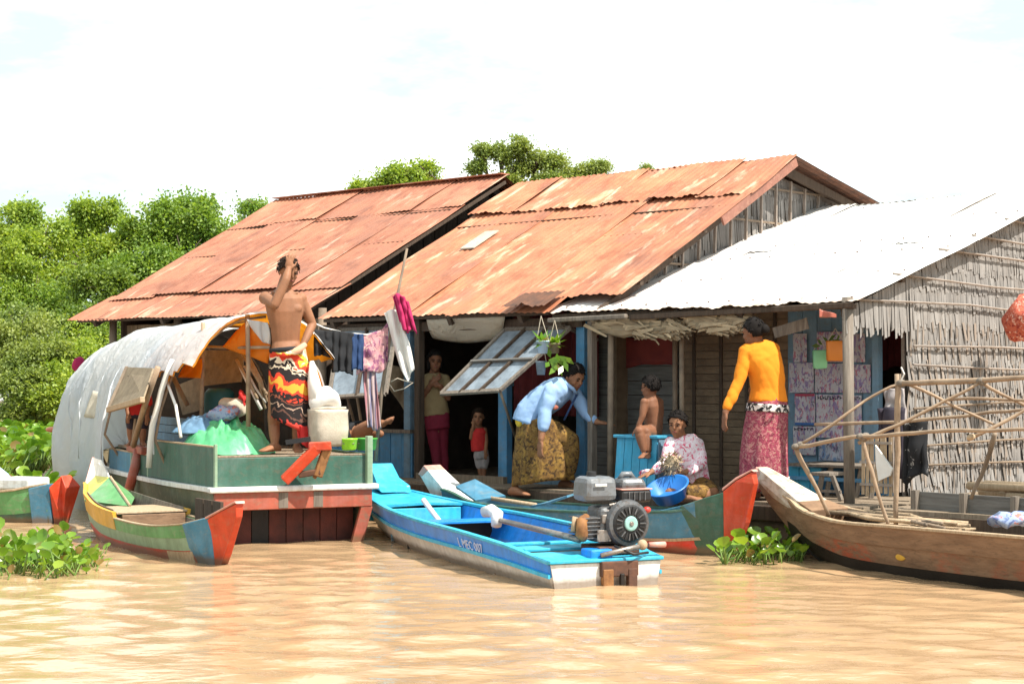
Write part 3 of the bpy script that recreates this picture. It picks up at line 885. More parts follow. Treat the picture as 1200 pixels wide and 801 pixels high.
# ================================================================== house 1: longest rusty roof, far left
H1 = thing("floating_house", "far left floating house with the longest dull red rusty roof", "house", F(8.4, 1.5, 0), "floating houses")
b1 = base_of(H1)
rf = MB()
E1, R1, TR1 = 2.08, 3.71, 3.10
RL = 10.56
for s in (6.72, 7.7, 8.9, 10.2):
    rf.beam(F(s,.02,E1-.07), F(s,TR1,R1-.08), .05, .08)
    rf.beam(F(s,TR1,R1-.08), F(s,6.0,2.35-.08), .05, .08)
for k in range(5):
    a = k/4.0
    rf.beam(F(6.55, .05+a*(TR1-.1), E1-.01+a*(R1-E1)-.02), F(RL, .05+a*(TR1-.1), E1-.01+a*(R1-E1)-.02), .05, .035)
roof = rf.build("roof", M["darkwood"], H1)
zt = lambda t: E1+(R1-E1)*t/TR1
lay_sheets(roof, b1, "rust_a", 6.46, RL, 2.42, zt(2.42), .50, zt(.50)-.0, .78, seed=1, amp=.0045)
lay_sheets(roof, b1, "rust_a", 6.46, RL-.02, TR1+.02, R1+.03, 2.32, zt(2.32)+.006, .78, lift=.004, seed=4, curl=.008, amp=.0045)
lay_sheets(roof, b1, "rust_a", 6.44, RL+.14, .62, zt(.62)-.035, -.02, E1-.03, .84, lift=-.006, seed=9, curl=.008, amp=.0045)
# far left hip of the roof, with its ridge sloping down to the corner
lay_sheets(roof, b1, "rust_a", 6.48, RL, TR1, R1+.02, 6.0, 2.36, .8, seed=14, back=True)
MB().beam(F(6.46,TR1+.01,R1+.05), F(RL,TR1+.01,R1+.05), .16, .012).build("ridge_cap", M["rust_a"], roof)
MB().beam(F(6.45,-.02,E1-.05), F(6.45,TR1,R1-.05), .02, .035).build("verge_board", M["darkwood"], roof)  # dark timber colour carries on the shade band under the roof edge
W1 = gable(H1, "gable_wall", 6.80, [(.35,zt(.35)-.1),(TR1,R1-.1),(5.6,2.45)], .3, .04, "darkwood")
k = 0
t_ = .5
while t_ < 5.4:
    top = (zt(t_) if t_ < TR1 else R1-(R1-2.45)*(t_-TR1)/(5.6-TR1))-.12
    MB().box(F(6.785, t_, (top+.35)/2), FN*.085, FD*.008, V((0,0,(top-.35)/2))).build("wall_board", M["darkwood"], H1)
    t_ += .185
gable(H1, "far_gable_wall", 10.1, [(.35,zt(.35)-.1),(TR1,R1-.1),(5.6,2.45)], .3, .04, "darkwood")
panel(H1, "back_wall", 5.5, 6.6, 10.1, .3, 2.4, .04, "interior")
board_row(H1, "wall_board", .42, 6.62, 10.1, .42, 2.0, .22, .022, "deckwood")
for s in (6.45, 7.6, 8.9, 10.15):
    pole(H1, "post", [F(s,.25,-.4), F(s,.25,E1+.02)], .045)
MB().box(F(8.35,2.6,.34), FD*1.9, FN*2.9, V((0,0,.03))).build("floor", M["deckwood"], H1)
for k in range(5):
    pole(H1, "float_log", [F(6.2, -.1+k*.6, .13), F(10.4, -.1+k*.6, .13)], .13, "pole2", 10)

# ================================================================== house 2: orange rusty roof
H2 = thing("floating_house", "middle floating house with a patchy orange rusty roof and blue posts", "house", F(4.6, 1.8, 0), "floating houses")
b2 = base_of(H2)
TR3_ = 4.0
z3_ = lambda t: 1.955+(3.16-1.955)*min(t,4.0)/4.0
E2, R2, TR2 = 1.985, 3.59, 3.05
SL2, SR2 = 6.20, 2.45
z2 = lambda t: E2+(R2-E2)*t/TR2
rf = MB()
for s in (2.62, 3.5, 4.4, 5.2, 6.05):
    rf.beam(F(s,.03,E2-.08), F(s,TR2,R2-.09), .05, .08)
    rf.beam(F(s,TR2,R2-.09), F(s,7.2,2.75-.09), .05, .08)
for k in range(7):
    a = k/6.0
    rf.beam(F(SR2+.03 if k > 0 else 3.15, .04+a*(TR2-.08), z2(a*TR2)-.03), F(SL2-.03, .04+a*(TR2-.08), z2(a*TR2)-.03), .05, .035)
roof = rf.build("roof", M["darkwood"], H2)
lay_sheets(roof, b2, "rust_b", 3.12, SL2, 2.36, z2(2.36), -.04, E2-.02, .62, seed=21, curl=.02, amp=.0055)
lay_sheets(roof, b2, "rust_b", SR2+.02, 3.10, 2.36, z2(2.36), .20, z2(.20), .66, seed=22, curl=.03, amp=.0055)
up = lay_sheets(roof, b2, "rust_b", SR2, SL2, TR2+.03, R2+.03, 2.24, z2(2.24)+.012, .62, lift=.014, seed=25, curl=.03, skew=.02)
lay_sheets(roof, b2, "rustedge", SR2+.01, SL2, TR2, R2+.02, 7.3, 2.73, .7, seed=29, back=True)  # dark sheet colour stands in for shade on the underside
MB().beam(F(SR2-.005,1.75,z2(1.75)-.045), F(SR2-.005,TR2,R2-.04), .022, .085).build("verge_board", M["rustbrownsheet"], roof)
# curled loose sheet at the right end of the eave, flat patch on the slope
lay_sheets(roof, b2, "rustedge", 3.14, 3.60, .24, z2(.24)+.03, -.08, E2+.01, .35, lift=.02, seed=33, curl=.05, name="loose_sheet", skew=.03)
q = PT(603, 267, 0); 
tt = 1.55
MB().box(F(5.42, tt, z2(tt)+.035), FD*.10, (FN*TR2+V((0,0,R2-E2))).normalized()*.22, V((0,0,.006))).build("roof_patch", M["tarpcream"], roof)
gp = [(.30,z2(.30)-.10),(TR2,R2-.10),(7.0,2.80)]
wpoly = [(.75,z2(.75)-.1),(TR2,R2-.1),(6.6,2.90),(6.6,2.2),(TR3_,z3_(TR3_)-.06),(.75,z3_(.75)-.06)]
aa = [F(2.80,t,z) for t,z in wpoly]; bb = [p+FD*.04 for p in aa]; nn = len(aa)
MB().add(aa+bb, [list(range(nn)), list(range(nn,2*nn))[::-1]] + [(i, i+nn, (i+1)%nn+nn, (i+1)%nn) for i in range(nn)]).build("gable_wall", M["thatch2"], H2)
gtop = lambda t: (z2(t) if t < TR2 else R2-(R2-2.80)*(t-TR2)/(7.0-TR2))-.10
for i, zt_ in enumerate((3.6, 3.3, 3.0, 2.7, 2.45)):
    thatch_course(H2, 2.79, .8, 6.4, zt_, zt_-.36, gtop, "thatch", 100+i, .03, raw=.03, lean=.05)
t_ = .95
while t_ < 4.3:
    MB().beam(F(2.735, t_, z3_(t_)-.05), F(2.735, t_+.02, gtop(t_)-.02), .028, .02, FN).build("batten", M["batten"], H2)
    t_ += .27
for zz in (2.45, 2.95, 3.3):
    ta = max(.8, (zz-E2+.14)/(R2-E2)*TR2)
    MB().beam(F(2.745, ta, zz), F(2.745, min(6.4, ta+(3.6-zz)*6), zz+.01), .018, .02).build("batten", M["pole2"], H2)
gable(H2, "far_gable_wall", 6.08, gp, .35, .04, "interior")
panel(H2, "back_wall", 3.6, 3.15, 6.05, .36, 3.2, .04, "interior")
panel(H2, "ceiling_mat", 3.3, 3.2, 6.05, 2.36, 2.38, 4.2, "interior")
MB().box(F(4.76,1.55,.345), FD*1.32, FN*1.85, V((0,0,.028))).build("floor", M["deckwood"], H2)
tF = .22
def sx(px, t=tF): return S_AT(px, t)
def zy(px, py, t=tF): return PT(px, py, t).z
def post(parent, px, py0, py1, wpx, mat, t=tF, name="post", dep=.08, z0=None):
    p = PT(px, py1, t); q = PT(px, py0, t)
    zz0 = p.z if z0 is None else z0
    w_ = wpx*p.y/FPX/.745*.85
    return MB().box(F(sx(px,t), t, (zz0+q.z)/2), FD*w_/2, FN*dep/2, V((0,0,(q.z-zz0)/2))).build(name, M[mat], parent, bevel=.006)
post(H2, 480, 372, 556, 9, "houseblue2", z0=.36)
post(H2, 491.5, 372, 556, 7, "darkwood", t=.15, z0=.36)
post(H2, 592, 452, 560, 12, "houseblue", z0=.36)
post(H2, 596, 380, 452, 8, "houseblue2", t=.3)
post(H2, 683, 376, 560, 11, "houseblue", z0=.36)
post(H2, 694, 376, 560, 6, "oldwood", t=.1, z0=.36)
# blue boarded dado left of the door, and under the right window
board_row(H2, "dado_board", .2, sx(484,.2), sx(374,.2), .38, zy(470,507,.2), .16, .02, "houseblue")
panel(H2, "window_sill", .19, sx(484,.2), sx(374,.2), zy(470,507,.2), zy(470,507,.2)+.035, .07, "oldwood")
board_row(H2, "dado_board", .3, sx(600,.3), sx(678,.3), .38, .62, .16, .02, "houseblue2")
panel(H2, "door_sill", .12, sx(592,.12), sx(490,.12), .372, .45, .06, "deckwood")
panel(H2, "lintel", .17, sx(684,.17), sx(376,.17), E2-.16, E2-.07, .05, "darkwood")
# cream plastic sheet stretched under the eave over the door
mb = MB()
def under(u, v):
    a = PT(500+u*92, 374-u*4, .05); c = PT(508+u*78, 396 + 5*math.sin(u*math.pi), .30)
    p = a.lerp(c, v); p.z -= .05*math.sin(v*math.pi)*(.6+.4*math.sin(u*9))
    return p
mb.grid(under, 16, 6)
mb.build("eave_sheet", M["tarpcream"], H2, smooth=True, solid=.006)
# maroon cloth wall inside the right bay
mb = MB()
mb.grid(lambda u, v: F(sx(602,1.0)+(sx(700,1.0)-sx(602,1.0))*u, 1.0+.03*math.sin(u*40), 2.1-1.1*v), 40, 6)
mb.build("curtain", M["maroon"], H2, smooth=True, solid=.006)
for k in range(6):
    pole(H2, "float_log", [F(3.4, -.1+k*.55, .13), F(6.3, -.1+k*.55, .13)], .14, "pole2", 10)
# propped shutters: top edge under the eave, lower edge pushed out towards the water
def shutter(parent, a, b, c, d, cols, label=None):
    """a,b upper edge corners, c,d lower edge corners (b above c)"""
    mb = MB(); up = (b-a).cross(d-a).normalized()
    if up.z < 0: up = -up
    fr = thing_part = MB()
    for p, q in ((a,b),(b,c),(c,d),(d,a)):
        fr.beam(p, q, .035, .028, up)
    frame = fr.build("shutter", M["oldwood"], parent)
    for k in range(cols):
        u0, u1 = (k+.06)/cols, (k+.94)/cols
        A, Bq = a.lerp(b,u0), a.lerp(b,u1); C, D = d.lerp(c,u1), d.lerp(c,u0)
        MB().quadplate(A-up*.004, Bq-up*.004, C-up*.004, D-up*.004, .010).build("shutter_panel", M["shutter"], frame)
        if k: MB().beam(a.lerp(b,k/cols)+up*.006, d.lerp(c,k/cols)+up*.006, .022, .03, up).build("shutter_rail", M["darkwood"], frame)
    MB().beam(a.lerp(d,.52)+up*.016, b.lerp(c,.52)+up*.016, .02, .03, up).build("shutter_rail", M["greyboard"], frame)
    return frame
a = PT(592, 386, .12); bq = PT(668, 384, .12)
d = PT(517, 461, -.42); c = PT(586, 457, -.42)
shutter(H2, a, bq, c, d, 3)
pole(H2, "prop_stick", [PT(586,458,-.40), PT(604,512,.1)], .014, "pole2", 6)
a = PT(392, 398, .12); bq = PT(468, 392, .12)
d = PT(384, 492, -.30); c = PT(440, 462, -.30)
shutter(H2, F(sx(396,.1),.12,1.86), F(sx(462,.1),.12,1.86), F(sx(452,-.45),-.45,1.22), F(sx(386,-.45),-.45,1.18), 2)
pole(H2, "prop_stick", [PT(404,455,-.3), PT(420,512,.1)], .016, "pole2", 6)
pole(H2, "prop_stick", [PT(417,455,.0), PT(426,512,.1)], .016, "pole", 6)

# ================================================================== house 3: white roof and palm leaf gable
H3 = thing("floating_house", "near right floating house with a white sheet roof and grey palm leaf wall", "house", F(1.6, 2.0, 0), "floating houses")
b3 = base_of(H3)
TR3, R3 = 4.0, 3.16
SL3 = 3.15
E3 = 1.955
z3 = lambda t: E3+(R3-E3)*t/TR3
rf = MB()
for s in (.12, 1.1, 2.1, 3.05):
    rf.beam(F(s,.06,z3(.06)-.09), F(s,TR3,R3-.08), .05, .08)
    rf.beam(F(s,TR3,R3-.08), F(s,7.6,2.1-.08), .05, .08)
for k in range(6):
    a = k/5.0
    rf.beam(F(.03, .08+a*(TR3-.12), z3(a*TR3)-.03), F(SL3-.02, .08+a*(TR3-.12), z3(a*TR3)-.03), .05, .035)
roof = rf.build("roof", M["darkwood"], H3)
lay_sheets(roof, b3, "zinclow", -.02, SL3, 2.12, z3(2.12), .0, E3, .79, seed=41, curl=.03, skew=.010, amp=.0042)
lay_sheets(roof, b3, "zinc", -.02, SL3, TR3+.02, R3+.02, 2.02, z3(2.02)+.004, .79, lift=.003, seed=44, skew=.004, amp=.0042)
lay_sheets(roof, b3, "zinc", 0, SL3, TR3, R3+.015, 7.6, 2.1, .8, seed=47, back=True)
def nails(parent, s0, s1, zf, ts, slope, seed):
    r = random.Random(seed); mb = MB(); up = V((0,0,1)) - FN*slope; up.normalize()
    for t_ in ts:
        s_ = s0
        while s_ < s1:
            p = F(s_+r.uniform(-.02,.02), t_+r.uniform(-.02,.02), zf(t_))+up*.016
            mb.ellipsoid(p, FD*.011, FN*.011, up*.006, 7, 4); s_ += .228
    o = mb.build("nails", M["rustedge"], parent); o["kind"] = "stuff"
nails(roof, .08, SL3-.05, z3, (.12,.95,1.75,2.2,3.1,3.85), (R3-E3)/TR3, 5)
MB().beam(F(SL3-.05,-.03,E3-.07), F(2.2,-.05,E3-.055), .05, .04).build("eave_pole", M["oldwood"], roof, bevel=.01)
MB().beam(F(2.22,.03,E3-.06), F(.02,.03,E3-.02), .04, .05).build("eave_pole", M["darkwood"], roof, bevel=.01)
# gable wall of palm leaf towards the right
G = .10
gtop3 = lambda t: (z3(t) if t < TR3 else R3-(R3-2.1)*(t-TR3)/3.6)-.035
gable(H3, "gable_wall", G+.03, [(1.04,gtop3(1.04)-.03),(TR3,gtop3(TR3)-.03),(7.3,gtop3(7.3)-.03)], .36, .03, "thatch2")
zt_ = 3.2; i = 0
while zt_ > .42:
    h_ = .165 if zt_ > 1.55 else .21
    zb = zt_-h_*1.3
    thatch_course(H3, G, 1.03, 6.2, zt_, max(.28, zb-.03), gtop3, "thatch", 300+i, .011, lean=.05 if zt_ > 1.5 else .15, raw=.04 if zt_ > 1.3 else .09, wd=(.026,.05))
    if zt_ < 2.0:
        thatch_course(H3, G-.012, 1.05, 5.0, zt_-.03, max(.28, zb+.02), gtop3, "thatch2", 600+i, .12, lean=.15, raw=.08)
    zt_ -= h_; i += 1
# fringe over the open end of the porch
thatch_course(H3, G-.02, .03, 1.06, 2.3, 1.74, gtop3, "thatch", 401, .017, raw=.05, lean=.06)
thatch_course(H3, G+.01, .03, 1.06, 2.3, 1.78, gtop3, "thatch", 402, .017, raw=.05, lean=.06)
for zz, ta in ((1.99,.06),(2.20,.72),(2.44,1.5),(2.62,2.1),(2.80,2.75),(1.66,1.05),(1.47,1.05),(1.14,1.05),(.80,1.05),(.62,1.05)):
    n_ = MB().tube([F(G-.05, ta+q*(6.0-ta)/3, zz+random.uniform(-.03,.03)-q*.012) for q in range(4)], .010, 6, .12)
    n_.build("batten", M["batten"] if zz > 1.2 else M["pole2"], H3, smooth=True)
gable(H3, "far_end_wall", SL3-.09, [(.9,z3(.9)-.12),(TR3,R3-.12),(7.3,2.1)], .36, .03, "slat")
panel(H3, "back_wall", 7.2, .12, SL3-.1, .36, 2.1, .03, "interior")
MB().box(F(1.55,3.45,.345), FD*1.62, FN*3.70, V((0,0,.028))).build("floor", M["deckwood"], H3)
# porch front wall at t = 1.02
tW = 1.02
zc = 2.1
fs = lambda px: S_AT(px, tW)
# grey planks with the red banner
board_row(H3, "wall_plank", tW+.06, S_AT(795,tW+.06), S_AT(694,tW+.06), .40, 2.15, .135, .02, "greyboard", vertical=False, jit=.008)
ban = MB()
ban.grid(lambda u, v: PT(722+70*u, 394+34*v+2*math.sin(u*7), tW+.03)+V((0,0,.01*math.sin(u*12+v*3))), 20, 5)
bn = ban.build("banner", M["bannerred"], H3, smooth=True, solid=.004)
# bamboo slats between the post and the posters
s0, s1 = fs(925), fs(800)
zz = .42
while zz < 2.05:
    MB().box(F((s0+s1)/2, tW, zz), FD*abs(s1-s0)/2, FN*.008, V((0,0,.0315))).build("bamboo_slat", M["slat"], H3)
    zz += .068
for q in (.12,.38,.62,.88):
    MB().beam(F(s0+(s1-s0)*q, tW-.015, .40), F(s0+(s1-s0)*q, tW-.015, 2.05), .03, .018, FN).build("wall_stud", M["darkwood"], H3)
panel(H3, "inner_wall", tW+.05, s0-.0, s1, .40, 2.2, .015, "slat")
# poster wall
s2 = fs(1030)
board_row(H3, "blue_board", tW, s2, fs(924), .40, 2.0, .15, .02, "houseblue2")
panel(H3, "door_jamb", tW-.01, fs(1030)-.02, fs(1030)+.04, .40, 2.0, .07, "houseblue2")
panel(H3, "dark_room_wall", 2.2, .15, 1.2, .40, 2.3, .02, "interior")
mb = MB()
mb.grid(lambda u, v: F(.14+.5*u, 1.45+.02*math.sin(u*50), 2.0-.55*v+.02*math.sin(u*13)), 40, 4)
mb.build("door_curtain", M["maroon"], H3, smooth=True, solid=.005)
# posts
pole(H3, "post", [PT(715,590,.12), PT(716,382,.12)], .028, "pole2")
pole(H3, "post", [F(S_AT(799,.25),.25,.3), F(S_AT(799,.25),.25,1.92)], .022, "pole2")
pole(H3, "post", [F(S_AT(791,.6),.6,.3), F(S_AT(791,.6),.6,1.92)], .022, "pole2")
pole(H3, "post", [F(S_AT(995,.06),.06,.1), F(S_AT(995,.06)+.01,.06,2.0)], .042, "oldwood")
MB().beam(PT(650,378,.0), PT(700,398,.6), .03, .03).build("brace", M["oldwood"], H3)
# deck boards along the whole front
for k in range(5):
    for j in range(3):
        sa = -.25 + j*1.2 + random.uniform(-.08,.08)
        MB().box(F(sa+.6, -.15+k*.27, .372+random.uniform(-.004,.006)), FD*.595, FN*.128, V((0,0,.016))).build("deck_board", M["deckwood"], H3)
for k in range(3):
    for j in range(3):
        sa = 3.36 + j*1.0
        MB().box(F(sa+.5, -.15+k*.27, .372+random.uniform(-.004,.006)), FD*.495, FN*.128, V((0,0,.016))).build("deck_board", M["deckwood"], H2)
MB().beam(F(-.3,-.305,.30), F(3.3,-.305,.31), .04, .12).build("deck_edge", M["darkwood"], H3, bevel=.01)
MB().beam(F(3.32,-.305,.31), F(6.35,-.305,.31), .05, .12).build("deck_edge", M["darkwood"], H2, bevel=.01)
for k in range(7):
    pole(H3, "float_log", [F(-.35, -.1+k*.6, .12), F(3.35, -.1+k*.6, .12)], .14, "pole2", 10)
for k in range(5):      # landing beside the palm leaf wall
    for j in range(2):
        sa = -2.75 + j*1.22
        MB().box(F(sa+.6, -.15+k*.27, .368+random.uniform(-.004,.006)), FD*.6, FN*.128, V((0,0,.016))).build("deck_board", M["deckwood"], H3)
MB().beam(F(-2.75,-.305,.30), F(-.32,-.305,.30), .04, .10).build("deck_edge", M["darkwood"], H3)
for k in range(3):
    pole(H3, "float_log", [F(-2.8, -.1+k*.5, .12), F(-.4, -.1+k*.5, .12)], .14, "pole2", 10)
# rolled palm leaf under the eave
def leafroll(px0, px1, py, r_, seed, label):
    r = random.Random(seed); mb = MB(); n = 60
    a, c = PT(px0, py, .10), PT(px1, py-3, .10)
    for k in range(260):
        u = r.random(); p = a.lerp(c, u)
        an = r.uniform(0, 6.28); rr = r_*r.uniform(.55,1)*(1+.25*math.sin(u*9+seed))
        p = p + V((0,0,math.cos(an)*rr - .03*math.sin(u*math.pi*2+seed))) + FN*math.sin(an)*rr
        d_ = (c-a).normalized()*r.uniform(.05,.14) + V((0,0,r.uniform(-.06,.02)))
        w_ = V((0,0,1))*r.uniform(.01,.022)
        mb.add([p-d_-w_, p+d_-w_*.5, p+d_*1.1+w_*.5, p-d_*.8+w_], [(0,1,2,3)])
    mb.tube([a, a.lerp(c,.3)-V((0,0,.03)), a.lerp(c,.65), c], [r_*.6,r_*.85,r_*.7,r_*.5], 8, .1)
    o = mb.build("palm_leaf_roll", M["thatchroll"], H3)
leafroll(702, 800, 384, .075, 3, "")
leafroll(812, 872, 379, .06, 4, "")
MB().quadplate(PT(905,384,.15), PT(945,372,.2), PT(948,385,.2), PT(908,396,.15), .01).build("eave_board", M["oldwood"], H3)
# ------------------------------------------------------------------ boats
class Frame:
    def __init__(s, o, f):
        s.o = V(o); s.f = V((f[0], f[1], 0)).normalized(); s.r = V((s.f.y, -s.f.x, 0))
    def __call__(s, u, w, z):
        return s.o + s.f*u + s.r*w + V((0,0,z))
def interp(st, u):
    """stations (u, half beam at sheer, half beam at bottom, z keel, z sheer), smooth in between"""
    if u <= st[0][0]: return st[0][1:]
    for a, b in zip(st, st[1:]):
        if u <= b[0]:
            k = (u-a[0])/(b[0]-a[0])
            return [a[i]+(b[i]-a[i])*k for i in range(1, 5)]
    return st[-1][1:]
def smooth_st(st, n):
    us = np.array([s[0] for s in st]); out = []
    # catmull-rom through the stations
    def cr(i, k, j):
        p = lambda m: st[min(max(m,0),len(st)-1)][j]
        a,b,c,d = p(i-1),p(i),p(i+1),p(i+2)
        return .5*((2*b)+(-a+c)*k+(2*a-5*b+4*c-d)*k*k+(-a+3*b-3*c+d)*k**3)
    for q in range(n+1):
        u = us[0]+(us[-1]-us[0])*q/n
        i = max(0, min(len(st)-2, int(np.searchsorted(us, u, "right"))-1))
        k = (u-us[i])/(us[i+1]-us[i])
        out.append((u, *[cr(i,k,j) for j in range(1,5)]))
    return out
def side_pt(fr, s, side, v, pw=.55, off=0):
    u, bs, bk, zk, zs = s
    b = bk+(bs-bk)*max(0,v)**pw - off
    return fr(u, side*b, zk+(zs-zk)*v)
def strake(parent, name, fr, st, side, v0, v1, mat, th=.022, pw=.55, q0=0, q1=None, proud=0, m=3, label=None):
    q1 = len(st) if q1 is None else q1
    S = st[q0:q1]
    rings = []
    for s in S:
        o = [side_pt(fr, s, side, v0+(v1-v0)*k/m, pw, -proud) for k in range(m+1)]
        i = [side_pt(fr, s, side, v0+(v1-v0)*k/m, pw, th) for k in range(m, -1, -1)]
        rings.append(o+i)
    if side < 0: rings = [r[::-1] for r in rings]
    ob = MB().loft(rings).build(name, M[mat], parent)
    sm(ob)
    if label: ob["label"] = label
    return ob
def sm(ob, ang=35):
    me = ob.data
    me.polygons.foreach_set("use_smooth", [True]*len(me.polygons))
    try:
        me.set_sharp_from_angle(angle=math.radians(ang))
    except Exception:
        pass
def bottom(parent, name, fr, st, mat, z=None):
    mb = MB(); rows = []
    for s in st:
        u, bs, bk, zk, zs = s
        rows.append([fr(u, -bk, zk), fr(u, 0, zk-.01), fr(u, bk, zk)])
    mb.loft(rows, closed=False, cap=False)
    return mb.build(name, M[mat], parent, solid=.02)
def gunwale(parent, fr, st, side, mat, wd=.05, h=.025, q0=0, q1=None, name="gunwale", dz=0, pw=.55):
    S = st[q0:q1]; rings = []
    for s in S:
        p = side_pt(fr, s, side, 1.0, pw); r_ = fr.r*side
        rings.append([p+r_*wd*.4+V((0,0,dz)), p-r_*wd*.6+V((0,0,dz)), p-r_*wd*.6+V((0,0,dz+h)), p+r_*wd*.4+V((0,0,dz+h))])
    if side < 0: rings = [r[::-1] for r in rings]
    return MB().loft(rings).build(name, M[mat], parent, bevel=.004)
def cross(parent, name, fr, st, u, z, wd, th, mat, inset=.03):
    bs, bk, zk, zs = interp(st, u)
    v = (z-zk)/(zs-zk); b = bk+(bs-bk)*max(0,v)**.55 - inset
    return MB().box(fr(u,0,z), fr.f*wd/2, fr.r*b, V((0,0,th/2))).build(name, M[mat], parent, bevel=.004)
def floorboards(parent, fr, st, u0, u1, z, n, mat, gap=.006, inset=.035, name="floor_board"):
    d = (u1-u0)/n
    for k in range(n):
        u = u0+(k+.5)*d
        cross(parent, name, fr, st, u, z+random.uniform(-.003,.003), d-gap, .016, mat, inset)

# ================================================================== blue boat with the engine
A = V((.60, 11.05, 0)); 
fb = Frame((.615, 11.22, 0), (-.388, .922))
BB = thing("longtail_boat", "bright blue wooden boat with cream lower hull and an engine at its stern", "boat", fb(2,0,0))
st = smooth_st([(0,.40,.36,-.07,.155),(.55,.46,.36,-.08,.215),(1.3,.50,.34,-.08,.25),(2.3,.49,.32,-.08,.265),(3.2,.42,.24,-.07,.28),(4.0,.31,.13,-.03,.31),(4.5,.22,.08,.06,.34)], 36)
for sd in (-1, 1):
    strake(BB, "lower_hull", fb, st, sd, 0, .64, "cream")
    strake(BB, "strake", fb, st, sd, .64, .985, "blue", proud=.004)
    gunwale(BB, fb, st, sd, "cyan", .05, .022)
    # cyan rubbing strip under the blue strake
    rings = []
    for s in st:
        p = side_pt(fb, s, sd, .655, .55, -.006); r_ = fb.r*sd
        rings.append([p+V((0,0,-.014)), p+r_*.016+V((0,0,-.012)), p+r_*.016+V((0,0,.012)), p+V((0,0,.014))])
    if sd > 0: rings = [r[::-1] for r in rings]
    MB().loft(rings).build("rubbing_strip", M["cyan"], BB)
    # blue inner lining
    rings = []
    S = [s for s in st if .55 <= s[0] <= 3.35]
    for s in S:
        a = [side_pt(fb, s, sd, v, .55, .028) for v in (.25,.6,.97)]
        b_ = [side_pt(fb, s, sd, v, .55, .036) for v in (.97,.6,.25)]
        rings.append(a+b_)
    if sd < 0: rings = [r[::-1] for r in rings]
    MB().loft(rings).build("inner_lining", M["blue"], BB)
bottom(BB, "bottom_board", fb, st, "cream")
bs, bk, zk, zs = interp(st, 0)
MB().add([fb(-.012,-bk,-.08), fb(-.012,bk,-.08), fb(-.012,bs,zs), fb(-.012,-bs,zs), fb(.012,-bk,-.08), fb(.012,bk,-.08), fb(.012,bs,zs), fb(.012,-bs,zs)],
         [(0,1,2,3),(7,6,5,4),(0,4,5,1),(1,5,6,2),(2,6,7,3),(3,7,4,0)]).build("transom", M["white"], BB)
# stern deck and its raised rim
mb = MB()
for u0,u1,b0,b1 in ((-.03,.30,.415,.44),):
    mb.hexa([fb(u0,-b0,zs+.005), fb(u0,b0,zs+.005), fb(u1,b1,zs+.03), fb(u1,-b1,zs+.03), fb(u0,-b0,zs+.028), fb(u0,b0,zs+.028), fb(u1,b1,zs+.052), fb(u1,-b1,zs+.052)])
mb.build("stern_deck", M["cyan"], BB, bevel=.006)
cross(BB, "thwart", fb, st, .46, .215, .20, .02, "cyan")
cross(BB, "thwart", fb, st, .80, .215, .10, .02, "cyan")
cross(BB, "bulkhead", fb, st, .90, .10, .02, .22, "brownwood")
cross(BB, "thwart", fb, st, 2.75, .215, .22, .022, "blue")
cross(BB, "bulkhead", fb, st, 2.88, .10, .02, .22, "tar")
cross(BB, "bulkhead", fb, st, 3.45, .14, .02, .27, "cyan")
floorboards(BB, fb, st, .95, 2.85, .015, 11, "brownwood")
floorboards(BB, fb, st, 2.9, 3.4, .06, 3, "cyan")
# bow deck with a raised square block at the stem
S = [s for s in st if s[0] >= 3.4]
mb = MB(); rows = [[fb(s[0], -s[1]+.01, s[4]+.012), fb(s[0], 0, s[4]+.025), fb(s[0], s[1]-.01, s[4]+.012)] for s in S]
mb.loft(rows, closed=False, cap=False); mb.build("bow_deck", M["cyan"], BB, solid=.02)
e = st[-1]
mb = MB(); mb.hexa([fb(e[0]-.10,-.225,.10), fb(e[0]+.04,-.19,.10), fb(e[0]+.04,.19,.10), fb(e[0]-.10,.225,.10),
    fb(e[0]-.02,-.225,.40), fb(e[0]+.20,-.20,.46), fb(e[0]+.20,.20,.46), fb(e[0]-.02,.225,.40)])
mb.build("stem_block", M["cyan"], BB, bevel=.012)
mb = MB(); mb.hexa([fb(e[0]-.30,-.15,.36), fb(e[0]+.10,-.13,.42), fb(e[0]+.10,.13,.42), fb(e[0]-.30,.15,.36), fb(e[0]-.05,-.12,.46), fb(e[0]+.16,-.11,.60), fb(e[0]+.16,.11,.60), fb(e[0]-.05,.12,.46)])
mb.build("prow", M["cyan"], BB, bevel=.012)
# white stick leaning inside, pale roll on the thwart
MB().tube([fb(2.95,.02,.09), fb(3.25,-.10,.36)], .022, 8).build("stanchion", M["white"], BB, smooth=True)
# painted registration letters on the near strake
def text_obj(body, size, name, mat, parent, origin, xdir, zdir, ext=.002, shear=0):
    cu = bpy.data.curves.new(name, "FONT"); cu.body = body; cu.size = size; cu.extrude = ext; cu.resolution_u = 2; cu.shear = shear
    tmp = bpy.data.objects.new(name, cu); COL.objects.link(tmp)
    bpy.context.view_layer.update()
    dg = bpy.context.evaluated_depsgraph_get()
    me = bpy.data.meshes.new_from_object(tmp.evaluated_get(dg))
    bpy.data.objects.remove(tmp)
    o = link(name, me, M[mat], parent)
    x = V(xdir).normalized(); zz = V(zdir); zz = (zz - x*zz.dot(x)).normalized(); n = x.cross(zz)
    m4 = Matrix((x, zz, n)).transposed().to_4x4(); m4.translation = V(origin) - base_of(parent)
    o.matrix_local = m4
    return o
def on_strake(u, v): 
    bs, bk, zk, zs = interp(st, u); return side_pt(fb, (u,bs,bk,zk,zs), -1, v, .55, -.011)
p0, p1 = on_strake(1.42,.70), on_strake(.85,.70)
text_obj("L MEC 007", .098, "lettering", "letter", BB, p0, p1-p0, on_strake(1.42,.97)-p0, .002)
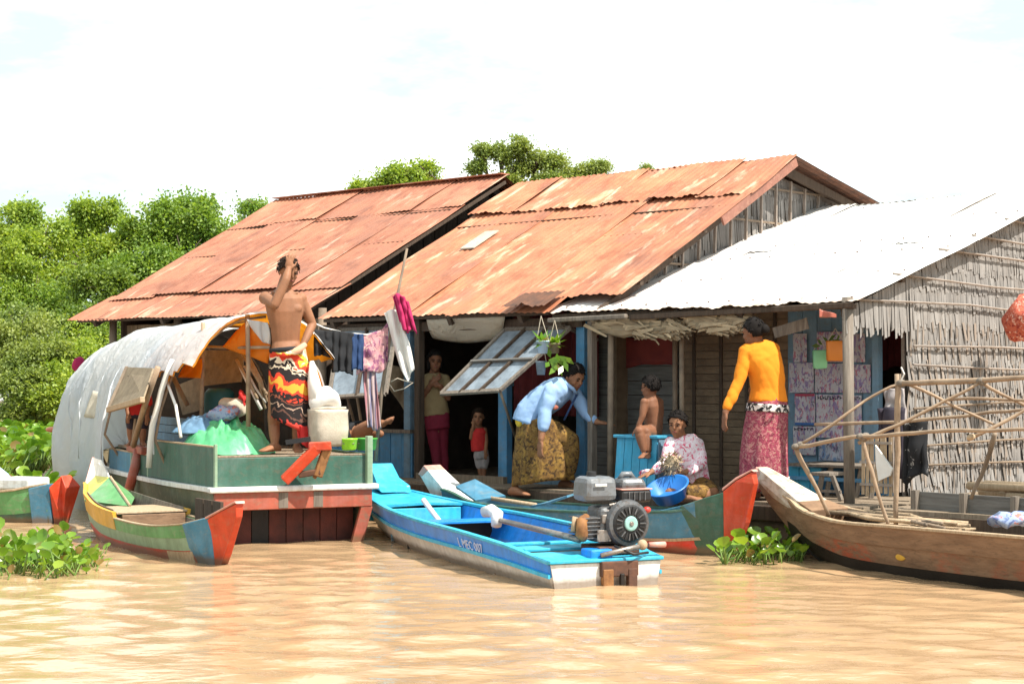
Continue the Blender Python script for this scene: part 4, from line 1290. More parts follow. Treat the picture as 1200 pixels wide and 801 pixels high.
# ---- engine, a thing standing on the stern
fe = Frame(fb(.20, .10, 0), (-.40, .916))
EN = thing("boat_engine", "grey petrol engine with round starter cover mounted on the blue boat's stern", "engine", fe(0,0,.2))
def rbox(fr, c, su, sw, sz, name, mat, parent, bev=.02, taper=1.0):
    mb = MB(); k = taper
    q = [(-1,-1),(1,-1),(1,1),(-1,1)]
    b_ = [fr(c[0]+a*su/2, c[1]+d*sw/2, c[2]-sz/2) for a, d in q]; t_ = [fr(c[0]+a*su/2*k, c[1]+d*sw/2*k, c[2]+sz/2) for a, d in q]
    if V(b_[1]-b_[0]).cross(b_[3]-b_[0]).z < 0: b_, t_ = b_[::-1], t_[::-1]
    return mb.hexa(b_+t_).build(name, M[mat], parent, bevel=bev, smooth=False)
def disc(fr, c, r0, r1, d, name, mat, parent, n=24):
    rings = []
    for q, rr in ((0, r0*.9), (d*.15, r0), (d*.85, r1), (d, r1*.85)):
        rings.append([fr(c[0]-q, c[1]+math.cos(2*math.pi*k/n)*rr, c[2]+math.sin(2*math.pi*k/n)*rr) for k in range(n)])
    return MB().loft(rings).build(name, M[mat], parent, smooth=False)
ez = .37
DW = .10
rbox(fe, (.02,.03,ez+.02), .24,.26,.24, "crankcase", "engine", EN, .03, .90)
rbox(fe, (.03,-.10,ez+.0), .20,.16,.15, "cylinder_block", "engine", EN, .02)
for k in range(6):
    rbox(fe, (.03,-.12,ez-.065+k*.026), .23,.18,.009, "cooling_fin", "engine", EN, .002)
hs = disc(fe, (-.10,DW,ez+.03), .158,.148,.05, "starter_housing", "engine", EN, 30)
st_ = disc(fe, (-.145,DW,ez+.03), .128,.115,.02, "starter_cover", "black", EN, 30)
for k in range(22):
    a = 2*math.pi*k/22
    MB().box(fe(-.170,DW+math.cos(a)*.088,ez+.03+math.sin(a)*.088), fe.f*.004, (fe.r*math.cos(a)+V((0,0,math.sin(a))))*.022, (fe.r*-math.sin(a)+V((0,0,math.cos(a))))*.004).build("vent_rib", M["black"] if k % 2 else M["engine"], st_)
disc(fe, (-.166,DW,ez+.03), .050,.046,.012, "hub_disc", "teal", EN, 22)
disc(fe, (-.176,DW,ez+.03), .018,.014,.010, "hub_bolt", "steel", EN, 8)
rbox(fe, (.03,-.070,ez+.255), .23,.245,.165, "fuel_tank", "tank", EN, .04, .94)
rbox(fe, (-.096,-.085,ez+.285), .006,.085,.018, "tank_badge", "white", EN, .002)
MB().tube([fe(.04,-.09,ez+.34), fe(.04,-.09,ez+.368)], [.034,.032], 14).build("filler_cap", M["black"], EN)
rbox(fe, (.02,.185,ez+.205), .22,.23,.085, "muffler", "black", EN, .02)
rbox(fe, (.02,.180,ez+.285), .19,.21,.075, "air_cleaner", "engine", EN, .03, .82)
rbox(fe, (.02,.185,ez+.250), .225,.235,.010, "muffler_trim", "pink", EN, .003)
for k in range(4):
    rbox(fe, (-.094,.125+k*.04,ez+.205), .008,.008,.06, "muffler_slot", "engine", EN, .002)
MB().tube([fe(.03,.12,ez+.315), fe(.03,.14,ez+.345), fe(.03,.20,ez+.345), fe(.03,.22,ez+.315)], .020, 8).build("carry_handle", M["tank"], EN, smooth=True)
MB().tube([fe(-.09,-.02,ez+.150), fe(-.11,.06,ez+.165), fe(-.11,.17,ez+.15)], .010, 6).build("linkage", M["steel"], EN)
MB().tube([fe(-.08,.0,ez+.16), fe(-.10,.03,ez+.10), fe(-.09,-.02,ez+.06), fe(-.08,-.08,ez+.08)], .008, 6).build("fuel_hose", M["black"], EN, smooth=True)
rbox(fe, (-.09,-.055,ez+.06), .03,.05,.06, "carburettor", "steel", EN, .008)
rbox(fe, (-.105,-.07,ez-.05), .01,.10,.08, "crankcase_cover", "steel", EN, .01)
for q_, r_ in ((-.11,-.08),(-.03,-.08),(-.11,-.02),(-.03,-.02)):
    disc(fe, (-.108,q_,ez+r_), .010,.009,.010, "bolt", "steel", EN, 6)
MB().tube([fe(-.03,-.16,ez+.07), fe(-.06,-.21,ez+.05), fe(-.07,-.215,ez-.04), fe(-.05,-.19,ez-.07)], [.03,.036,.04,.03], 9, .15).build("exhaust", M["rustbrown"], EN, smooth=True)
MB().tube([fe(.0,-.20,ez+.05), fe(-.03,-.25,ez+.07), fe(-.03,-.26,ez-.02)], .016, 8).build("exhaust_pipe", M["drywood"], EN, smooth=True)
MB().ellipsoid(fe(-.08,.265,ez+.11), fe.r*.03, fe.f*.025, V((0,0,.022))).build("fuel_tap", M["red"], EN, smooth=True)
rbox(fe, (.0,.03,.225), .28,.30,.05, "base_plate", "rustedge", EN, .006)
rbox(fe, (-.12,-.13,.205), .16,.16,.07, "mount_block", "blue", EN, .01)
rbox(fe, (-.225,-.02,.115), .05,.27,.10, "bracket", "rustedge", EN, .008)
rbox(fe, (-.235,-.11,.035), .045,.075,.16, "bracket_leg", "rustbrown", EN, .006)
rbox(fe, (-.235,.07,.035), .045,.065,.16, "bracket_leg", "rustedge", EN, .006)
rbox(fe, (-.25,-.01,.01), .03,.03,.15, "bracket_pin", "tar", EN, .006)
MB().tube([fe(-.22,-.15,.205), fe(-.22,.02,.235), fe(-.215,.19,.262)], [.016,.017,.018], 8).build("tiller_bar", M["steel"], EN, smooth=True)
MB().ellipsoid(fe(-.215,.16,.262), fe.r*.036, fe.f*.03, V((0,0,.036))).build("tiller_joint", M["drywood"], EN, smooth=True)
MB().tube([fe(-.215,.21,.262), fe(-.215,.33,.258)], [.016,.020], 8).build("tiller_grip", M["pink"], EN, smooth=True)
MB().tube([fe(-.18,-.03,.26), fe(-.28,.06,.21), fe(-.22,.20,.21)], .009, 6).build("cable", M["black"], EN, smooth=True)
rp_ = PZ(577,607,.30)
MB().tube([fe(.02,-.19,.29), rp_+V((.06,-.05,-.01))], [.024,.020], 8).build("drive_shaft", M["steel"], EN, smooth=True)
rl = MB().tube([rp_+V((-.07,.10,.04)), rp_+V((-.01,.06,.055)), rp_+V((.035,0,.03)), rp_+V((.03,-.05,-.05))], [.040,.052,.052,.04], 12, .05).build("foam_roll", M["white"], smooth=True)
tag(rl, "short curved white roll at the end of the blue boat's drive shaft", "roll")

# ================================================================== small yellow and green boat, left front
fy = Frame((-2.16, 12.60, 0), (-1.58, 2.62))
YB = thing("rowing_boat", "small wooden boat with ochre, green and red strakes and a raised red prow", "boat", fy(1.5,0,0))
st = smooth_st([(-.02,.10,.05,-.05,.33),(.22,.21,.10,-.07,.275),(.7,.28,.17,-.07,.235),(1.3,.31,.20,-.07,.235),(2.0,.29,.17,-.06,.26),(2.6,.20,.09,0,.32),(2.95,.10,.03,.12,.40)], 34)
n0 = 3
for sd in (-1, 1):
    strake(YB, "red_strake", fy, st, sd, -.1, .44, "red")
    strake(YB, "green_strake", fy, st, sd, .44, .72, "palegreen" if sd < 0 else "green", proud=.003)
    q = 18
    strake(YB, "upper_strake", fy, st, sd, .72, 1.0, "green", q0=0, q1=q, proud=.006)
    strake(YB, "washboard", fy, st, sd, .72, 1.18, "yellow", q0=q-1, proud=.010)
    gunwale(YB, fy, st, sd, "drywood", .035, .012, 0, 18)
for sd in (-1, 1):
    rings = []
    for s in st[3:-4]:
        a_ = [side_pt(fy, s, sd, v, .55, .026) for v in (.2,.55,(1.22 if s[0] > 1.5 else .98))]
        b_ = [side_pt(fy, s, sd, v, .55, .034) for v in ((1.22 if s[0] > 1.5 else .98),.55,.2)]
        rings.append(a_+b_)
    if sd < 0: rings = [r_[::-1] for r_ in rings]
    MB().loft(rings).build("inner_lining", M["oldwood"], YB)
strake(YB, "bare_patch", fy, st, -1, -.06, .42, "drywood", q0=2, q1=7, proud=.006)
bottom(YB, "bottom_board", fy, st, "tar")
floorboards(YB, fy, st, .25, 1.2, .075, 7, "darkwood", inset=.05)
floorboards(YB, fy, st, 1.45, 2.15, .285, 3, "drywood", inset=.02)
cross(YB, "bulkhead", fy, st, 1.42, .16, .02, .22, "brownwood")
# prow: blue cheek, red blade, pale edge (at the near end)
def blade(parent, fr, name, pts, half, mat, th=None):
    """a solid vertical piece in the boat's centre plane: pts (u,z), half thickness per point"""
    n = len(pts); hv = half if isinstance(half, (list,tuple)) else [half]*n
    a = [fr(u, -h, z) for (u,z), h in zip(pts, hv)]; b_ = [fr(u, h, z) for (u,z), h in zip(pts, hv)]
    mb = MB().add(a+b_, [list(range(n)), list(range(n,2*n))[::-1]] + [(i, i+n, (i+1)%n+n, (i+1)%n) for i in range(n)])
    o = mb.build(name, M[mat], parent, bevel=.007)
    bm = bmesh.new(); bm.from_mesh(o.data); bmesh.ops.recalc_face_normals(bm, faces=bm.faces); bm.to_mesh(o.data); bm.free()
    return o
blade(YB, fy, "prow_cheek", [(.20,-.06),(.17,.285),(-.02,.34),(-.09,.345),(-.04,-.06)], [.105,.225,.13,.10,.05], "steelblue")
blade(YB, fy, "prow", [(-.03,-.05),(-.05,.33),(-.18,.385),(-.40,.465),(-.40,.37),(-.20,.09),(-.07,-.05)], [.045,.115,.085,.03,.025,.025,.025], "orangered")
blade(YB, fy, "prow_cap", [(-.05,.335),(-.40,.472),(-.42,.465),(-.40,.485),(-.05,.35)], [.13,.04,.035,.04,.13], "pink")
for k in range(3):   # dark dado boards standing along the far side
    p = fy(.62+k*.17, .30, .10)
    MB().box(fy(.62+k*.19,.235,.29), fy.f*.085, fy.r*.012, V((0,0,.12))).build("side_board", M["darkwood"], YB)
# raised painted stern: pale tall triangle, lemon and green faces
ZP = lambda u, w, z: fy(u, w, z)
mb = MB().add([fy(2.28,-.25,.30), fy(2.86,-.13,.40), fy(2.97,0,.70), fy(2.72,.0,.48), fy(2.30,.0,.31)], [(0,1,2,3,4)])
def facet(name, pts, mat): 
    return MB().add([fy(*p) for p in pts], [list(range(len(pts)))]).build(name, M[mat], YB, solid=.02, solidoff=0)
facet("stern_panel", [(2.50,-.235,.315),(2.93,-.10,.41),(2.93,.0,.50),(2.62,.02,.50)], "lemon")
facet("stern_panel", [(2.93,-.10,.41),(3.02,0,.66),(2.90,.04,.64),(2.62,.02,.50),(2.93,0,.50)], "white")
facet("stern_panel", [(2.02,.0,.285),(2.50,-.235,.315),(2.62,.02,.50)], "green")
facet("stern_panel", [(2.02,.0,.285),(2.62,.02,.50),(2.55,.22,.33)], "green")
MB().tube([fy(2.60,.02,.51), fy(2.02,.0,.30)], .012, 6).build("stern_rib", M["drywood"], YB)
facet("stern_cap", [(2.93,-.10,.415),(3.00,-.05,.42),(3.06,0,.64),(3.02,0,.665)], "pink")

# ================================================================== green boat cut by the left edge
fl = Frame((-4.34, 16.25, 0), (-.93, .36))
LB = thing("rowing_boat", "green wooden boat with red end board, cut off by the left edge", "boat", fl(1,0,0))
st = smooth_st([(0,.15,.07,-.05,.36),(.3,.30,.18,-.06,.30),(.9,.36,.24,-.07,.27),(1.6,.36,.24,-.07,.27),(2.6,.2,.1,0,.34)], 20)
for sd in (-1, 1):
    strake(LB, "lower_hull", fl, st, sd, 0, .40, "darkgreen")
    strake(LB, "strake", fl, st, sd, .40, 1.0, "green", proud=.004)
    gunwale(LB, fl, st, sd, "drywood", .05, .02)
bottom(LB, "bottom_board", fl, st, "tar")
blade(LB, fl, "prow_cheek", [(.14,-.05),(.12,.33),(-.04,.375),(-.02,-.05)], [.16,.26,.16,.07], "steelblue")
blade(LB, fl, "prow", [(-.03,-.02),(-.05,.34),(-.12,.45),(-.20,.34),(-.12,-.02)], [.06,.17,.07,.12,.04], "orangered")
floorboards(LB, fl, st, .3, 1.5, .2, 5, "drywood", inset=.03)
MB().box(fl(.42,.05,.36), fl.f*.20, fl.r*.17, V((0,0,.055))).build("thwart", M["white"], LB, bevel=.02)
MB().box(fl(.80,.05,.34), fl.f*.06, fl.r*.26, V((0,0,.05))).build("thwart", M["drywood"], LB, bevel=.01)
tt_ = MB().add([fl(.62,-.1,.40), fl(1.05,.0,.40), fl(.98,.05,.70), fl(.72,.3,.40)], [(0,1,2),(1,3,2),(3,0,2),(0,3,1)]).build("folded_cloth", M["potblue"], bevel=.01)
tag(tt_, "pale blue pointed fold of cloth standing in the left edge boat", "cloth")

# ================================================================== low boat behind the blue one: red prow right, white end left
fr_ = Frame((1.59, 13.30, 0), (-2.25, 2.10))
RB = thing("rowing_boat", "teal and red wooden boat with a tall red prow moored at the deck", "boat", fr_(1.5,0,0))
st = smooth_st([(-.05,.11,.05,-.05,.36),(.25,.28,.14,-.06,.32),(.9,.36,.22,-.07,.285),(1.7,.37,.24,-.07,.27),(2.4,.28,.15,-.04,.29),(2.9,.14,.05,.05,.37)], 30)
for sd in (-1, 1):
    strake(RB, "lower_hull", fr_, st, sd, -.1, .42, "red")
    strake(RB, "strake", fr_, st, sd, .46, 1.0, "steelblue", proud=.004)
    strake(RB, "strake_edge", fr_, st, sd, .41, .47, "drywood", proud=.012)
    gunwale(RB, fr_, st, sd, "darkgreen", .045, .02)
bottom(RB, "bottom_board", fr_, st, "tar")
blade(RB, fr_, "prow_cheek", [(.42,.08),(.36,.33),(.10,.395),(-.02,.44),(-.02,.05)], [.235,.285,.225,.17,.08], "steelblue")
blade(RB, fr_, "prow_cheek", [(.14,-.04),(.17,.375),(-.02,.445),(-.15,.49),(-.10,-.04)], [.125,.25,.185,.115,.045], "darkgreen")
blade(RB, fr_, "prow", [(-.09,-.04),(-.145,.495),(-.24,.58),(-.355,.65),(-.375,.56),(-.30,.26),(-.17,-.04)], [.04,.118,.08,.032,.03,.03,.025], "orangered")
blade(RB, fr_, "prow_cap", [(-.14,.50),(-.24,.585),(-.355,.657),(-.375,.65),(-.355,.670),(-.24,.605),(-.14,.52)], [.122,.085,.036,.032,.036,.085,.122], "pink")
floorboards(RB, fr_, st, .3, 2.3, .10, 12, "deckwood", inset=.05)
for u in (.75, 1.35, 1.9):
    cross(RB, "thwart", fr_, st, u, .175, .10, .02, "steelblue")
blade(RB, fr_, "stern_post", [(2.70,.24),(2.85,.36),(3.16,.58),(3.24,.50),(3.02,.20)], [.15,.14,.10,.09,.06], "white")
blade(RB, fr_, "stern_cap", [(3.165,.585),(3.10,.54),(3.20,.48),(3.255,.50)], [.105,.108,.10,.093], "pink")
facet2 = MB().add([fr_(2.35,-.27,.30), fr_(2.72,-.14,.40), fr_(2.62,.0,.46), fr_(2.25,.0,.33)], [(0,1,2,3)]).build("stern_panel", M["steelblue"], RB, solid=.02)
ppl = MB()
ppl.add([fr_(1.55,-.24,.27), fr_(1.95,-.22,.27), fr_(1.98,-.02,.36), fr_(1.58,.0,.34)], [(0,1,2,3)])
pd = thing("paddle", "wooden paddle with blue blade lying across the teal boat", "paddle", fr_(1.6,0,.27))
MB().tube([fr_(2.55,-.1,.34), fr_(1.75,-.16,.30)], .018, 8).build("shaft", M["drywood"], pd, smooth=True)
blq = [(1.78,-.20,.285),(1.50,-.30,.33),(1.28,-.30,.40),(1.30,-.14,.42),(1.52,-.08,.36),(1.74,-.11,.305)]
MB().add([fr_(*p) for p in blq], [list(range(6))]).build("blade", M["steelblue"], pd, solid=.016, solidoff=0)

# ================================================================== brown boat at the right with the pole frame
fo = Frame((2.25, 13.0, 0), (.62, -.785))
OB = thing("wooden_boat", "long weathered brown boat with traces of red paint and a pale prow", "boat", fo(1.5,0,0))
# u runs from the prow towards the camera; w > 0 is the side that faces it
st = smooth_st([(-.15,.10,.02,.16,.46),(.15,.24,.06,.02,.37),(.6,.38,.16,-.08,.325),(1.2,.50,.28,-.11,.335),(2.2,.58,.36,-.12,.345),(3.4,.60,.38,-.12,.35),(4.6,.56,.34,-.12,.35)], 40)
for sd in (-1, 1):
    strake(OB, "lower_hull", fo, st, sd, 0, .40, "tar")
    strake(OB, "hull_plank", fo, st, sd, .40, .70, "brownred", proud=.003)
    strake(OB, "hull_plank", fo, st, sd, .70, 1.0, "brownwood", proud=.012)
    gunwale(OB, fo, st, sd, "drywood", .06, .02)
bottom(OB, "bottom_board", fo, st, "tar")
sy_ = interp(st, 1.24); pc_ = side_pt(fo, (1.24, *sy_), 1, .55, .55, -.006)
MB().ellipsoid(pc_, fo.f*.045, V((0,0,.024)), fo.r*.004, 14, 8).build("paint_patch", M["yellow"], OB, smooth=True)
blade(OB, fo, "prow", [(.16,.12),(.22,.385),(-.10,.485),(-.50,.65),(-.55,.60),(-.40,.41),(-.12,.16)], [.10,.215,.125,.05,.04,.03,.03], "brownwood")
blade(OB, fo, "prow_face", [(.06,.33),(.08,.425),(-.12,.515),(-.46,.668),(-.52,.60),(-.34,.45)], [.165,.17,.13,.065,.05,.05], "wornwhite")
blade(OB, fo, "prow_tip", [(-.42,.63),(-.48,.674),(-.545,.61),(-.47,.50)], [.072,.066,.055,.05], "pink")
floorboards(OB, fo, st, .55, 1.25, .285, 7, "drywood", inset=.03)
floorboards(OB, fo, st, 1.9, 4.5, .285, 18, "drywood", inset=.03)
floorboards(OB, fo, st, 1.25, 1.9, .06, 5, "deckwood", inset=.06)
# standing boards along the far side, with uprights
for k in range(7):
    u0 = .62+k*.44
    MB().box(fo(u0+.21,-.53,.41), fo.f*.205, fo.r*.012, V((0,0,.105))).build("side_board", M["greyboard"], OB)
    MB().box(fo(u0,-.50,.40), fo.f*.022, fo.r*.03, V((0,0,.125))).build("side_upright", M["oldwood"], OB)
# loose sticks on the foredeck and along the far side
for k in range(9):
    a = random.uniform(.2,.9)
    s_ = MB().tube([fo(.05+random.uniform(-.1,.1),random.uniform(-.3,.1),.35+random.uniform(0,.03)), fo(.5+a*.4,random.uniform(-.35,.2),.335+random.uniform(0,.02)), fo(1.1+a*.3,random.uniform(-.38,.25),.32+random.uniform(0,.03))], random.uniform(.010,.018), 6, .1).build("stick", M["drywood"] if k % 3 else M["pole2"], smooth=True)
    tag(s_, "thin dry stick lying on the brown boat's foredeck", "stick", "loose sticks on the brown boat's foredeck")
for k in range(14):
    j = .062*(k // 5)
    s_ = MB().tube([fo(1.0+random.uniform(-.2,.3),-.74-.08*(k%5),.44+j), fo(2.2,-.76-.08*(k%5)+random.uniform(-.05,.05),.45+j), fo(3.8+random.uniform(-.2,.3),-.74-.08*(k%5),.44+j)], random.uniform(.022,.036), 7, .1).build("log", M["drywood"], smooth=True)
    tag(s_, "pale straight pole in the pile beyond the brown boat", "log", "pale poles piled beyond the brown boat")
# the pole frame standing on it
PF = thing("pole_frame", "gabled frame of peeled poles standing on the brown boat", "frame", fo(1.6,0,.3))
def fp(px, py, w):
    """point where the pixel ray meets the boat's vertical plane w = const"""
    d = ray(px, py); k = (w - (EYEP-fo.o).dot(fo.r))/d.dot(fo.r)
    return EYEP + d*k
WN, WF, WC = .46, -.48, .0
def pf(pts, r=.018, mat="pole", name="pole"):
    """a crooked branch through the points"""
    Q = []; sd = random.uniform(0, 90)
    for i in range(len(pts)-1):
        for k in range(4):
            p = V(pts[i]).lerp(V(pts[i+1]), k/4)
            Q.append(p + V(mnoise.noise_vector(p*2.3+V((sd,0,0))))*.022 + V(mnoise.noise_vector(p*7+V((0,sd,0))))*.008)
    Q.append(V(pts[-1])); Q[0] = V(pts[0]); n = len(Q); r = r*.74
    return MB().tube(Q, [r*(1.12-.30*i/(n-1))*(1+.12*mnoise.noise(V((i*.9, sd, 0)))) for i in range(n)], 8, .07).build(name, M[mat], PF, smooth=True)
WN, WF = .46, -.44
pf([fp(932,523,WN), fp(1000,512,WN), fp(1053,507,WN), fp(1130,505,WN), fp(1260,502,WN)], .019, name="side_rail")
pf([fp(955,497,WF), fp(1055,495,WF), fp(1157,485,WF), fp(1260,474,WF)], .017, name="side_rail")
pf([fp(1052,449,0), fp(1145,447,0), fp(1200,442,0), fp(1280,437,0)], .026, name="ridge_pole")
pf([fp(1052,438,0), fp(1051,530,0), fp(1050,617,0)], .029, name="post")
pf([fp(932,520,WN), fp(952,562,.36), fp(971,603,.25)], .022, name="leg")
pf([fp(1010,512,WN), fp(1026,565,.42), fp(1042,617,.36)], .019, name="leg")
pf([fp(1166,508,WF+.1), fp(1153,548,WF), fp(1138,584,WF)], .024, mat="pole2", name="leg")
pf([fp(934,522,WN), fp(990,487,.3), fp(1014,470,.15), fp(1055,450,0)], .015, name="rafter")
pf([fp(1006,519,WN), fp(1052,499,.33), fp(1110,468,.12), fp(1148,448,0)], .017, name="rafter")
pf([fp(1064,450,0), fp(1120,476,-.22), fp(1170,499,WF)], .015, name="rafter")
pf([fp(1148,446,0), fp(1200,476,-.25), fp(1240,497,WF)], .015, name="rafter")
pf([fp(1138,513,WN), fp(1195,483,.2), fp(1262,446,0)], .016, name="rafter")
pf([fp(1112,468,-.2), fp(1200,468,-.2), fp(1270,466,-.2)], .014, name="purlin")
for px, py, w_ in ((1055,448,0),(935,521,WN),(1011,513,WN),(1148,447,0)):
    p = fp(px, py, w_)
    mb = MB()
    for k in range(3):
        mb.ellipsoid(p+V((random.uniform(-.02,.02),0,random.uniform(-.02,.02))), V((.03,0,.008)), V((0,.035,0)), V((-.008,0,.022)), 8, 6)
    mb.build("lashing", M["oldwood"], PF, smooth=True)
# lashing ends
MB().tube([fp(1055,447,0), fp(1058,438,0)+V((.01,0,0)), fp(1056,430,0)], .006, 5).build("cord_end", M["whitecloth"], PF)
MB().ellipsoid(fp(1138,512,WN), V((.03,0,.012)), V((0,.03,0)), V((-.01,0,.02)), 8, 6).build("pole_end", M["drywood"], PF, smooth=True)
b_ = MB().ellipsoid(fp(1186,609,.1)+V((0,0,.0)), V((.15,0,.0)), V((0,.12,0)), V((.02,0,.045)), 24, 14).jitter(.035, 14)
tag(b_.build("rag", M["clothmix"], smooth=True), "crumpled blue and orange rag lying on the brown boat's deck", "cloth")

# ================================================================== big green boat with the white canopy
fg = Frame((-1.80, 14.10, 0), (-.425, .905))
GB = thing("house_boat", "broad green family boat with red stern and white arched tarpaulin canopy", "boat", fg(2.5,0,0))
HB = .675
st = smooth_st([(0,HB,.56,-.12,.44),(1.2,.74,.58,-.12,.43),(2.6,.76,.54,-.12,.43),(4.6,.74,.46,-.12,.45),(6.0,.60,.30,-.08,.52),(7.0,.30,.12,.05,.64),(7.5,.10,.04,.25,.72)], 40)
for sd in (-1, 1):
    strake(GB, "lower_hull", fg, st, sd, 0, .42, "olive")
    strake(GB, "hull_plank", fg, st, sd, .42, 1.0, "olive", proud=.006)
    gunwale(GB, fg, st, sd, "white", .075, .04, name="rub_rail")
bottom(GB, "bottom_board", fg, st, "tar")
# stern: red frame round the dark planked transom
def gbox(u, w, z, su, sw, sz, name, mat, parent=None, bev=.006):
    return rbox(fg, (u,w,z), su, sw, sz, name, M_NAME(mat), parent or GB, bev)
def M_NAME(m): return m
W2 = HB*2
gbox(-.02, 0, .46, .10, W2+.10, .045, "stern_rail", "white", bev=.012)
gbox(-.012, 0, .365, .05, W2, .145, "stern_beam", "fadedred")
MB().beam(fg(-.01,-HB+.05,.30), fg(.03,-HB+.13,-.10), .045, .11, fg.r).build("stern_post", M["fadedred"], GB, bevel=.006)
MB().beam(fg(-.01,HB-.04,.30), fg(.03,HB-.14,-.10), .045, .10, fg.r).build("stern_post", M["fadedred"], GB, bevel=.006)
for w_ in (-.10,.20):
    gbox(-.018, w_, .365, .045, .085, .135, "stern_cleat", "oldwood")
for k in range(8):
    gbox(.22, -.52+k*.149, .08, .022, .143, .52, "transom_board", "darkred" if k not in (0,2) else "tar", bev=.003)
# green bulwarks: near side panels and stern board
def side_panel(u0, u1, z0, z1, mat, name, w0=None):
    mb = MB(); w_ = lambda u: -(interp(st, u)[0]-.015)
    mb.hexa([fg(u0,w_(u0)-.012,z0), fg(u1,w_(u1)-.012,z0), fg(u1,w_(u1)+.012,z0), fg(u0,w_(u0)+.012,z0),
             fg(u0,w_(u0)-.012,z1), fg(u1,w_(u1)-.012,z1), fg(u1,w_(u1)+.012,z1), fg(u0,w_(u0)+.012,z1)][::1])
    o = mb.build(name, M[mat], GB, bevel=.004)
    bm = bmesh.new(); bm.from_mesh(o.data); bmesh.ops.recalc_face_normals(bm, faces=bm.faces); bm.to_mesh(o.data); bm.free()
    return o
side_panel(.02, 1.95, .475, .80, "darkgreen", "bulwark_board")
side_panel(2.0, 2.62, .475, .66, "darkgreen", "bulwark_board")
side_panel(2.66, 3.6, .475, .66, "steelblue", "bulwark_board")
for u_, z1 in ((.0,.83),(1.98,.80),(2.64,.68)):
    side_panel(u_-.02, u_+.02, .47, z1, "palegreen", "bulwark_post")
side_panel(0, 1.97, .80, .815, "drywood", "bulwark_cap")
side_panel(1.97, 3.6, .66, .675, "drywood", "bulwark_cap")
gbox(.02, 0, .60, .025, W2-.02, .235, "stern_board", "darkgreen")
gbox(.03, .0, .725, .04, W2-.02, .018, "stern_cap", "deckwood")
gbox(-.01, HB-.02, .66, .06, .05, .44, "corner_post", "palegreen")
gbox(.5, HB-.02, .60, 1.0, .022, .27, "bulwark_board", "darkgreen")
# inner deck
for k in range(14):
    u0 = .05+k*.24
    b_ = interp(st, u0)[0]-.05
    MB().box(fg(u0+.12,0,.70), fg.f*.116, fg.r*b_, V((0,0,.012))).build("deck_board", M["deckwood"], GB)
# red curved knee and beam at the side
kn = MB().tube([fg(2.30,-.76,.70), fg(2.26,-.80,.55), fg(2.30,-.83,.40), fg(2.42,-.84,.26)], .045, 10, .03).build("knee_timber", M["fadedred"], GB, smooth=True)
MB().beam(fg(2.05,-.76,.70), fg(2.75,-.74,.71), .07, .07).build("side_beam", M["fadedred"], GB, bevel=.012)
# red carved rudder yoke on the stern
def quadbar(pts, half, mat, name, parent):
    mb = MB(); mb.beam(pts[0], pts[1], half[0], half[1], fg.f); return mb.build(name, M[mat], parent, bevel=.01)
YK = thing("rudder_yoke", "red painted wooden yoke leaning on the white stern rail below the man", "boat fitting", fg(-.06,.1,.48))
quadbar([P(333,563,13.98), P(372,524,13.98)], (.085,.07), "orangered", "arm", YK)
quadbar([P(362,523,13.98), P(388,522,13.98)], (.07,.07), "orangered", "head_block", YK)
quadbar([P(384,523,14.0), P(372,558,14.0)], (.075,.055), "rustbrown", "arm", YK)
quadbar([P(350,556,14.0), P(376,552,14.0)], (.05,.06), "rustedge", "cross_piece", YK)
MB().beam(P(368,560,14.02), P(378,545,14.02), .03, .03).build("wedge", M["rustbrown"], YK)
MB().beam(P(335,518,14.2), P(364,514,14.2), .03, .04).build("rail_bar", M["black"], YK)

# ---- canopy: an arched tarpaulin, white outside, orange inside
CR, CZ, CB = .86, 1.90, .50
U0, U1 = .75, 5.95
def arch(u, th, off=0.0):
    """th 0 = near (left) foot, pi = far foot"""
    k = (u-U0)/(U1-U0)
    top = 1.91 - .05*k - .10*max(0, k-.7)/.3
    r_ = CR*(.94+.06*min(1,k*3))+off
    c_, s_ = math.cos(th), math.sin(th)
    sq = (abs(c_)**.80)*(1 if c_ > 0 else -1); sv = abs(s_)**.90
    w_ = -sq*r_; z = CB + (top-CB+off)*sv
    n = mnoise.noise(V((u*1.3, th*2.2, 1)))*.035 + mnoise.noise(V((u*3.1, th*1.4, 4)))*.018 + .012*math.sin(u*7+th*2)
    n += .055*mnoise.noise(V((u*5.0+th*1.2, th*1.0, 9))) + .035*abs(mnoise.noise(V((u*9-th*3, th*2.2, 2)))) + .016*abs(mnoise.noise(V((u*17+th*5, th*5, 5))))
    sd_ = max(0, 1-th/1.1); n += sd_*(.05*abs(mnoise.noise(V((u*4.3, .3*th, 6)))) - .03*math.sin(u*5+1)) 
    w_ += -sq*n; z += sv*n*.6
    if th < .01 or th > math.pi-.01: pass
    return fg(u, w_, z)
def canopy(u, v, off=0): return arch(U0+(U1-U0)*u, math.pi*v, off)
def keep_tarp(u, v):
    uu = U0+(U1-U0)*u; th = math.pi*v
    if uu < 1.42: return .64 - .10*math.sin(uu*5) < th < 2.35          # forward awning
    if uu < 1.50: return th > .10                                       # strip between doorway and hatch
    if uu < 3.20: return th > .64 + .03*math.sin(uu*9) - .10*max(0, uu-2.9)/.3
    return True
mb = MB().grid(lambda u, v: canopy(u, v), 150, 84, keep_tarp)
CN = mb.build("canopy_tarpaulin", M["tarp"], GB, smooth=True)
mb = MB().grid(lambda u, v: canopy(u, v, -.016), 150, 84, lambda u, v: keep_tarp(u, v) and U0+(U1-U0)*u < 2.4 and v > .17)
mb.build("canopy_lining", M["tarporange"], CN, smooth=True)
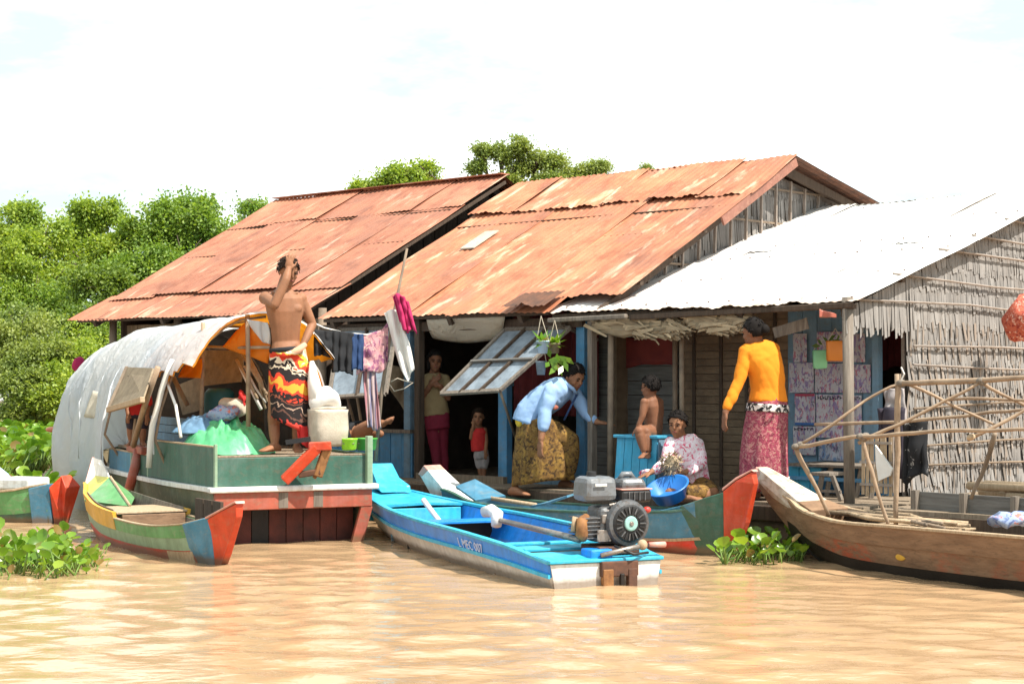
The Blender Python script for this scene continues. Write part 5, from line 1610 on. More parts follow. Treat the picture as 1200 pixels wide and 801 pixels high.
# lower skirt of the tarpaulin hanging to the water at the bow
def skirt(u, v):
    uu = 3.20+(U1-.02-3.20)*u
    p = arch(uu, .0)
    d_ = (.62 if u > .5 else .10+.52*max(0,u-.08)/.42) + .05*math.sin(uu*13)
    z = CB - d_*v
    return V((p.x, p.y, z)) - fg.r*(.05*math.sin(v*3+uu*6)*v + .03*math.sin(uu*17)*v - .02*v)
MB().grid(skirt, 60, 14).build("canopy_skirt", M["tarp"], CN, smooth=True)
# closed far end of the canopy
def endcap(u, v):
    p = arch(U1, math.pi*u); c_ = fg(U1+.16, 0, CB+.1)
    return p.lerp(c_, v) + fg.f*(.18*math.sin(v*1.57)) + V(mnoise.noise_vector(p*3+V((v*2,0,0))))*.03
MB().grid(endcap, 40, 10).build("canopy_end", M["tarp"], CN, smooth=True)
# folds and straps over the tarpaulin
for uu, a0, a1 in ((3.25,.02,1.2),(3.8,.02,1.4),(4.5,.02,1.2),(5.2,.02,1.1)):
    MB().tube([arch(uu+.10*math.sin(k*.8+uu)+.02*k, a0+(a1-a0)*k/9, .004) for k in range(10)], .010, 5, .5).build("tarpaulin_fold", M["tarp"], CN, smooth=True)
# torn clear window in the side
def patch(u, v): return arch(3.95+.38*u, .30+.22*v, .006)
MB().grid(patch, 8, 6).build("tarpaulin_patch", M["sack"], CN, smooth=True, solid=.003)
# bent ribs carrying the tarpaulin
for uu in (.80, 1.45, 2.3, 3.22, 4.2, 5.2):
    a0, a1 = (.0, math.pi)
    pts = [arch(uu, a0+(a1-a0)*k/16, -.035) for k in range(17)]
    pts = [fg(uu, -(.66), .47)] + pts[1:-1] + [fg(uu, .66, .47)]
    if uu < 1.2: pts = pts[4:9]
    MB().tube(pts, .013, 6).build("canopy_rib", M["pole"], GB, smooth=True)
# white inner edge of the doorway
MB().tube([arch(1.46-.02*k, .04+.72*k/6, .015) for k in range(7)], .028, 6).build("doorway_edge", M["whitecloth"], CN, smooth=True)
# dark inside: far wall and bulkhead
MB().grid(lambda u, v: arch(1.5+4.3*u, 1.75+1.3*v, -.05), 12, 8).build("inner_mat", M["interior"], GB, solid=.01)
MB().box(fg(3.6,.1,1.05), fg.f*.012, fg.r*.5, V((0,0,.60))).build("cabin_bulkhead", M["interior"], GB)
def gp(px, py, w_):
    d = ray(px, py); k = (w_ - (EYEP-fg.o).dot(fg.r))/d.dot(fg.r)
    return EYEP + d*k
for k in range(4):
    gbox(2.3, -.45, .74+k*.075, 1.6, .02, .07, "cabin_board", "houseblue2", bev=.003)
# propped hatch flap with its stick
a, b2_, c_, d_ = gp(149,430,-.80), gp(179,431,-.80), gp(167,468,-1.02), gp(127,480,-1.02)
fl_ = MB().quadplate(a, b2_, c_, d_, .014).build("hatch_flap", M["mat"], GB)
MB().beam(d_, c_, .045, .05).build("flap_rail", M["drywood"], fl_, bevel=.006)
MB().beam(a, d_, .03, .03).build("flap_rail", M["pole2"], fl_)
MB().tube([gp(185,430,-.84), gp(171,470,-.90), gp(156,522,-.86)], .026, 7, .08).build("prop_stick", M["pole"], GB, smooth=True)
# upright and level poles of the forward awning
MB().tube([P(290,368,14.75), P(291,430,14.75), P(291,500,14.75)], .020, 7, .06).build("awning_pole", M["pole"], GB, smooth=True)
MB().tube([P(238,378,15.2), P(237,440,15.2), P(236,505,15.2)], .020, 7, .08).build("awning_pole", M["pole"], GB, smooth=True)
MB().tube([P(216,405,15.4), P(262,407,15.0), P(316,407,14.6)], .015, 7, .1).build("awning_rail", M["pole"], GB, smooth=True)
MB().tube([gp(193,440,-.70), gp(206,475,-.74), gp(212,512,-.74)], .014, 6).build("awning_pole", M["whitecloth"], GB, smooth=True)
MB().tube([P(203,442,15.8), P(220,475,15.8)], .022, 6, .1).build("awning_pole", M["pole"], GB, smooth=True)
# orange flap hanging at the mouth of the canopy, cream flap beside it
def flap(p0, p1, p2, p3, name, mat, n=14, amp=.02):
    mb = MB(); p0,p1,p2,p3 = V(p0),V(p1),V(p2),V(p3)
    mb.grid(lambda u, v: p0.lerp(p1,u).lerp(p3.lerp(p2,u), v) + fg.f*(amp*math.sin(u*9+v*5)), n, n)
    return mb.build(name, M[mat], CN, smooth=True, solid=.004)
flap(P(289,376,14.78), P(317,398,14.72), P(315,426,14.74), P(260,406,14.92), "orange_flap", "tarporange")
flap(P(289,374,14.70), P(314,378,14.62), P(318,404,14.62), P(306,400,14.66), "cream_flap", "tarp")
flap(P(217,428,15.35), P(237,420,15.1), P(236,443,15.1), P(208,442,15.4), "orange_flap", "tarporange")
# reed mat roof inside, sloping
MB().quadplate(P(226,410,16.2), P(286,410,15.6), P(282,447,15.5), P(238,452,16.0), .015).build("reed_mat", M["mat"], GB)
MB().quadplate(P(205,452,16.6), P(236,440,16.2), P(236,480,16.2), P(214,486,16.5), .015).build("reed_mat", M["mat"], GB)
MB().quadplate(P(282,440,15.7), P(308,440,15.5), P(310,505,15.5), P(284,505,15.7), .012).build("cabin_mat", M["interior"], GB)

# ---- things on the big boat
dr = MB()
dr.loft([[P(257,470,15.7)+V((math.cos(6.283*k/20)*r_, math.sin(6.283*k/20)*r_, z)) for k in range(20)] for r_, z in ((.12,-.36),(.135,-.3),(.14,0),(.135,.08),(.10,.12))])
tag(dr.build("drum", M["tealcloth"], smooth=True), "dark teal drum under the reed mat in the boat's forward shelter", "drum")
for k in range(8):
    x0 = 266+random.uniform(-4,26); y0 = 418+random.uniform(-4,14)
    s_ = MB().tube([P(x0,y0,15.25), P(x0+14+random.uniform(-3,3),y0+26,15.15), P(x0+24+random.uniform(-4,4),y0+48+random.uniform(-8,14),15.1)], random.uniform(.008,.015), 6, .1).build("firewood_stick", M["drywood"] if k%4 else M["whitecloth"], smooth=True)
    tag(s_, "pale split firewood stick leaning inside the boat's forward shelter", "firewood", "firewood leaning in the boat shelter")
# green plastic sheet over a heap
def heap(cx, cy, a, bb, h, seed, fold=9, dz=0):
    def fn(u, v):
        an = u*2*math.pi; rr = v
        cxn, syn = math.cos(an), math.sin(an)
        r_ = 1+.08*mnoise.noise(V((cxn*1.5, syn*1.5, seed)))
        X_, Y_ = cxn*v, syn*v
        pl = abs(mnoise.noise(V((X_*3.4+seed, Y_*2.2, seed))))*.16 + abs(mnoise.noise(V((X_*7+Y_*2, Y_*5, seed+2))))*.08 + abs(mnoise.noise(V((X_*15, Y_*13, seed+5))))*.03
        z = h*(1-v**3.0)*(1+.30*mnoise.noise(V((cxn*v*1.6, syn*v*1.6, seed+3)))) + (pl-.05)*(1.15-v)*min(1, h/.22)
        return fg(cx+bb*rr*r_*syn, cy+a*rr*r_*cxn, .715+dz+max(0,z))
    return MB().grid(fn, 150, 34)
hp = heap(1.08, -.27, .44, .50, .24, 2, 17).build("green_sheet", M["greentarp"], smooth=True)
tag(hp, "crumpled bright green plastic sheet heaped on the big boat's stern deck", "tarpaulin")
c1 = heap(1.22, -.36, .34, .30, .13, 7, dz=.17).build("blue_cloth", M["bluecloth"], smooth=True, solid=.008)
tag(c1, "crumpled faded blue cloth lying over the green plastic sheet", "cloth")
c2 = MB().ellipsoid(P(262,484,14.95), V((.15,0,.02)), V((0,.12,0)), V((-.02,0,.065)), 26, 16).jitter(.05, 11).build("checked_bundle", M["clothmix"], smooth=True)
tag(c2, "blue and red checked cloth bundle on top of the blue cloth", "cloth")
c3 = MB().ellipsoid(P(284,466,15.1), V((.03,0,.02)), V((0,.04,0)), V((-.02,0,.06)), 16, 10).jitter(.03, 22).build("red_bundle", M["redtop"], smooth=True)
tag(c3, "small red cloth bundle hanging by the awning pole", "cloth")
c4 = MB().ellipsoid(P(274,478,15.15), V((.12,0,.0)), V((0,.08,0)), V((0,0,.11)), 18, 12).jitter(.04, 9).build("tan_sack", M["sack"], smooth=True)
tag(c4, "slumped tan sack behind the checked cloth bundle", "sack")
# woven sack bin with a white bag on top
bn_c = P(384,522,14.55)
SB = thing("woven_sack", "square cream woven sack standing behind the man on the green boat", "sack", bn_c)
rg = []
for z, a in ((0,.125),(.02,.142),(.15,.150),(.28,.146),(.31,.150)):
    rg.append([bn_c + fg.r*(a*1.05*cx_*(1+.04*mnoise.noise(V((cx_,cy_,z*9))))) + fg.f*(a*cy_) + V((0,0,z+.008*mnoise.noise(V((cx_*3,cy_*3,z))))) for cx_, cy_ in [(math.copysign(abs(math.cos(6.283*k/28))**.45, math.cos(6.283*k/28)), math.copysign(abs(math.sin(6.283*k/28))**.45, math.sin(6.283*k/28))) for k in range(28)]])
MB().loft(rg).build("body", M["sack"], SB, smooth=True)
MB().tube([bn_c+fg.r*-.15+V((0,0,.31)), bn_c+V((0,-.10,.325)), bn_c+fg.r*.16+V((0,0,.32))], .012, 6).build("rim", M["sack"], SB, smooth=True)
wb = MB().ellipsoid(bn_c+V((-.02,0,.38)), V((.13,0,.02)), V((0,.11,0)), V((-.03,0,.13)), 24, 16).jitter(.04, 8)
wb.tube([bn_c+V((-.09,0,.36)), bn_c+V((-.12,0,.55)), bn_c+V((-.14,.02,.72))], [.08,.05,.02], 10, .1)
tag(wb.build("white_bag", M["whitecloth"], smooth=True), "white plastic bag pulled up over the cream woven sack", "bag")
def bucket(name, c, r0, r1, h, mat, label, cat, n=24, square=False):
    t = thing(name, label, cat, c)
    def ring(r_, z): return [c+V((math.cos(6.283*k/n)*r_, math.sin(6.283*k/n)*r_, z)) for k in range(n)]
    MB().loft([ring(r0*.9,0), ring(r0,.01), ring(r1,h), ring(r1*1.05,h+.004), ring(r1*1.05,h+.014), ring(r1*.95,h+.014), ring(r1*.94,h-.005), ring(r0*.92,.02)]).build("body", M[mat], t, smooth=True)
    MB().tube([c+V((-r1,0,h)), c+V((-r1*.6,-r1*.8,h-.03)), c+V((r1*.6,-r1*.8,h-.03)), c+V((r1,0,h))], .004, 5).build("handle", M["steel"], t)
    return t
bucket("bucket", P(409,527,14.5), .062, .070, .085, "lime", "small lime green bucket beside the cream sack on the green boat", "bucket")
bucket("tub", P(429,527,14.72), .085, .095, .09, "leafgreenplastic", "darker green tub at the right corner of the green boat", "tub")

# ================================================================== clothes line and pole
PL = thing("laundry_pole", "thin crooked pole leaning up by the house door with cloth hung on it", "pole", P(440,545,15.6))
MB().tube([P(440,540,15.5), P(447,460,15.5), P(461,370,15.5), P(477,291,15.5)], [.020,.018,.016,.012], 7, .08).build("pole", M["pole2"], PL, smooth=True)
LN = MB().tube([P(366,380,15.0)+V((0,0,.02)), P(380,384,15.1), P(405,390,15.2), P(430,392,15.35), P(452,386,15.47), P(462,372,15.5)], .007, 6).build("clothes_line", M["whitecloth"], smooth=True)
tag(LN, "sagging pale clothes line tied from the boat to the crooked pole", "rope")
def hang(name, label, top, Ypts, hpx, mat, seed, amp=.022, fold=5, taper=1.0, ragged=.03, thick=.006, cat="cloth", skew=0):
    """cloth hung along a line of pixel points"""
    n = len(top)-1
    P_ = [P(x, y, Y) for (x, y), Y in zip(top, Ypts)]
    def along(u):
        k = min(n-1, int(u*n)); return P_[k].lerp(P_[k+1], u*n-k)
    def fn(u, v):
        p = along(u); c = along(.5)
        H = hpx*p.y/FPX*(1+ragged*math.sin(u*7+seed))
        f = math.sin(u*fold*2*math.pi+seed+1.2*v)*amp*(.35+.65*v) + mnoise.noise(V((u*4,v*4,seed)))*amp
        q = p + (c-p)*(1-taper)*v
        return V((q.x+skew*v, q.y+f, q.z-H*v+mnoise.noise(V((u*5,0,seed)))*.02*v))
    return tag(MB().grid(fn, 44, 22).build(name, M[mat], smooth=True, solid=thick), label, cat, "clothes hung on the line")
hang("hung_cloth", "black trousers hung on the clothes line next to the standing man", [(389,386),(400,388),(414,390)], [15.12,15.17,15.22], 48, "charcoal", 1, .02, 3)
hang("hung_cloth", "navy blue cloth between the black trousers and the pink print", [(412,390),(419,391),(426,391)], [15.22,15.27,15.3], 42, "navy", 2, .018, 2)
hang("hung_cloth", "pink and purple printed cloth hung from the clothes line", [(418,392),(432,391),(448,386),(455,376)], [15.30,15.36,15.43,15.47], 47, "pinkprint", 3, .02, 3, ragged=.08)
hang("hung_cloth", "long striped scarf hanging below the pink printed cloth", [(424,428),(432,428),(440,430)], [15.38,15.4,15.42], 74, "stripes", 4, .016, 3, skew=.05)
hang("hung_cloth", "dark patterned shirt at the left end of the clothes line", [(368,386),(378,387),(389,388)], [15.0,15.05,15.1], 30, "charcoal", 8, .02, 2)
wc = MB().grid(lambda u, v: P(450+15*u+(22-2*u)*v*1.0+6*v*v*(1-u), 367-3*u+(70+10*(1-u)-40*u*(1-v))*v, 15.42) + V((0, .03*math.sin(u*9+v*5), .02*math.sin(v*6+u*3))), 24, 30).build("hung_cloth", M["whitecloth"], smooth=True, solid=.008)
tag(wc, "white cloth twisted over the crooked pole, hanging to a point", "cloth", "clothes hung on the line")
hang("hung_cloth", "magenta cloth knotted near the top of the crooked pole", [(460,347),(466,344),(472,347),(478,354)], [15.40,15.36,15.36,15.38], 40, "magenta", 5, .045, 3, taper=1.0, ragged=.12, thick=.012, skew=.075)
# looped rope and pale net at the left window
hm = MB().grid(lambda u, v: PT(452+30*u, 425+8*u+(22+38*u)*v, .5) + V((0,.05*math.sin(u*8+v*3),0)), 20, 14).build("hammock", M["mat"], smooth=True, solid=.01)
tag(hm, "pale grey hammock slung inside the left window of the middle house", "hammock")
rp = MB().tube([P(455,448,15.5), P(462,458,15.5), P(474,455,15.5), P(484,448,15.5), P(474,446,15.5), P(466,443,15.55), P(458,447,15.5)], .004, 5).build("rope_coil", M["sack"], smooth=True)
tag(rp, "loose pale rope loops tied to the crooked pole", "rope")

# ================================================================== plant pots under the eave
def pot(c, r_, h, mat, label, hang_to, leaves, seed):
    t = thing("hanging_pot", label, "plant pot", c, "plant pots hung under the eave")
    n = 18
    def ring(rr, z): return [c+V((math.cos(6.283*k/n)*rr, math.sin(6.283*k/n)*rr, z)) for k in range(n)]
    MB().loft([ring(r_*.72,0), ring(r_*.98,h), ring(r_*1.08,h), ring(r_*1.08,h+.012), ring(r_*.9,h+.012), ring(r_*.88,h-.02)]).build("pot", M[mat], t, smooth=True)
    for q in (-1, 1):
        MB().tube([c+V((q*r_,0,h)), hang_to], .003, 4).build("cord", M["sack"], t)
    r = random.Random(seed); mb = MB()
    for k in range(leaves):
        a = r.uniform(0, 6.28); root = c+V((0,0,h)); L = r.uniform(.5,1.2)
        d = V((math.cos(a)*.75, math.sin(a)*.75, r.uniform(-.5,.9)))
        tip = root+d*.09*L; sd = d.cross(V((0,0,1))).normalized()*.028
        mb.add([root, root+d*.05*L+sd, tip+d*.05, root+d*.05*L-sd], [(0,1,2,3)])
    if mb.v: mb.build("leaves", M["hyacinth"], t)
    return t
pc = P(636,414,14.9)
pot(pc, .055, .10, "potblue", "pale blue pot with a small plant hung beside the propped shutter", P(634,370,14.9), 26, 1)
pc = P(634,439,15.15)
pot(pc, .048, .11, "shutter", "grey tin pot hanging below the pale blue pot", P(636,400,15.1), 0, 2)
pc = P(650,414,15.1)
pot(pc, .05, .08, "mat", "brown pot with trailing leaves hanging right of the pale blue pot", P(650,375,15.1), 22, 3)
r = random.Random(9); mb = MB()
for k in range(16):
    a = P(648+r.uniform(-6,14), 416+r.uniform(0,14), 15.05); d = V((r.uniform(-.2,1), r.uniform(-.5,.3), r.uniform(-.8,.3))).normalized()
    sd = d.cross(V((0,1,0))).normalized()*.025
    mb.add([a, a+d*.05+sd, a+d*.11, a+d*.05-sd], [(0,1,2,3)])
mb.build("trailing_leaves", M["hyacinth"], bpy.data.objects["hanging_pot.002"])
# bags hung at the poster wall
def hungbag(c, w_, h, mat, label, seed):
    t = thing("hanging_bag", label, "bag", c, "plastic containers hung at the poster wall")
    mb = MB(); rings = []
    for k, (z, s_) in enumerate(((-h/2,.8),(-h/2+.01,.92),(0,1.0),(h/2-.01,1.02),(h/2,.98))):
        rings.append([c + V((sx_*w_/2*s_, sy_*w_*.3*s_, z)) for sx_, sy_ in [(math.copysign(abs(math.cos(6.283*q/20))**.5, math.cos(6.283*q/20)), math.copysign(abs(math.sin(6.283*q/20))**.5, math.sin(6.283*q/20))) for q in range(20)]])
    mb.loft(rings); mb.jitter(.008, 20); mb.build("body", M[mat], t, smooth=True)
    MB().tube([c+V((-w_*.4,0,h/2)), c+V((0,0,h/2+.10)), c+V((w_*.4,0,h/2))], .004, 5).build("handle", M["sack"], t)
hungbag(PT(961,421,.6), .125, .155, "mint", "mint green plastic bag hanging in front of the posters", 1)
hungbag(PT(979,411,.55), .155, .165, "orangeplastic", "orange plastic pot hanging next to the mint green bag", 2)
MB_ = MB()
for k in range(14):
    a = PT(966+random.uniform(-6,26), 402+random.uniform(-4,6), .55); d = V((random.uniform(-1,1),0,random.uniform(-.2,.8)))
    MB_.add([a, a+d*.04+V((0,0,.02)), a+d*.08, a+d*.04-V((0,0,.02))], [(0,1,2,3)])
MB_.build("leaves", M["leaf_d"], bpy.data.objects["hanging_bag.001"])

# ================================================================== posters
def poster(px0, py0, px1, py1, label, seed, ground="print_a", figs=0, bands=(), cols=(), extra=None):
    t = .985
    a, b_ = PT(px0,py0,t), PT(px1,py1,t)
    sA, sB = ST(a)[0], ST(b_)[0]; zA, zB = a.z, b_.z
    tt = thing("wall_poster", label, "poster", F((sA+sB)/2, t, min(zA,zB)), "posters on the blue wall")
    r = random.Random(seed)
    def at(u, v, d=0): return F(sA+(sB-sA)*u, t-.004-d, zA+(zB-zA)*v + r.uniform(-.001,.001))
    MB().grid(lambda u, v: at(u, v, .004*math.sin(u*8+seed)+.003*math.sin(v*9)), 8, 8).build("sheet", M[ground], tt, solid=.002)
    for k, (v0, v1, m_) in enumerate(bands):
        MB().add([at(0.02,v0,.009),at(.98,v0,.009),at(.98,v1,.009),at(.02,v1,.009)], [(0,1,2,3)]).build("printed_band", M[m_], tt)
    if extra: extra(tt, at, r)
    return tt
def words(v, h, n, mat="ink_dark", u0=.06, u1=.94):
    """a line of bold block letters, unreadable in the photograph"""
    def fn(tt, at, r):
        for k in range(n):
            ua = u0+(u1-u0)*k/n; ub = ua+(u1-u0)/n*.78
            c1_ = ua+(ub-ua)*.35
            MB().add([at(ua,v,.010),at(c1_,v,.010),at(c1_,v+h,.008),at(ua,v+h,.008)], [(0,1,2,3)]).build("letter_stroke", M[mat], tt)
            vv = v+r.choice((0,h*.35,h*.65))
            MB().add([at(c1_,vv,.008),at(ub,vv,.008),at(ub,vv+h*.33,.008),at(c1_,vv+h*.33,.008)], [(0,1,2,3)]).build("letter_stroke", M[mat], tt)
    return fn
poster(930,391,946,424, "small faded poster with one red figure, top left of the wall", 1, figs=1, cols=("ink_red",))
poster(958,389,992,424, "wide faded poster behind the orange pot", 2, figs=2)
poster(1001,391,1014,424, "narrow poster with a red figure right of the grey post", 3, figs=1, cols=("ink_red",))
poster(925,425,954,460, "pale poster with a thin red figure left of the mint bag", 4, figs=2, cols=("ink_red","ink_dark"))
poster(955,426,990,460, "poster with a row of violet dressed figures", 5, figs=4, cols=("ink_violet","ink_violet","ink_red"))
poster(1000,427,1021,460, "poster with violet and red figures close to the doorway", 6, figs=2)
poster(932,461,956,498, "dark framed poster of a face with a red and blue border", 7, figs=1, bands=((.0,.08,"ink_red"),(.92,1,"ink_blue"),), cols=("ink_dark",))
poster(957,462,990,513, "poster with a bold dark line of lettering across its top", 8, figs=2, extra=words(.03,.09,10), cols=("ink_violet","ink_blue"))
poster(930,499,956,533, "lower left poster with dark marks and a red blot", 9, figs=3, cols=("ink_dark","ink_dark","ink_red"), extra=words(.05,.10,6))
poster(1000,463,1010,512, "slim poster strip under the violet figures by the doorway", 10, figs=1, extra=words(.03,.08,4))
poster(960,515,991,540, "bluish poster at the bottom of the wall above the table", 11, ground="print_c", figs=2, cols=("paper","ink_violet"))
# worn white letters on the red banner
def bt(x0, y0, x1, y1):
    return
text_obj("NH HLH", .085, "lettering", "letterdim", bn, PT(733,405,tW+.24), FD*-1, V((0,0,1)), .002)
# ------------------------------------------------------------------ furniture of the porch
def boxy(c, hx, hy, hz, ax=None, ay=None):
    ax = ax or FD; ay = ay or FN
    return c, ax*hx, ay*hy, V((0,0,hz))
# turquoise chest the boy sits on: lid, boards
c = P(761,536,14.55)
CH = thing("chest", "turquoise wooden chest with sloping front on which the bare boy sits", "chest", V((c.x,c.y,DECK)))
ztop = P(761,509,14.6).z
cx_ = V((c.x, c.y, 0)); hx, hy = .215, .16
for k in range(5):
    a = -1+2*(k+.5)/5
    p = cx_ + FD*hx*a*-1
    bt_, tp_ = p - FN*(hy+.05), p - FN*hy
    MB().beam(V((bt_.x,bt_.y,DECK)), V((tp_.x,tp_.y,ztop-.02)), hx*2/5-.006, .02, FN).build("front_board", M["turq"], CH)
MB().box(V((c.x,c.y,ztop-.01))-FN*.01, FD*(hx+.02), FN*(hy+.03), V((0,0,.012))).build("lid", M["turq"], CH, bevel=.004)
for q in (-1,1):
    MB().box(V((c.x,c.y,(ztop+DECK)/2))+FD*hx*q, FD*.01, FN*hy, V((0,0,(ztop-DECK)/2-.02))).build("end_board", M["houseblue2"], CH)
# blue table under the posters
t0 = .62
TB = thing("table", "blue board table with a pale top under the posters", "table", F(fs(945),.8,DECK))
sA, sB = S_AT(1022,.6), S_AT(926,.6)
zt3 = PT(950,545,.55).z
MB().box(F((sA+sB)/2,.78,zt3), FD*(sB-sA)/2, FN*.22, V((0,0,.012))).build("table_top", M["oldwood"], TB, bevel=.004)
board_row(TB, "front_board", .62, S_AT(962,.62), S_AT(924,.62), DECK, zt3-.02, .11, .016, "turq")
board_row(TB, "back_board", .97, sA, sB, DECK, zt3-.02, .13, .016, "houseblue")
for px in (968, 1003, 1020):
    MB().beam(F(S_AT(px,.6),.60,DECK), F(S_AT(px+4,.6),.62,zt3-.012), .035, .035).build("leg", M["oldwood"], TB)
MB().beam(F(sA,.6,DECK+.14), F(sB,.6,DECK+.14), .025, .03).build("rail", M["houseblue"], TB)
ST_ = thing("stool", "grey wooden stool with splayed legs before the blue table", "stool", PT(970,585,.3))
zs3 = PT(965,556,.3).z
for px0, px1 in ((958,963),(985,975)):
    for tt3 in (.22,.40):
        MB().beam(F(S_AT(px0,tt3),tt3,DECK), F(S_AT(px1,tt3),tt3,zs3), .03, .03).build("leg", M["oldwood"], ST_)
MB().box(F(S_AT(969,.3),.31,zs3+.01), FD*.085, FN*.12, V((0,0,.014))).build("seat", M["oldwood"], ST_, bevel=.004)
MB().beam(F(S_AT(958,.22),.22,DECK+.07), F(S_AT(985,.22),.22,DECK+.07), .02, .02).build("stretcher", M["oldwood"], ST_)
# slatted bamboo crate
CR_ = thing("crate", "pale split bamboo crate standing at the porch corner post", "crate", PT(1028,580,.05))
s0, s1 = S_AT(1046,-.02), S_AT(1009,-.02)
zb_, zt4 = PT(1028,572,-.02).z, PT(1028,511,-.02).z
for k in range(7):
    s_ = s0+(s1-s0)*(k+.5)/7
    MB().beam(F(s_,-.03+random.uniform(-.006,.006),zb_-.03+random.uniform(-.03,.03)), F(s_+random.uniform(-.012,.012),-.03,zt4+random.uniform(-.01,.02)), .026, .010, FN).build("slat", M["drywood"], CR_)
for zz in (zb_+.03, (zb_+zt4)/2, zt4-.05):
    MB().beam(F(s0,-.042,zz), F(s1,-.042,zz), .014, .02).build("rail", M["batten"], CR_)
for k in range(4):
    MB().beam(F(s0+.02,.02+k*.05,zb_-.03), F(s0+.02,.02+k*.05,zt4), .026, .010, FD).build("slat", M["batten"], CR_)
# dark clothes hung by the doorway
def drape(name, label, px0, px1, py0, py1, t, mat, seed, thick=.04, amp=.03, taper=.0):
    def fn(u, v):
        x = px0+(px1-px0)*(u if taper == 0 else .5+(u-.5)*(1-taper*(1-v)))
        p = PT(x, py0+(py1-py0)*v + 6*math.sin(u*5+seed)*v, t)
        return p - FN*(amp*math.sin(u*11+seed+v*2) + amp*mnoise.noise(V((u*3,v*3,seed))))
    return tag(MB().grid(fn, 26, 20).build(name, M[mat], smooth=True, solid=thick), label, "clothing", "clothes hung in the porch doorway")
drape("hung_jacket", "black jacket hanging left of the palm leaf wall", 1058, 1090, 492, 560, -.02, "blackprint", 1, taper=.25)
drape("hung_jacket", "dark brown garment hanging behind the frame post", 1030, 1062, 478, 558, .10, "darkshorts", 2)
drape("hung_shirt", "pale grey shirt hanging in the dark doorway above the frame", 1036, 1062, 455, 492, .45, "greyshorts", 3, .02)
wt = MB().add([PT(1027,521,-.08),PT(1047,549,-.08),PT(1044,557,-.08),PT(1031,563,-.08),PT(1028,545,-.08)], [(0,1,2,3,4)]).build("white_cloth", M["whitecloth"], smooth=False, solid=.02)
tag(wt, "white triangle of cloth hung against the dark garments", "cloth")
# red mesh bundle at the right edge, hung from the gable on a cord
hb = PT(1206,372,0)
hbp = ray(1203,372); kk = ((.0-.35) - (EYEP-FO).dot(FD))/hbp.dot(FD); hbp = EYEP + hbp*kk
RM = thing("red_bundle", "red mesh bundle hanging at the right edge before the palm leaf wall", "bundle", hbp)
MB().ellipsoid(hbp, V((.17,.05,0)), V((-.05,.15,0)), V((0,0,.22)), 24, 16).jitter(.06, 7).build("body", M["redmesh"], RM, smooth=True)
MB().tube([hbp+V((0,0,.18)), hbp+V((.05,0,.6))], .006, 5).build("cord", M["sack"], RM)
# small red cloth tied under the white eave
ec = MB().grid(lambda u, v: P(960+20*u, 362+6*u+(10-6*u)*v, 13.35)+V((0,.03*math.sin(u*7),0)), 10, 6).build("red_rag", M["fadedred"], smooth=True, solid=.006)
tag(ec, "small faded red rag caught under the white eave", "cloth")
# salmon float and magenta cloth seen past the canopy at the left
o_ = MB().ellipsoid(P(62,503,20.6), V((.09,0,0)), V((0,.07,0)), V((0,0,.035)), 14, 9).build("plastic_lid", M["cap"], smooth=True); tag(o_, "salmon pink plastic lid poking out beyond the canopy's far side", "lid")
MB().tube([P(64,505,20.6), P(70,530,20.6)], .02, 6).build("stake", M["pole2"], o_)
o_ = MB().ellipsoid(P(93,428,20.6), V((.08,0,.03)), V((0,.06,0)), V((-.03,0,.10)), 14, 10).jitter(.03,12).build("magenta_rag", M["magenta"], smooth=True); tag(o_, "magenta rag hung on a stake behind the canopy", "cloth")
MB().tube([P(96,428,20.6), P(104,520,20.6)], .018, 6).build("stake", M["pole2"], o_)

# ------------------------------------------------------------------ people
def remesh(mb, name, mat, parent, vox=.008, it=2, wr=None):
    """merge overlapping solids into one continuous smooth skin"""
    me = mb.mesh(base_of(parent), "tmp")
    bm = bmesh.new(); bm.from_mesh(me); bmesh.ops.recalc_face_normals(bm, faces=bm.faces); bm.to_mesh(me); bm.free()
    o = bpy.data.objects.new("tmp", me); COL.objects.link(o)
    md = o.modifiers.new("r", "REMESH"); md.mode = "VOXEL"; md.voxel_size = vox; md.use_smooth_shade = True
    s_ = o.modifiers.new("s", "SMOOTH"); s_.factor = .5; s_.iterations = it
    bpy.context.view_layer.update()
    dg = bpy.context.evaluated_depsgraph_get()
    m2 = bpy.data.meshes.new_from_object(o.evaluated_get(dg))
    bpy.data.objects.remove(o)
    wr = (.0062 if name not in ("body",) else 0) if wr is None else wr
    if wr:      # creases in the cloth
        m2.update(); sd = len(m2.vertices) % 97
        for v in m2.vertices:
            p = v.co
            k = abs(mnoise.noise(V((p.x*9+p.z*5, p.y*9, p.z*6+sd)))) + .5*abs(mnoise.noise(V((p.x*20, p.y*20+p.z*9, p.z*11+sd))))
            v.co = p + v.normal*wr*(k*1.6-.35)
    m2.name = name; m2.materials.clear()
    m2.polygons.foreach_set("use_smooth", [True]*len(m2.polygons))
    return link(name, m2, M[mat], parent)
def limb(mb, pts, rs, n=12, sub=4):
    """tapered tube along joints with rounded ends, radii eased between joints"""
    P_, R_ = [], []
    for i in range(len(pts)-1):
        for k in range(sub):
            q = k/sub; P_.append(V(pts[i]).lerp(V(pts[i+1]), q))
            e = q; R_.append(rs[i]*(1-e)+rs[i+1]*e + (math.sin(math.pi*q)*.10*max(rs[i],rs[i+1]) if rs[i] > .03 else 0))
    P_.append(V(pts[-1])); R_.append(rs[-1])
    mb.tube(P_, R_, n)
    for p, r_ in zip(pts, rs):
        mb.ellipsoid(p, V((r_,0,0)), V((0,r_,0)), V((0,0,r_)), 12, 8)
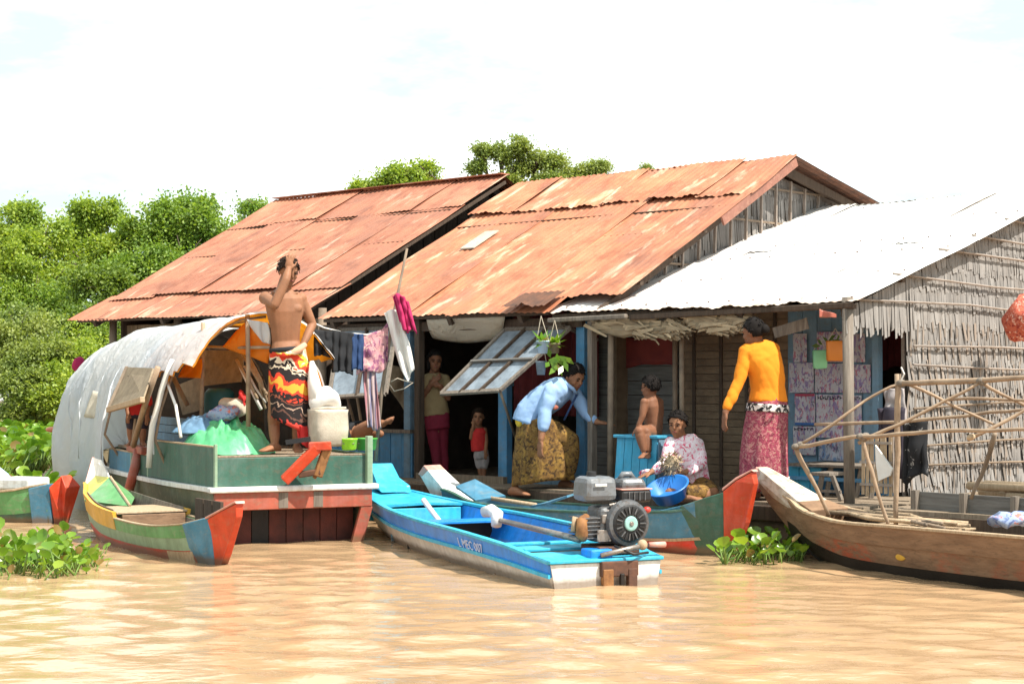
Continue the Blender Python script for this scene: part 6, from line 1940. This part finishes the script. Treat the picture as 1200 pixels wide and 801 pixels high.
def hand(mb, wrist, fwd, palm, L, side=1, curl=.35, spread=.12):
    """palm and five separate fingers; palm = direction the palm faces, side = +1/-1 for where the thumb sits"""
    f = V(fwd).normalized(); n = V(palm); n = (n - f*n.dot(f)).normalized(); s = f.cross(n).normalized()*side
    pc = V(wrist)+f*L*.27
    mb.ellipsoid(pc, f*L*.30, s*L*.225, n*L*.10, 14, 10)
    mb.tube([V(wrist)-f*L*.08, V(wrist)+f*L*.12], [L*.15, L*.17], 10, flat=.8)
    rr = L*.052
    for k, (o_, ln) in enumerate(((.155,.40),(.052,.46),(-.052,.43),(-.15,.34))):
        b_ = V(wrist)+f*L*.50+s*L*o_
        d = (f+s*spread*(o_/.15)).normalized(); c = curl*(1+.12*k)
        j1 = b_+d*L*ln*.45+n*L*ln*.10*c
        d2 = (d*math.cos(c)+n*math.sin(c)); j2 = j1+d2*L*ln*.33
        d3 = (d*math.cos(2*c)+n*math.sin(2*c)); j3 = j2+d3*L*ln*.25
        mb.tube([b_-d*L*.08, b_, j1, j2, j3], [rr*1.1, rr*1.1, rr, rr*.92, rr*.7], 8)
        mb.ellipsoid(j3, V((rr*.7,0,0)), V((0,rr*.7,0)), V((0,0,rr*.7)), 8, 6)
    b_ = V(wrist)+f*L*.14+s*L*.17
    d = (f*.75+s*.62+n*.25).normalized(); j1 = b_+d*L*.22; d2 = (f*.95+s*.22+n*.25).normalized(); j2 = j1+d2*L*.2
    mb.tube([b_-d*L*.06, b_, j1, j2], [rr*1.4, rr*1.4, rr*1.15, rr*.8], 8)
def foot(mb, ankle, fwd, L, tall=.35):
    f = V(fwd); f.z = 0; f.normalize(); s = f.cross(V((0,0,1)))
    a = V(ankle); g = a.z - L*tall
    rings = []
    for u, wd, h in ((-.26,.10,.16),(-.22,.16,.26),(-.08,.17,.36),(.12,.16,.34),(.35,.19,.22),(.55,.205,.15),(.68,.17,.10),(.735,.10,.06)):
        c_ = a+f*L*u; c_.z = g + h*L*.5
        rings.append([c_+s*wd*L*math.cos(6.283*k/12)+V((0,0,h*L*.5*math.sin(6.283*k/12))) for k in range(12)])
    mb.loft(rings)
    for k in range(5):
        o_ = (.13-.065*k)*L
        b_ = a+f*L*(.62-.035*abs(k-.8))+s*o_; b_.z = g+.05*L
        mb.tube([b_, b_+f*L*.13], [L*.042 if k else L*.055, L*.032], 7)
def head(parent, mb, c, fwd, up, h, hairmat="hair", hair="short", skin="skin", neck=None, nr=.05):
    """h = chin to crown. Adds skull to mb, hair and features as children"""
    f = V(fwd).normalized(); u = V(up); u = (u-f*u.dot(f)).normalized(); s = f.cross(u).normalized()
    c = V(c)
    mb.ellipsoid(c+u*h*.10-f*h*.03, s*h*.325, f*h*.40, u*h*.40, 18, 12)
    mb.ellipsoid(c-u*h*.20+f*h*.10, s*h*.25, f*h*.27, u*h*.29, 16, 10)
    mb.ellipsoid(c-u*h*.42+f*h*.22, s*h*.12, f*h*.11, u*h*.085, 10, 8)          # chin
    mb.ellipsoid(c-u*h*.09+f*h*.385, s*h*.055, f*h*.07, u*h*.05, 10, 8)          # nose tip
    mb.tube([c+u*h*.10+f*h*.35, c-u*h*.08+f*h*.40], [h*.035, h*.05], 8)           # bridge
    mb.ellipsoid(c-u*h*.235+f*h*.33, s*h*.10, f*h*.045, u*h*.042, 10, 7)         # lips
    for q in (-1,1):
        mb.ellipsoid(c-u*h*.02+s*q*h*.325-f*h*.04, s*h*.035, f*h*.075, u*h*.10, 10, 8)  # ears
        mb.ellipsoid(c+u*h*.085+f*h*.345+s*q*h*.13, s*h*.10, f*h*.035, u*h*.025, 10, 6) # brow
        mb.ellipsoid(c-u*h*.12+f*h*.23+s*q*h*.17, s*h*.09, f*h*.10, u*h*.10, 10, 8)     # cheek
    if neck is not None:
        limb(mb, [V(neck), c-u*h*.22-f*h*.07], [nr*1.15, nr], 12, 3)
    ft = MB()
    for q in (-1,1):
        ft.ellipsoid(c+u*h*.015+f*h*.352+s*q*h*.135, s*h*.055, f*h*.022, u*h*.024, 10, 6)
    ft.build("eyes", M["eye"], parent, smooth=True)
    br = MB()
    for q in (-1,1):
        br.tube([c+u*h*.095+f*h*.378+s*q*h*.06, c+u*h*.115+f*h*.372+s*q*h*.14, c+u*h*.09+f*h*.335+s*q*h*.215], [h*.014,h*.018,h*.010], 6)
    br.build("eyebrows", M[hairmat], parent, smooth=True)
    MB().ellipsoid(c-u*h*.238+f*h*.362, s*h*.092, f*h*.024, u*h*.030, 12, 7).build("lips", M["lip"], parent, smooth=True)
    hm = MB(); r = random.Random(int(h*1e4)+int(c.x*100))
    def cap(uu, v, k=1.0):
        an = uu*2*math.pi; ph = v*math.pi
        d = s*math.cos(an)*math.sin(ph)+f*math.sin(an)*math.sin(ph)+u*math.cos(ph)
        return c+u*h*.115-f*h*.045+(s*math.cos(an)*math.sin(ph)*.372+f*math.sin(an)*math.sin(ph)*.44+u*math.cos(ph)*.44)*h*k
    # rounded cap kept off the face
    def keep(uu, v):
        an = uu*2*math.pi; fr_ = math.sin(an)
        lim = .60 - .27*max(0, fr_)**.8 + (.14 if fr_ < -.1 else 0)
        return v < lim
    if hair:
        nz_ = .06 if hair == "short" else .03
        hm.grid(lambda a, b_: cap(a, b_, 1+nz_*mnoise.noise(V((math.cos(a*6.283)*4*b_, math.sin(a*6.283)*4*b_, b_*5+c.x)))), 40, 26, keep)
        for k in range(170 if hair == "short" else 90):   # locks
            a, b_ = r.random(), r.uniform(.02,.6)
            if not keep(a, b_): continue
            p = cap(a, b_, 1.0); d = (p-c).normalized()
            tdir = (-u*.8 + f*.25 + V((r.uniform(-1,1), r.uniform(-1,1), r.uniform(-1,1)))*.55); tdir = (tdir - d*tdir.dot(d)*.85).normalized()
            L_ = h*r.uniform(.08,.17)*(1 if hair == "short" else .8); sd = tdir.cross(d).normalized()*h*.03
            hm.add([p-sd, p+sd, p+tdir*L_+d*h*.02], [(0,1,2)])
        if hair == "bun":
            hm.ellipsoid(c-f*h*.48+u*h*.05, s*h*.17, f*h*.14, u*h*.17, 14, 9)
        if hair == "long":
            hm.ellipsoid(c-f*h*.30-u*h*.22, s*h*.31, f*h*.15, u*h*.42, 16, 10)
            for q in (-1,1): hm.ellipsoid(c+s*q*h*.29-f*h*.08-u*h*.12, s*h*.075, f*h*.17, u*h*.32, 12, 8)
        ho = hm.build("hair", M[hairmat], parent, smooth=True, solid=.004, solidoff=1)
def torso(mb, secs, side, n=20, pw=.82):
    """secs: (centre, half width, half depth); superelliptic sections square to the spine"""
    rings = []
    S = V(side).normalized()
    for i, (c, a, b_) in enumerate(secs):
        t = (V(secs[min(i+1,len(secs)-1)][0])-V(secs[max(i-1,0)][0])).normalized()
        s = (S - t*S.dot(t)).normalized(); d = s.cross(t).normalized()
        ring = []
        for k in range(n):
            x, y = math.cos(6.283185*k/n), math.sin(6.283185*k/n)
            ring.append(V(c)+s*a*math.copysign(abs(x)**pw, x)+d*b_*math.copysign(abs(y)**pw, y))
        rings.append(ring)
    mb.loft(rings)
def skirt_mesh(secs, side, folds=7, amp=.06, n=72, seed=0, pw=.9):
    rings = []; S = V(side).normalized()
    m = len(secs)
    full = []
    for i in range(m-1):
        for k in range(5):
            q = k/5; a, b_ = secs[i], secs[i+1]
            full.append((V(a[0]).lerp(V(b_[0]), q), a[1]*(1-q)+b_[1]*q, a[2]*(1-q)+b_[2]*q))
    full.append((V(secs[-1][0]), secs[-1][1], secs[-1][2]))
    M_ = len(full)
    for i, (c, a, b_) in enumerate(full):
        t = (full[min(i+1,M_-1)][0]-full[max(i-1,0)][0]).normalized()
        s = (S-t*S.dot(t)).normalized(); d = s.cross(t).normalized(); v = i/(M_-1); ring = []
        for k in range(n):
            th = 6.283185*k/n; x, y = math.cos(th), math.sin(th)
            f = 1+amp*(.25+.75*v)*(math.sin(th*folds+seed+2.2*v)*.6+mnoise.noise(V((x*1.8,y*1.8,v*1.3+seed))))
            ring.append(c+s*a*f*math.copysign(abs(x)**pw,x)+d*b_*f*math.copysign(abs(y)**pw,y))
        rings.append(ring)
    return MB().loft(rings)
def person(label, feet, group=None):
    return thing("person", label, "person", feet, group)

# ============ standing young man with one hand on his head
Y = 14.62; q = lambda x, y, dy=0.0: P(x, y, Y+dy)
PM = person("bare chested young man in printed sarong standing on the green boat, hand on head", q(334,529))
bd = MB()
hipc, wst, chs, shl = q(338,425), q(335,400,.01), q(334,366), q(332,345,.02)
SIDE = V((1,.28,0)).normalized()
torso(bd, [(q(339,432),.150,.105),(hipc,.152,.105),(q(336,408),.135,.095),(wst,.118,.080),(q(334.5,384),.128,.088),(chs,.158,.104),(q(332.5,352,.01),.165,.098),(shl,.125,.075),(q(332,338,.02),.06,.055)], SIDE)
for sx_ in (-1,1):   # flat chest plates and collar bones
    bd.ellipsoid(chs+SIDE*sx_*.072+V((.02,-.066,.035)), SIDE*.068, V((0,.026,-.008)), V((0,.012,.042)), 14, 8)
    bd.tube([shl+SIDE*sx_*.02+V((.01,-.07,-.005)), shl+SIDE*sx_*.11+V((.02,-.05,.015))], [.012,.013], 7)
SR, SL = q(311,349,-.03), q(352,350,.06)      # picture-left shoulder, picture-right shoulder
for s_ in (SR, SL): bd.ellipsoid(s_, V((.058,0,0)), V((0,.056,0)), V((0,0,.056)), 14, 10)
ER = q(322,357,-.24); HR = q(338,316,-.15)
limb(bd, [SR, ER], [.050,.040]); limb(bd, [ER, q(335,328,-.20), HR], [.041,.036,.027])
hand(bd, HR, (.12,.12,1), (0,1,-.2), .165, side=-1, curl=.42, spread=.32)
EL = q(366,380,.10); HL = q(355,404,-.04)
limb(bd, [SL, EL], [.050,.038]); limb(bd, [EL, HL], [.039,.027])
hand(bd, HL, (-.62,-.45,-.35), (-.2,.6,-.5), .165, side=1, curl=.5)
kR, aR = q(322,480), q(322,517)
limb(bd, [q(327,435), kR, q(321,497,.02), aR], [.085,.058,.050,.036]); foot(bd, q(322,518), (-.62,-.8,0), .225)
kL, aL = q(348,482,-.03), q(348,518,.05)
limb(bd, [q(348,435), kL, q(349,500,.04), aL], [.085,.058,.050,.036]); foot(bd, q(348,519,.05), (.25,-1,0), .225)
hc = q(338,318,-.03)
head(PM, bd, hc, (.52,-.80,-.38), (.10,-.25,1), .235, "hairbrown", "short", neck=q(332,342,.01), nr=.053)
remesh(bd, "body", "skin", PM, .007)
sk = skirt_mesh([(q(337.5,409),.150,.115),(q(338,425),.168,.130),(q(338,450),.172,.135),(q(339,478),.170,.13),(q(340,497),.168,.125)], SIDE, 6, .05, 72, 3)
# hem hangs lower on the picture-right side
for i, p in enumerate(sk.v):
    d = p-q(338,450); k = max(0, min(1, (P(338,440,Y).z-p.z)/.42))
    sk.v[i] = p + V((0,0,-d.x*.55*k))
so = sk.build("sarong", M["sarong_man"], PM, smooth=True)
wb_ = MB().tube([q(317,411,-.08), q(328,410,-.135), q(341,409,-.13), q(353,408,-.07)], [.02,.024,.024,.02], 8, .1); wb_.build("waistband", M["charcoal"], PM, smooth=True)
MB().tube([q(320,414,-.10), q(335,416,-.15), q(350,410,-.12), q(358,403,-.08)], [.018,.026,.030,.024], 8, .12).build("sarong_roll", M["sarong_man"], PM, smooth=True)
MB().grid(lambda u, v: q(347+13*u+2*v, 496+5*u+(18+8*u)*v, -.09)+V((0,.02*math.sin(u*8),0)), 12, 12).build("sarong_tail", M["redtop"], PM, smooth=True, solid=.008)

# ============ woman in orange, seen from behind
Y = 13.78; q = lambda x, y, dy=0.0: P(x, y, Y+dy)
PW = person("woman in an orange top and pink patterned sarong seen from behind on the porch", q(893,582))
SIDE = V((1,.42,0)).normalized()
bd = MB(); sh = MB()
secs = [(q(900,470),.150,.115),(q(900,455),.128,.10),(q(898,438),.132,.105),(q(893,420),.150,.11),(q(888,408),.140,.09),(q(886,401),.07,.06)]
torso(sh, [(c_, a+.012, b_+.012) for c_, a, b_ in secs], SIDE)
torso(bd, secs, SIDE)
SLf, SRt = q(875,411,-.04), q(905,409,.12)
for s_ in (SLf, SRt): sh.ellipsoid(s_, V((.062,0,0)), V((0,.06,0)), V((0,0,.058)), 14, 10)
E_ = q(866,447,-.10); W_ = q(852,477,-.16)
limb(sh, [SLf, E_, W_], [.055,.046,.036])
limb(bd, [E_, W_, q(850,483,-.17)], [.034,.028,.027]); hand(bd, q(850,483,-.17), (-.12,-.15,-1), (.7,.3,0), .165, side=-1, curl=.35)
E2_ = q(922,440,.20); limb(sh, [SRt, q(913,440,.28), q(900,452,.30)], [.055,.046,.036])
hand(bd, q(896,454,.30), (-1,.1,-.3), (0,-1,0), .15, side=1, curl=.4)
limb(bd, [q(889,470), q(886,520), q(884,570)], [.09,.06,.035]); limb(bd, [q(905,470), q(905,520), q(904,570)], [.09,.06,.035])
foot(bd, q(884,572), (-.5,.85,0), .22); foot(bd, q(904,572), (-.3,.95,0), .22)
head(PW, bd, q(883,390,-.02), (-.80,.58,-.15), (-.05,.05,1), .225, "hair", "bun", neck=q(887,406,.02), nr=.048)
remesh(bd, "body", "skin2", PW, .008)
remesh(sh, "orange_top", "orangetop", PW, .010, 3)
skirt_mesh([(q(901,462),.140,.115),(q(900,478),.166,.135),(q(897,505),.180,.15),(q(895,535),.195,.16),(q(895,574),.205,.165)], SIDE, 8, .06, 80, 5).build("sarong", M["pinkbatik"], PW, smooth=True)
def band(c0, c1, rx, ry, name, mat):
    skirt_mesh([(c0, rx, ry),(c1, rx*1.02, ry*1.02)], SIDE, 8, .03, 60, 5).build(name, M[mat], PW, smooth=True)
band(q(900,473), q(899.5,482), .174, .142, "border_band", "blackwhite")
band(q(895,558), q(895,566), .212, .172, "border_band", "blackwhite")
MB().grid(lambda u, v: q(908+5*u+2*v, 486+72*v, -.10-.03*v+.09*u)+V((0,.006*math.sin(v*30),0)), 5, 24).build("border_stripe", M["blackwhite"], PW, smooth=True, solid=.005)

# ============ person bending forward in a light blue shirt
Y = 15.18; q = lambda x, y, dy=0.0: P(x, y, Y+dy)
PB = person("person in light blue shirt and brown batik sarong bending forward, arm stretched out", q(632,572))
SIDE = V((.35,1,0)).normalized()
bd = MB(); sh = MB()
secs = [(q(618,496),.155,.12),(q(622,484),.150,.12),(q(634,472),.158,.12),(q(648,462),.172,.12),(q(660,454),.15,.095),(q(666,450),.07,.06)]
torso(sh, [(c_, a+.014, b_+.014) for c_, a, b_ in secs], SIDE); torso(bd, secs, SIDE)
sh.ellipsoid(q(624,496), V((.14,.04,-.05)), V((-.03,.16,0)), V((.03,0,.09)), 18, 12)
SN, SF = q(646,458,-.16), q(674,462,.12)
for s_ in (SN, SF): sh.ellipsoid(s_, V((.068,0,0)), V((0,.066,0)), V((0,0,.064)), 14, 10)
limb(sh, [SN, q(639,480,-.20), q(637,500,-.24)], [.064,.058,.050])
limb(bd, [SN, q(638,486,-.20), q(634,514,-.26)], [.046,.038,.029]); hand(bd, q(634,516,-.26), (-.1,-.05,-1), (.7,.5,0), .17, side=-1, curl=.4)
limb(sh, [SF, q(686,482,.06), q(694,491,.0)], [.062,.054,.046])
limb(bd, [SF, q(688,485,.05), q(699,494,-.02)], [.045,.038,.028]); hand(bd, q(700,494.5,-.02), (1,-.12,-.10), (.1,.1,-1), .17, side=1, curl=.22, spread=.2)
limb(bd, [q(622,502,.02), q(614,538,-.02), q(604,566,-.04)], [.085,.058,.036]); foot(bd, q(603,569,-.06), (.75,-.6,0), .235)
limb(bd, [q(640,500,.1), q(668,524,.10), q(662,556,.12)], [.09,.068,.038]); foot(bd, q(662,561,.12), (.8,-.55,0), .235)
head(PB, bd, q(673,442,-.03), (.62,-.70,-.42), (.25,-.25,1), .235, "hair", "short", neck=q(664,455,-.01), nr=.055)
remesh(bd, "body", "skin", PB, .008)
remesh(sh, "shirt", "shirtblue", PB, .010, 2)
# collar and hem
MB().tube([q(661,447,-.10), q(671,455,-.12), q(676,462,-.02)], .016, 7).build("collar", M["shirtblue"], PB, smooth=True)
MB().tube([q(676,462,-.04), q(668,478,-.12), q(661,492,-.10)], .010, 6).build("placket", M["navy"], PB, smooth=True)
MB().ellipsoid(q(650,477,-.175), V((.035,.02,0)), V((0,.012,0)), V((0,0,.022)), 12, 8).build("printed_badge", M["fadedred"], PB, smooth=True)
MB().ellipsoid(q(609,494,-.02), V((.035,0,.02)), V((0,.12,0)), V((-.02,0,.05)), 14, 9).build("undershirt", M["yellowcloth"], PB, smooth=True)
# sarong spread over straddled legs
SD2 = V((1,.25,0)).normalized()
s_a = skirt_mesh([(q(625,491),.150,.165),(q(629,505),.195,.18),(q(633,525),.235,.19),(q(635,545),.262,.19),(q(637,566),.280,.18)], SD2, 9, .10, 96, 9)
for i, p in enumerate(s_a.v):   # lifted between the feet
    k = max(0, min(1, (q(632,520).z-p.z)/.32)); d = (p-q(634,540)).dot(SD2)
    s_a.v[i] = p + V((0,0, k*.03*math.cos(d/.28*1.5))) 
s_a.build("sarong", M["batik"], PB, smooth=True)
s_k = MB(); limb(s_k, [q(634,500,.0), q(667,517,-.02), q(665,548,.0)], [.11,.095,.085], 16)
remesh(s_k, "sarong_knee", "batik", PB, .012, 3)

# ============ girl in the doorway
Y = 16.9; q = lambda x, y, dy=0.0: P(x, y, Y+dy)
PG = person("girl in a khaki blouse and maroon trousers standing in the dark doorway", q(514,556))
SIDE = V((1,.2,0)).normalized()
bd = MB(); sh = MB()
secs = [(q(512,486),.115,.085),(q(510,470),.105,.08),(q(509,455),.118,.085),(q(509,443),.122,.075),(q(509,437),.06,.05)]
torso(sh, [(c_, a+.012, b_+.012) for c_, a, b_ in secs], SIDE); torso(bd, secs, SIDE)
for x_ in (496, 522): sh.ellipsoid(q(x_,444), V((.05,0,0)), V((0,.05,0)), V((0,0,.048)), 12, 9)
limb(sh, [q(496,444), q(494,455,-.02)], [.047,.044]); limb(sh, [q(522,444), q(524,455,-.02)], [.047,.044])
limb(bd, [q(496,446), q(494,467,-.04), q(506,449,-.13)], [.036,.032,.024]); hand(bd, q(507,448,-.13), (.7,0,.6), (0,1,0), .13, side=1, curl=.5)
limb(bd, [q(522,446), q(525,466,-.04), q(516,452,-.13)], [.036,.032,.024]); hand(bd, q(515,452,-.13), (-.9,0,.3), (0,1,0), .13, side=-1, curl=.5)
head(PG, bd, q(510,423,-.03), (.15,-1,-.1), (0,0,1), .205, "hair", "long", neck=q(509,440), nr=.042)
limb(bd, [q(510,488), q(511,525), q(513,552)], [.06,.038,.028]); limb(bd, [q(516,488,.03), q(519,525,.05), q(521,552,.06)], [.06,.038,.028]); foot(bd, q(513,553), (-.3,-1,0), .19); foot(bd, q(521,553,.06), (.2,-1,0), .19)
remesh(bd, "body", "skin2", PG, .008); remesh(sh, "blouse", "khakitop", PG, .010, 2)
tr = MB(); torso(tr, [(q(512,482),.118,.09),(q(512,492),.125,.095),(q(513,502),.12,.09)], SIDE)
limb(tr, [q(507,498), q(510,525), q(513,551)], [.070,.050,.036]); limb(tr, [q(517,498,.03), q(519,525,.05), q(521,551,.06)], [.070,.050,.036])
remesh(tr, "trousers", "maroontrousers", PG, .010, 2)

# ============ toddler in a red top
Y = 16.6; q = lambda x, y, dy=0.0: P(x, y, Y+dy)
PC = person("toddler in a red sleeveless top and pale shorts standing in the doorway", q(564,559))
SIDE = V((1,.3,0)).normalized()
bd = MB(); sh = MB(); tr = MB()
secs = [(q(562,528),.07,.06),(q(561,517),.066,.058),(q(560.5,506),.066,.055),(q(560.5,500),.045,.04)]
torso(bd, secs, SIDE); torso(sh, [(c_, a+.010, b_+.012) for c_, a, b_ in secs[:3]] + [(q(560.5,501),.05,.048)], SIDE)
for x_, e_, h_ in ((554,(552,513),(555,498)),(568,(570,516),(569,530))):
    limb(bd, [q(x_,503), q(*e_,-.03), q(*h_,-.06)], [.024,.021,.017])
    hand(bd, q(h_[0],h_[1],-.06), (0,-.2,1 if h_[1]<505 else -1), (0,1,0), .075, side=1, curl=.4)
limb(bd, [q(561,530), q(562,545), q(563,555)], [.034,.028,.022]); limb(bd, [q(567,530), q(567,545), q(567,555)], [.034,.028,.022])
foot(bd, q(563,555.5), (-.2,-1,0), .10); foot(bd, q(567.5,555.5), (.2,-1,0), .10)
torso(tr, [(q(563,526),.068,.062),(q(563.5,533),.072,.065),(q(564,537),.07,.06)], SIDE)
limb(tr, [q(561,533), q(562,545)], [.043,.041]); limb(tr, [q(567,533), q(567.5,545)], [.043,.041])
head(PC, bd, q(561,488.5,-.02), (-.1,-1,-.05), (0,0,1), .16, "hairbrown", "short", neck=q(560.5,502), nr=.03)
remesh(bd, "body", "skin", PC, .006); remesh(sh, "red_top", "redtop", PC, .007, 2); remesh(tr, "shorts", "greyshorts", PC, .007, 2)

# ============ bare boy sitting on the chest
Y = 14.5; q = lambda x, y, dy=0.0: P(x, y, Y+dy)
PY = person("bare backed small boy sitting on the turquoise chest with a leg hanging down", q(762,511))
SIDE = V((.55,.85,0)).normalized()
bd = MB()
torso(bd, [(q(765,508),.085,.075),(q(766,499),.082,.072),(q(766,488),.092,.072),(q(765,476),.108,.074),(q(764,468),.098,.06),(q(763,463),.04,.038)], SIDE)
for s_ in (q(755,471,-.08), q(773,471,.08)): bd.ellipsoid(s_, V((.036,0,0)), V((0,.036,0)), V((0,0,.036)), 12, 8)
limb(bd, [q(755,471,-.08), q(753,487,-.10), q(748,499,-.10)], [.032,.028,.021]); hand(bd, q(747,500,-.10), (-.6,-.1,-.8), (.5,0,-.5), .10, side=1, curl=.4)
limb(bd, [q(773,471,.08), q(774,488,.10), q(770,500,.06)], [.032,.028,.021]); hand(bd, q(769,501,.06), (-.7,-.3,-.5), (0,0,-1), .10, side=-1, curl=.4)
limb(bd, [q(764,506,-.04), q(749,505,-.20), q(754,527,-.22)], [.058,.044,.026]); foot(bd, q(754.5,530,-.22), (-.4,-.9,0), .135)
limb(bd, [q(768,507,.03), q(757,506,-.16), q(760,527,-.19)], [.058,.044,.026]); foot(bd, q(760,530,-.19), (-.2,-.95,0), .135)
head(PY, bd, q(762,454,-.01), (-.80,.35,-.08), (0,0,1), .19, "hair", "short", neck=q(763,467), nr=.036)
remesh(bd, "body", "skin2", PY, .007)

# ============ woman seated with a basin
Y = 14.15; q = lambda x, y, dy=0.0: P(x, y, Y+dy)
PS = person("woman in a pink flowered blouse sitting on the deck behind the blue basin", q(808,583))
SIDE = V((1,.15,0)).normalized()
bd = MB(); sh = MB()
secs = [(q(810,568),.145,.13),(q(809,553),.135,.115),(q(806,536),.135,.11),(q(802,522),.135,.095),(q(799,514),.10,.07),(q(798,511),.055,.05)]
torso(sh, [(c_, a+.013, b_+.013) for c_, a, b_ in secs], SIDE); torso(bd, secs, SIDE)
SA, SB_ = q(786,519,-.02), q(817,520,.02)
for s_ in (SA, SB_): sh.ellipsoid(s_, V((.056,0,0)), V((0,.056,0)), V((0,0,.054)), 14, 10)
limb(sh, [SA, q(781,541,-.12), q(768,551,-.24)], [.054,.046,.036]); limb(bd, [q(781,541,-.12), q(763,553,-.27)], [.03,.024]); hand(bd, q(762,554,-.27), (-.9,-.3,-.3), (0,0,-1), .15, side=1, curl=.6)
limb(sh, [SB_, q(822,543,-.10), q(808,552,-.24)], [.055,.048,.036]); limb(bd, [q(822,543,-.10), q(803,553,-.27)], [.03,.024]); hand(bd, q(802,553,-.27), (-.8,-.2,-.1), (0,0,-1), .15, side=-1, curl=.6)
# crossed legs under a dark sarong
limb(bd, [q(800,572), q(780,576,-.26), q(800,581,-.34)], [.08,.06,.04]); limb(bd, [q(818,572), q(834,577,-.22), q(812,582,-.32)], [.08,.06,.04])
foot(bd, q(806,578,-.34), (1,-.2,0), .20); foot(bd, q(808,579,-.30), (-1,-.2,0), .20)
head(PS, bd, q(794,497,-.03), (-.42,-.88,-.14), (.03,0,1), .212, "hair", "bun", neck=q(797,514), nr=.045)
remesh(bd, "body", "skin", PS, .008); remesh(sh, "blouse", "floralblouse", PS, .010, 2)
lg = MB(); limb(lg, [q(806,570), q(782,575,-.24)], [.11,.075], 14); limb(lg, [q(814,570), q(832,576,-.20)], [.11,.075], 14); limb(lg, [q(784,577,-.26), q(812,578,-.30), q(830,577,-.22)], [.06,.07,.06], 14)
remesh(lg, "sarong", "batik", PS, .012, 3)
bsn_c = V((q(786,580,-.42).x, q(786,580,-.42).y, .30))
BS = thing("basin", "wide blue plastic basin tilted in front of the seated woman", "basin", bsn_c)
tilt = Matrix.Rotation(math.radians(22), 3, V((1,-.2,0))) @ Matrix.Rotation(math.radians(-12), 3, "Y")
def bring(r_, z, n=32): return [bsn_c+V((0,0,.10))+tilt@V((math.cos(6.283*k/n)*r_, math.sin(6.283*k/n)*r_, z)) for k in range(n)]
MB().loft([bring(.10,0), bring(.125,.0), bring(.165,.11), bring(.18,.112), bring(.18,.122), bring(.16,.122), bring(.118,.015), bring(.05,.012)]).build("bowl", M["basin"], BS, smooth=True)
vg = MB(); r = random.Random(5); vc = q(787,543,-.30)
vg.ellipsoid(vc, V((.06,0,0)), V((0,.05,0)), V((0,0,.07)), 16, 10)
for k in range(220):
    d = V((r.gauss(0,1), r.gauss(0,1), r.gauss(0,1))).normalized(); p = vc+V((d.x*.075,d.y*.06,d.z*.085)); e = (d+V((r.uniform(-1,1),r.uniform(-1,1),r.uniform(-1,.5)))).normalized()
    s_ = e.cross(d).normalized()*.008
    vg.add([p-s_, p+s_, p+e*.04], [(0,1,2)])
tag(vg.build("herb_bundle", M["thatchroll"], smooth=False), "bundle of dry greenish herbs held by the seated woman over the basin", "herbs")
rc = MB().ellipsoid(q(757,553,-.2), V((.07,0,.0)), V((0,.06,0)), V((0,0,.035)), 20, 12).jitter(.03, 14).build("red_checked_cloth", M["floralblouse"], smooth=True)
tag(rc, "small red and white checked cloth beside the seated woman's hand", "cloth")

# ============ child under the canopy flap
Y = 15.9; q = lambda x, y, dy=0.0: P(x, y, Y+dy)
PK = person("child in a red shirt and dark shorts half hidden by the propped canopy flap", q(160,520))
SIDE = V((1,.3,0)).normalized()
bd = MB(); sh = MB(); tr = MB()
secs = [(q(161,486),.085,.07),(q(161,474),.08,.065),(q(161,463),.088,.062),(q(161,457),.05,.045)]
torso(bd, secs, SIDE); torso(sh, [(c_, a+.012, b_+.012) for c_, a, b_ in secs], SIDE)
for x_, e_, h_ in ((151,(148,471),(150,485)),(171,(174,473),(172,487))):
    limb(sh, [q(x_,461), q(*e_,-.03)], [.038,.036]); limb(bd, [q(x_,461), q(*e_,-.03), q(*h_,-.08)], [.028,.025,.02]); hand(bd, q(h_[0],h_[1],-.08), (0,-.2,-1), (0,1,0), .10, side=1, curl=.4)
limb(bd, [q(155,488), q(153,503), q(154,516)], [.05,.038,.026]); limb(bd, [q(167,488), q(167,503), q(167,516)], [.05,.038,.026])
foot(bd, q(154,516), (-.3,-1,0), .14); foot(bd, q(167,516), (.5,-1,0), .14)
torso(tr, [(q(161,480),.09,.075),(q(161,490),.095,.08)], SIDE); limb(tr, [q(155,487), q(154,498)], [.056,.052]); limb(tr, [q(167,487), q(167,498)], [.056,.052])
head(PK, bd, q(158,448,-.0), (.1,-1,-.3), (0,0,1), .165, "hair", "short", neck=q(160,458), nr=.034)
remesh(bd, "body", "skin", PK, .008); remesh(sh, "shirt", "redtop", PK, .009, 2); remesh(tr, "shorts", "darkshorts", PK, .009, 2)

# ============ person lying back in the left window, one foot showing
Y = 16.1; q = lambda x, y, dy=0.0: P(x, y, Y+dy)
PH = person("person lying back in the left window with only a bare foot showing", q(425,510))
bd = MB(); sh = MB()
torso(bd, [(q(398,506,.45),.15,.09),(q(408,507,.38),.14,.09),(q(420,507,.3),.145,.10)], V((.3,.8,.2)))
torso(sh, [(q(397,506,.46),.162,.10),(q(408,507,.38),.152,.10),(q(420,507,.3),.157,.112)], V((.3,.8,.2)))
limb(bd, [q(421,507,.25), q(436,497,.1), q(449,496,.0)], [.075,.055,.035])
limb(bd, [q(421,509,.35), q(434,506,.3), q(446,508,.25)], [.075,.055,.035])
af = q(450,496,.0); 
bd.tube([af, q(455,493,-.02), q(460,490,-.02)], [.036,.042,.034], 10, flat=.6)
for k in range(5): bd.tube([q(459-.7*k,489.5+1.6*k,-.02), q(462.5-.9*k,488+1.9*k,-.02)], [.012,.009], 7)
head(PH, bd, q(386,503,.52), (.5,-.4,.75), (-.9,.3,.3), .21, "hair", "short", neck=q(396,505,.46), nr=.045)
remesh(bd, "body", "skin", PH, .009); remesh(sh, "shirt", "charcoal", PH, .011, 2)
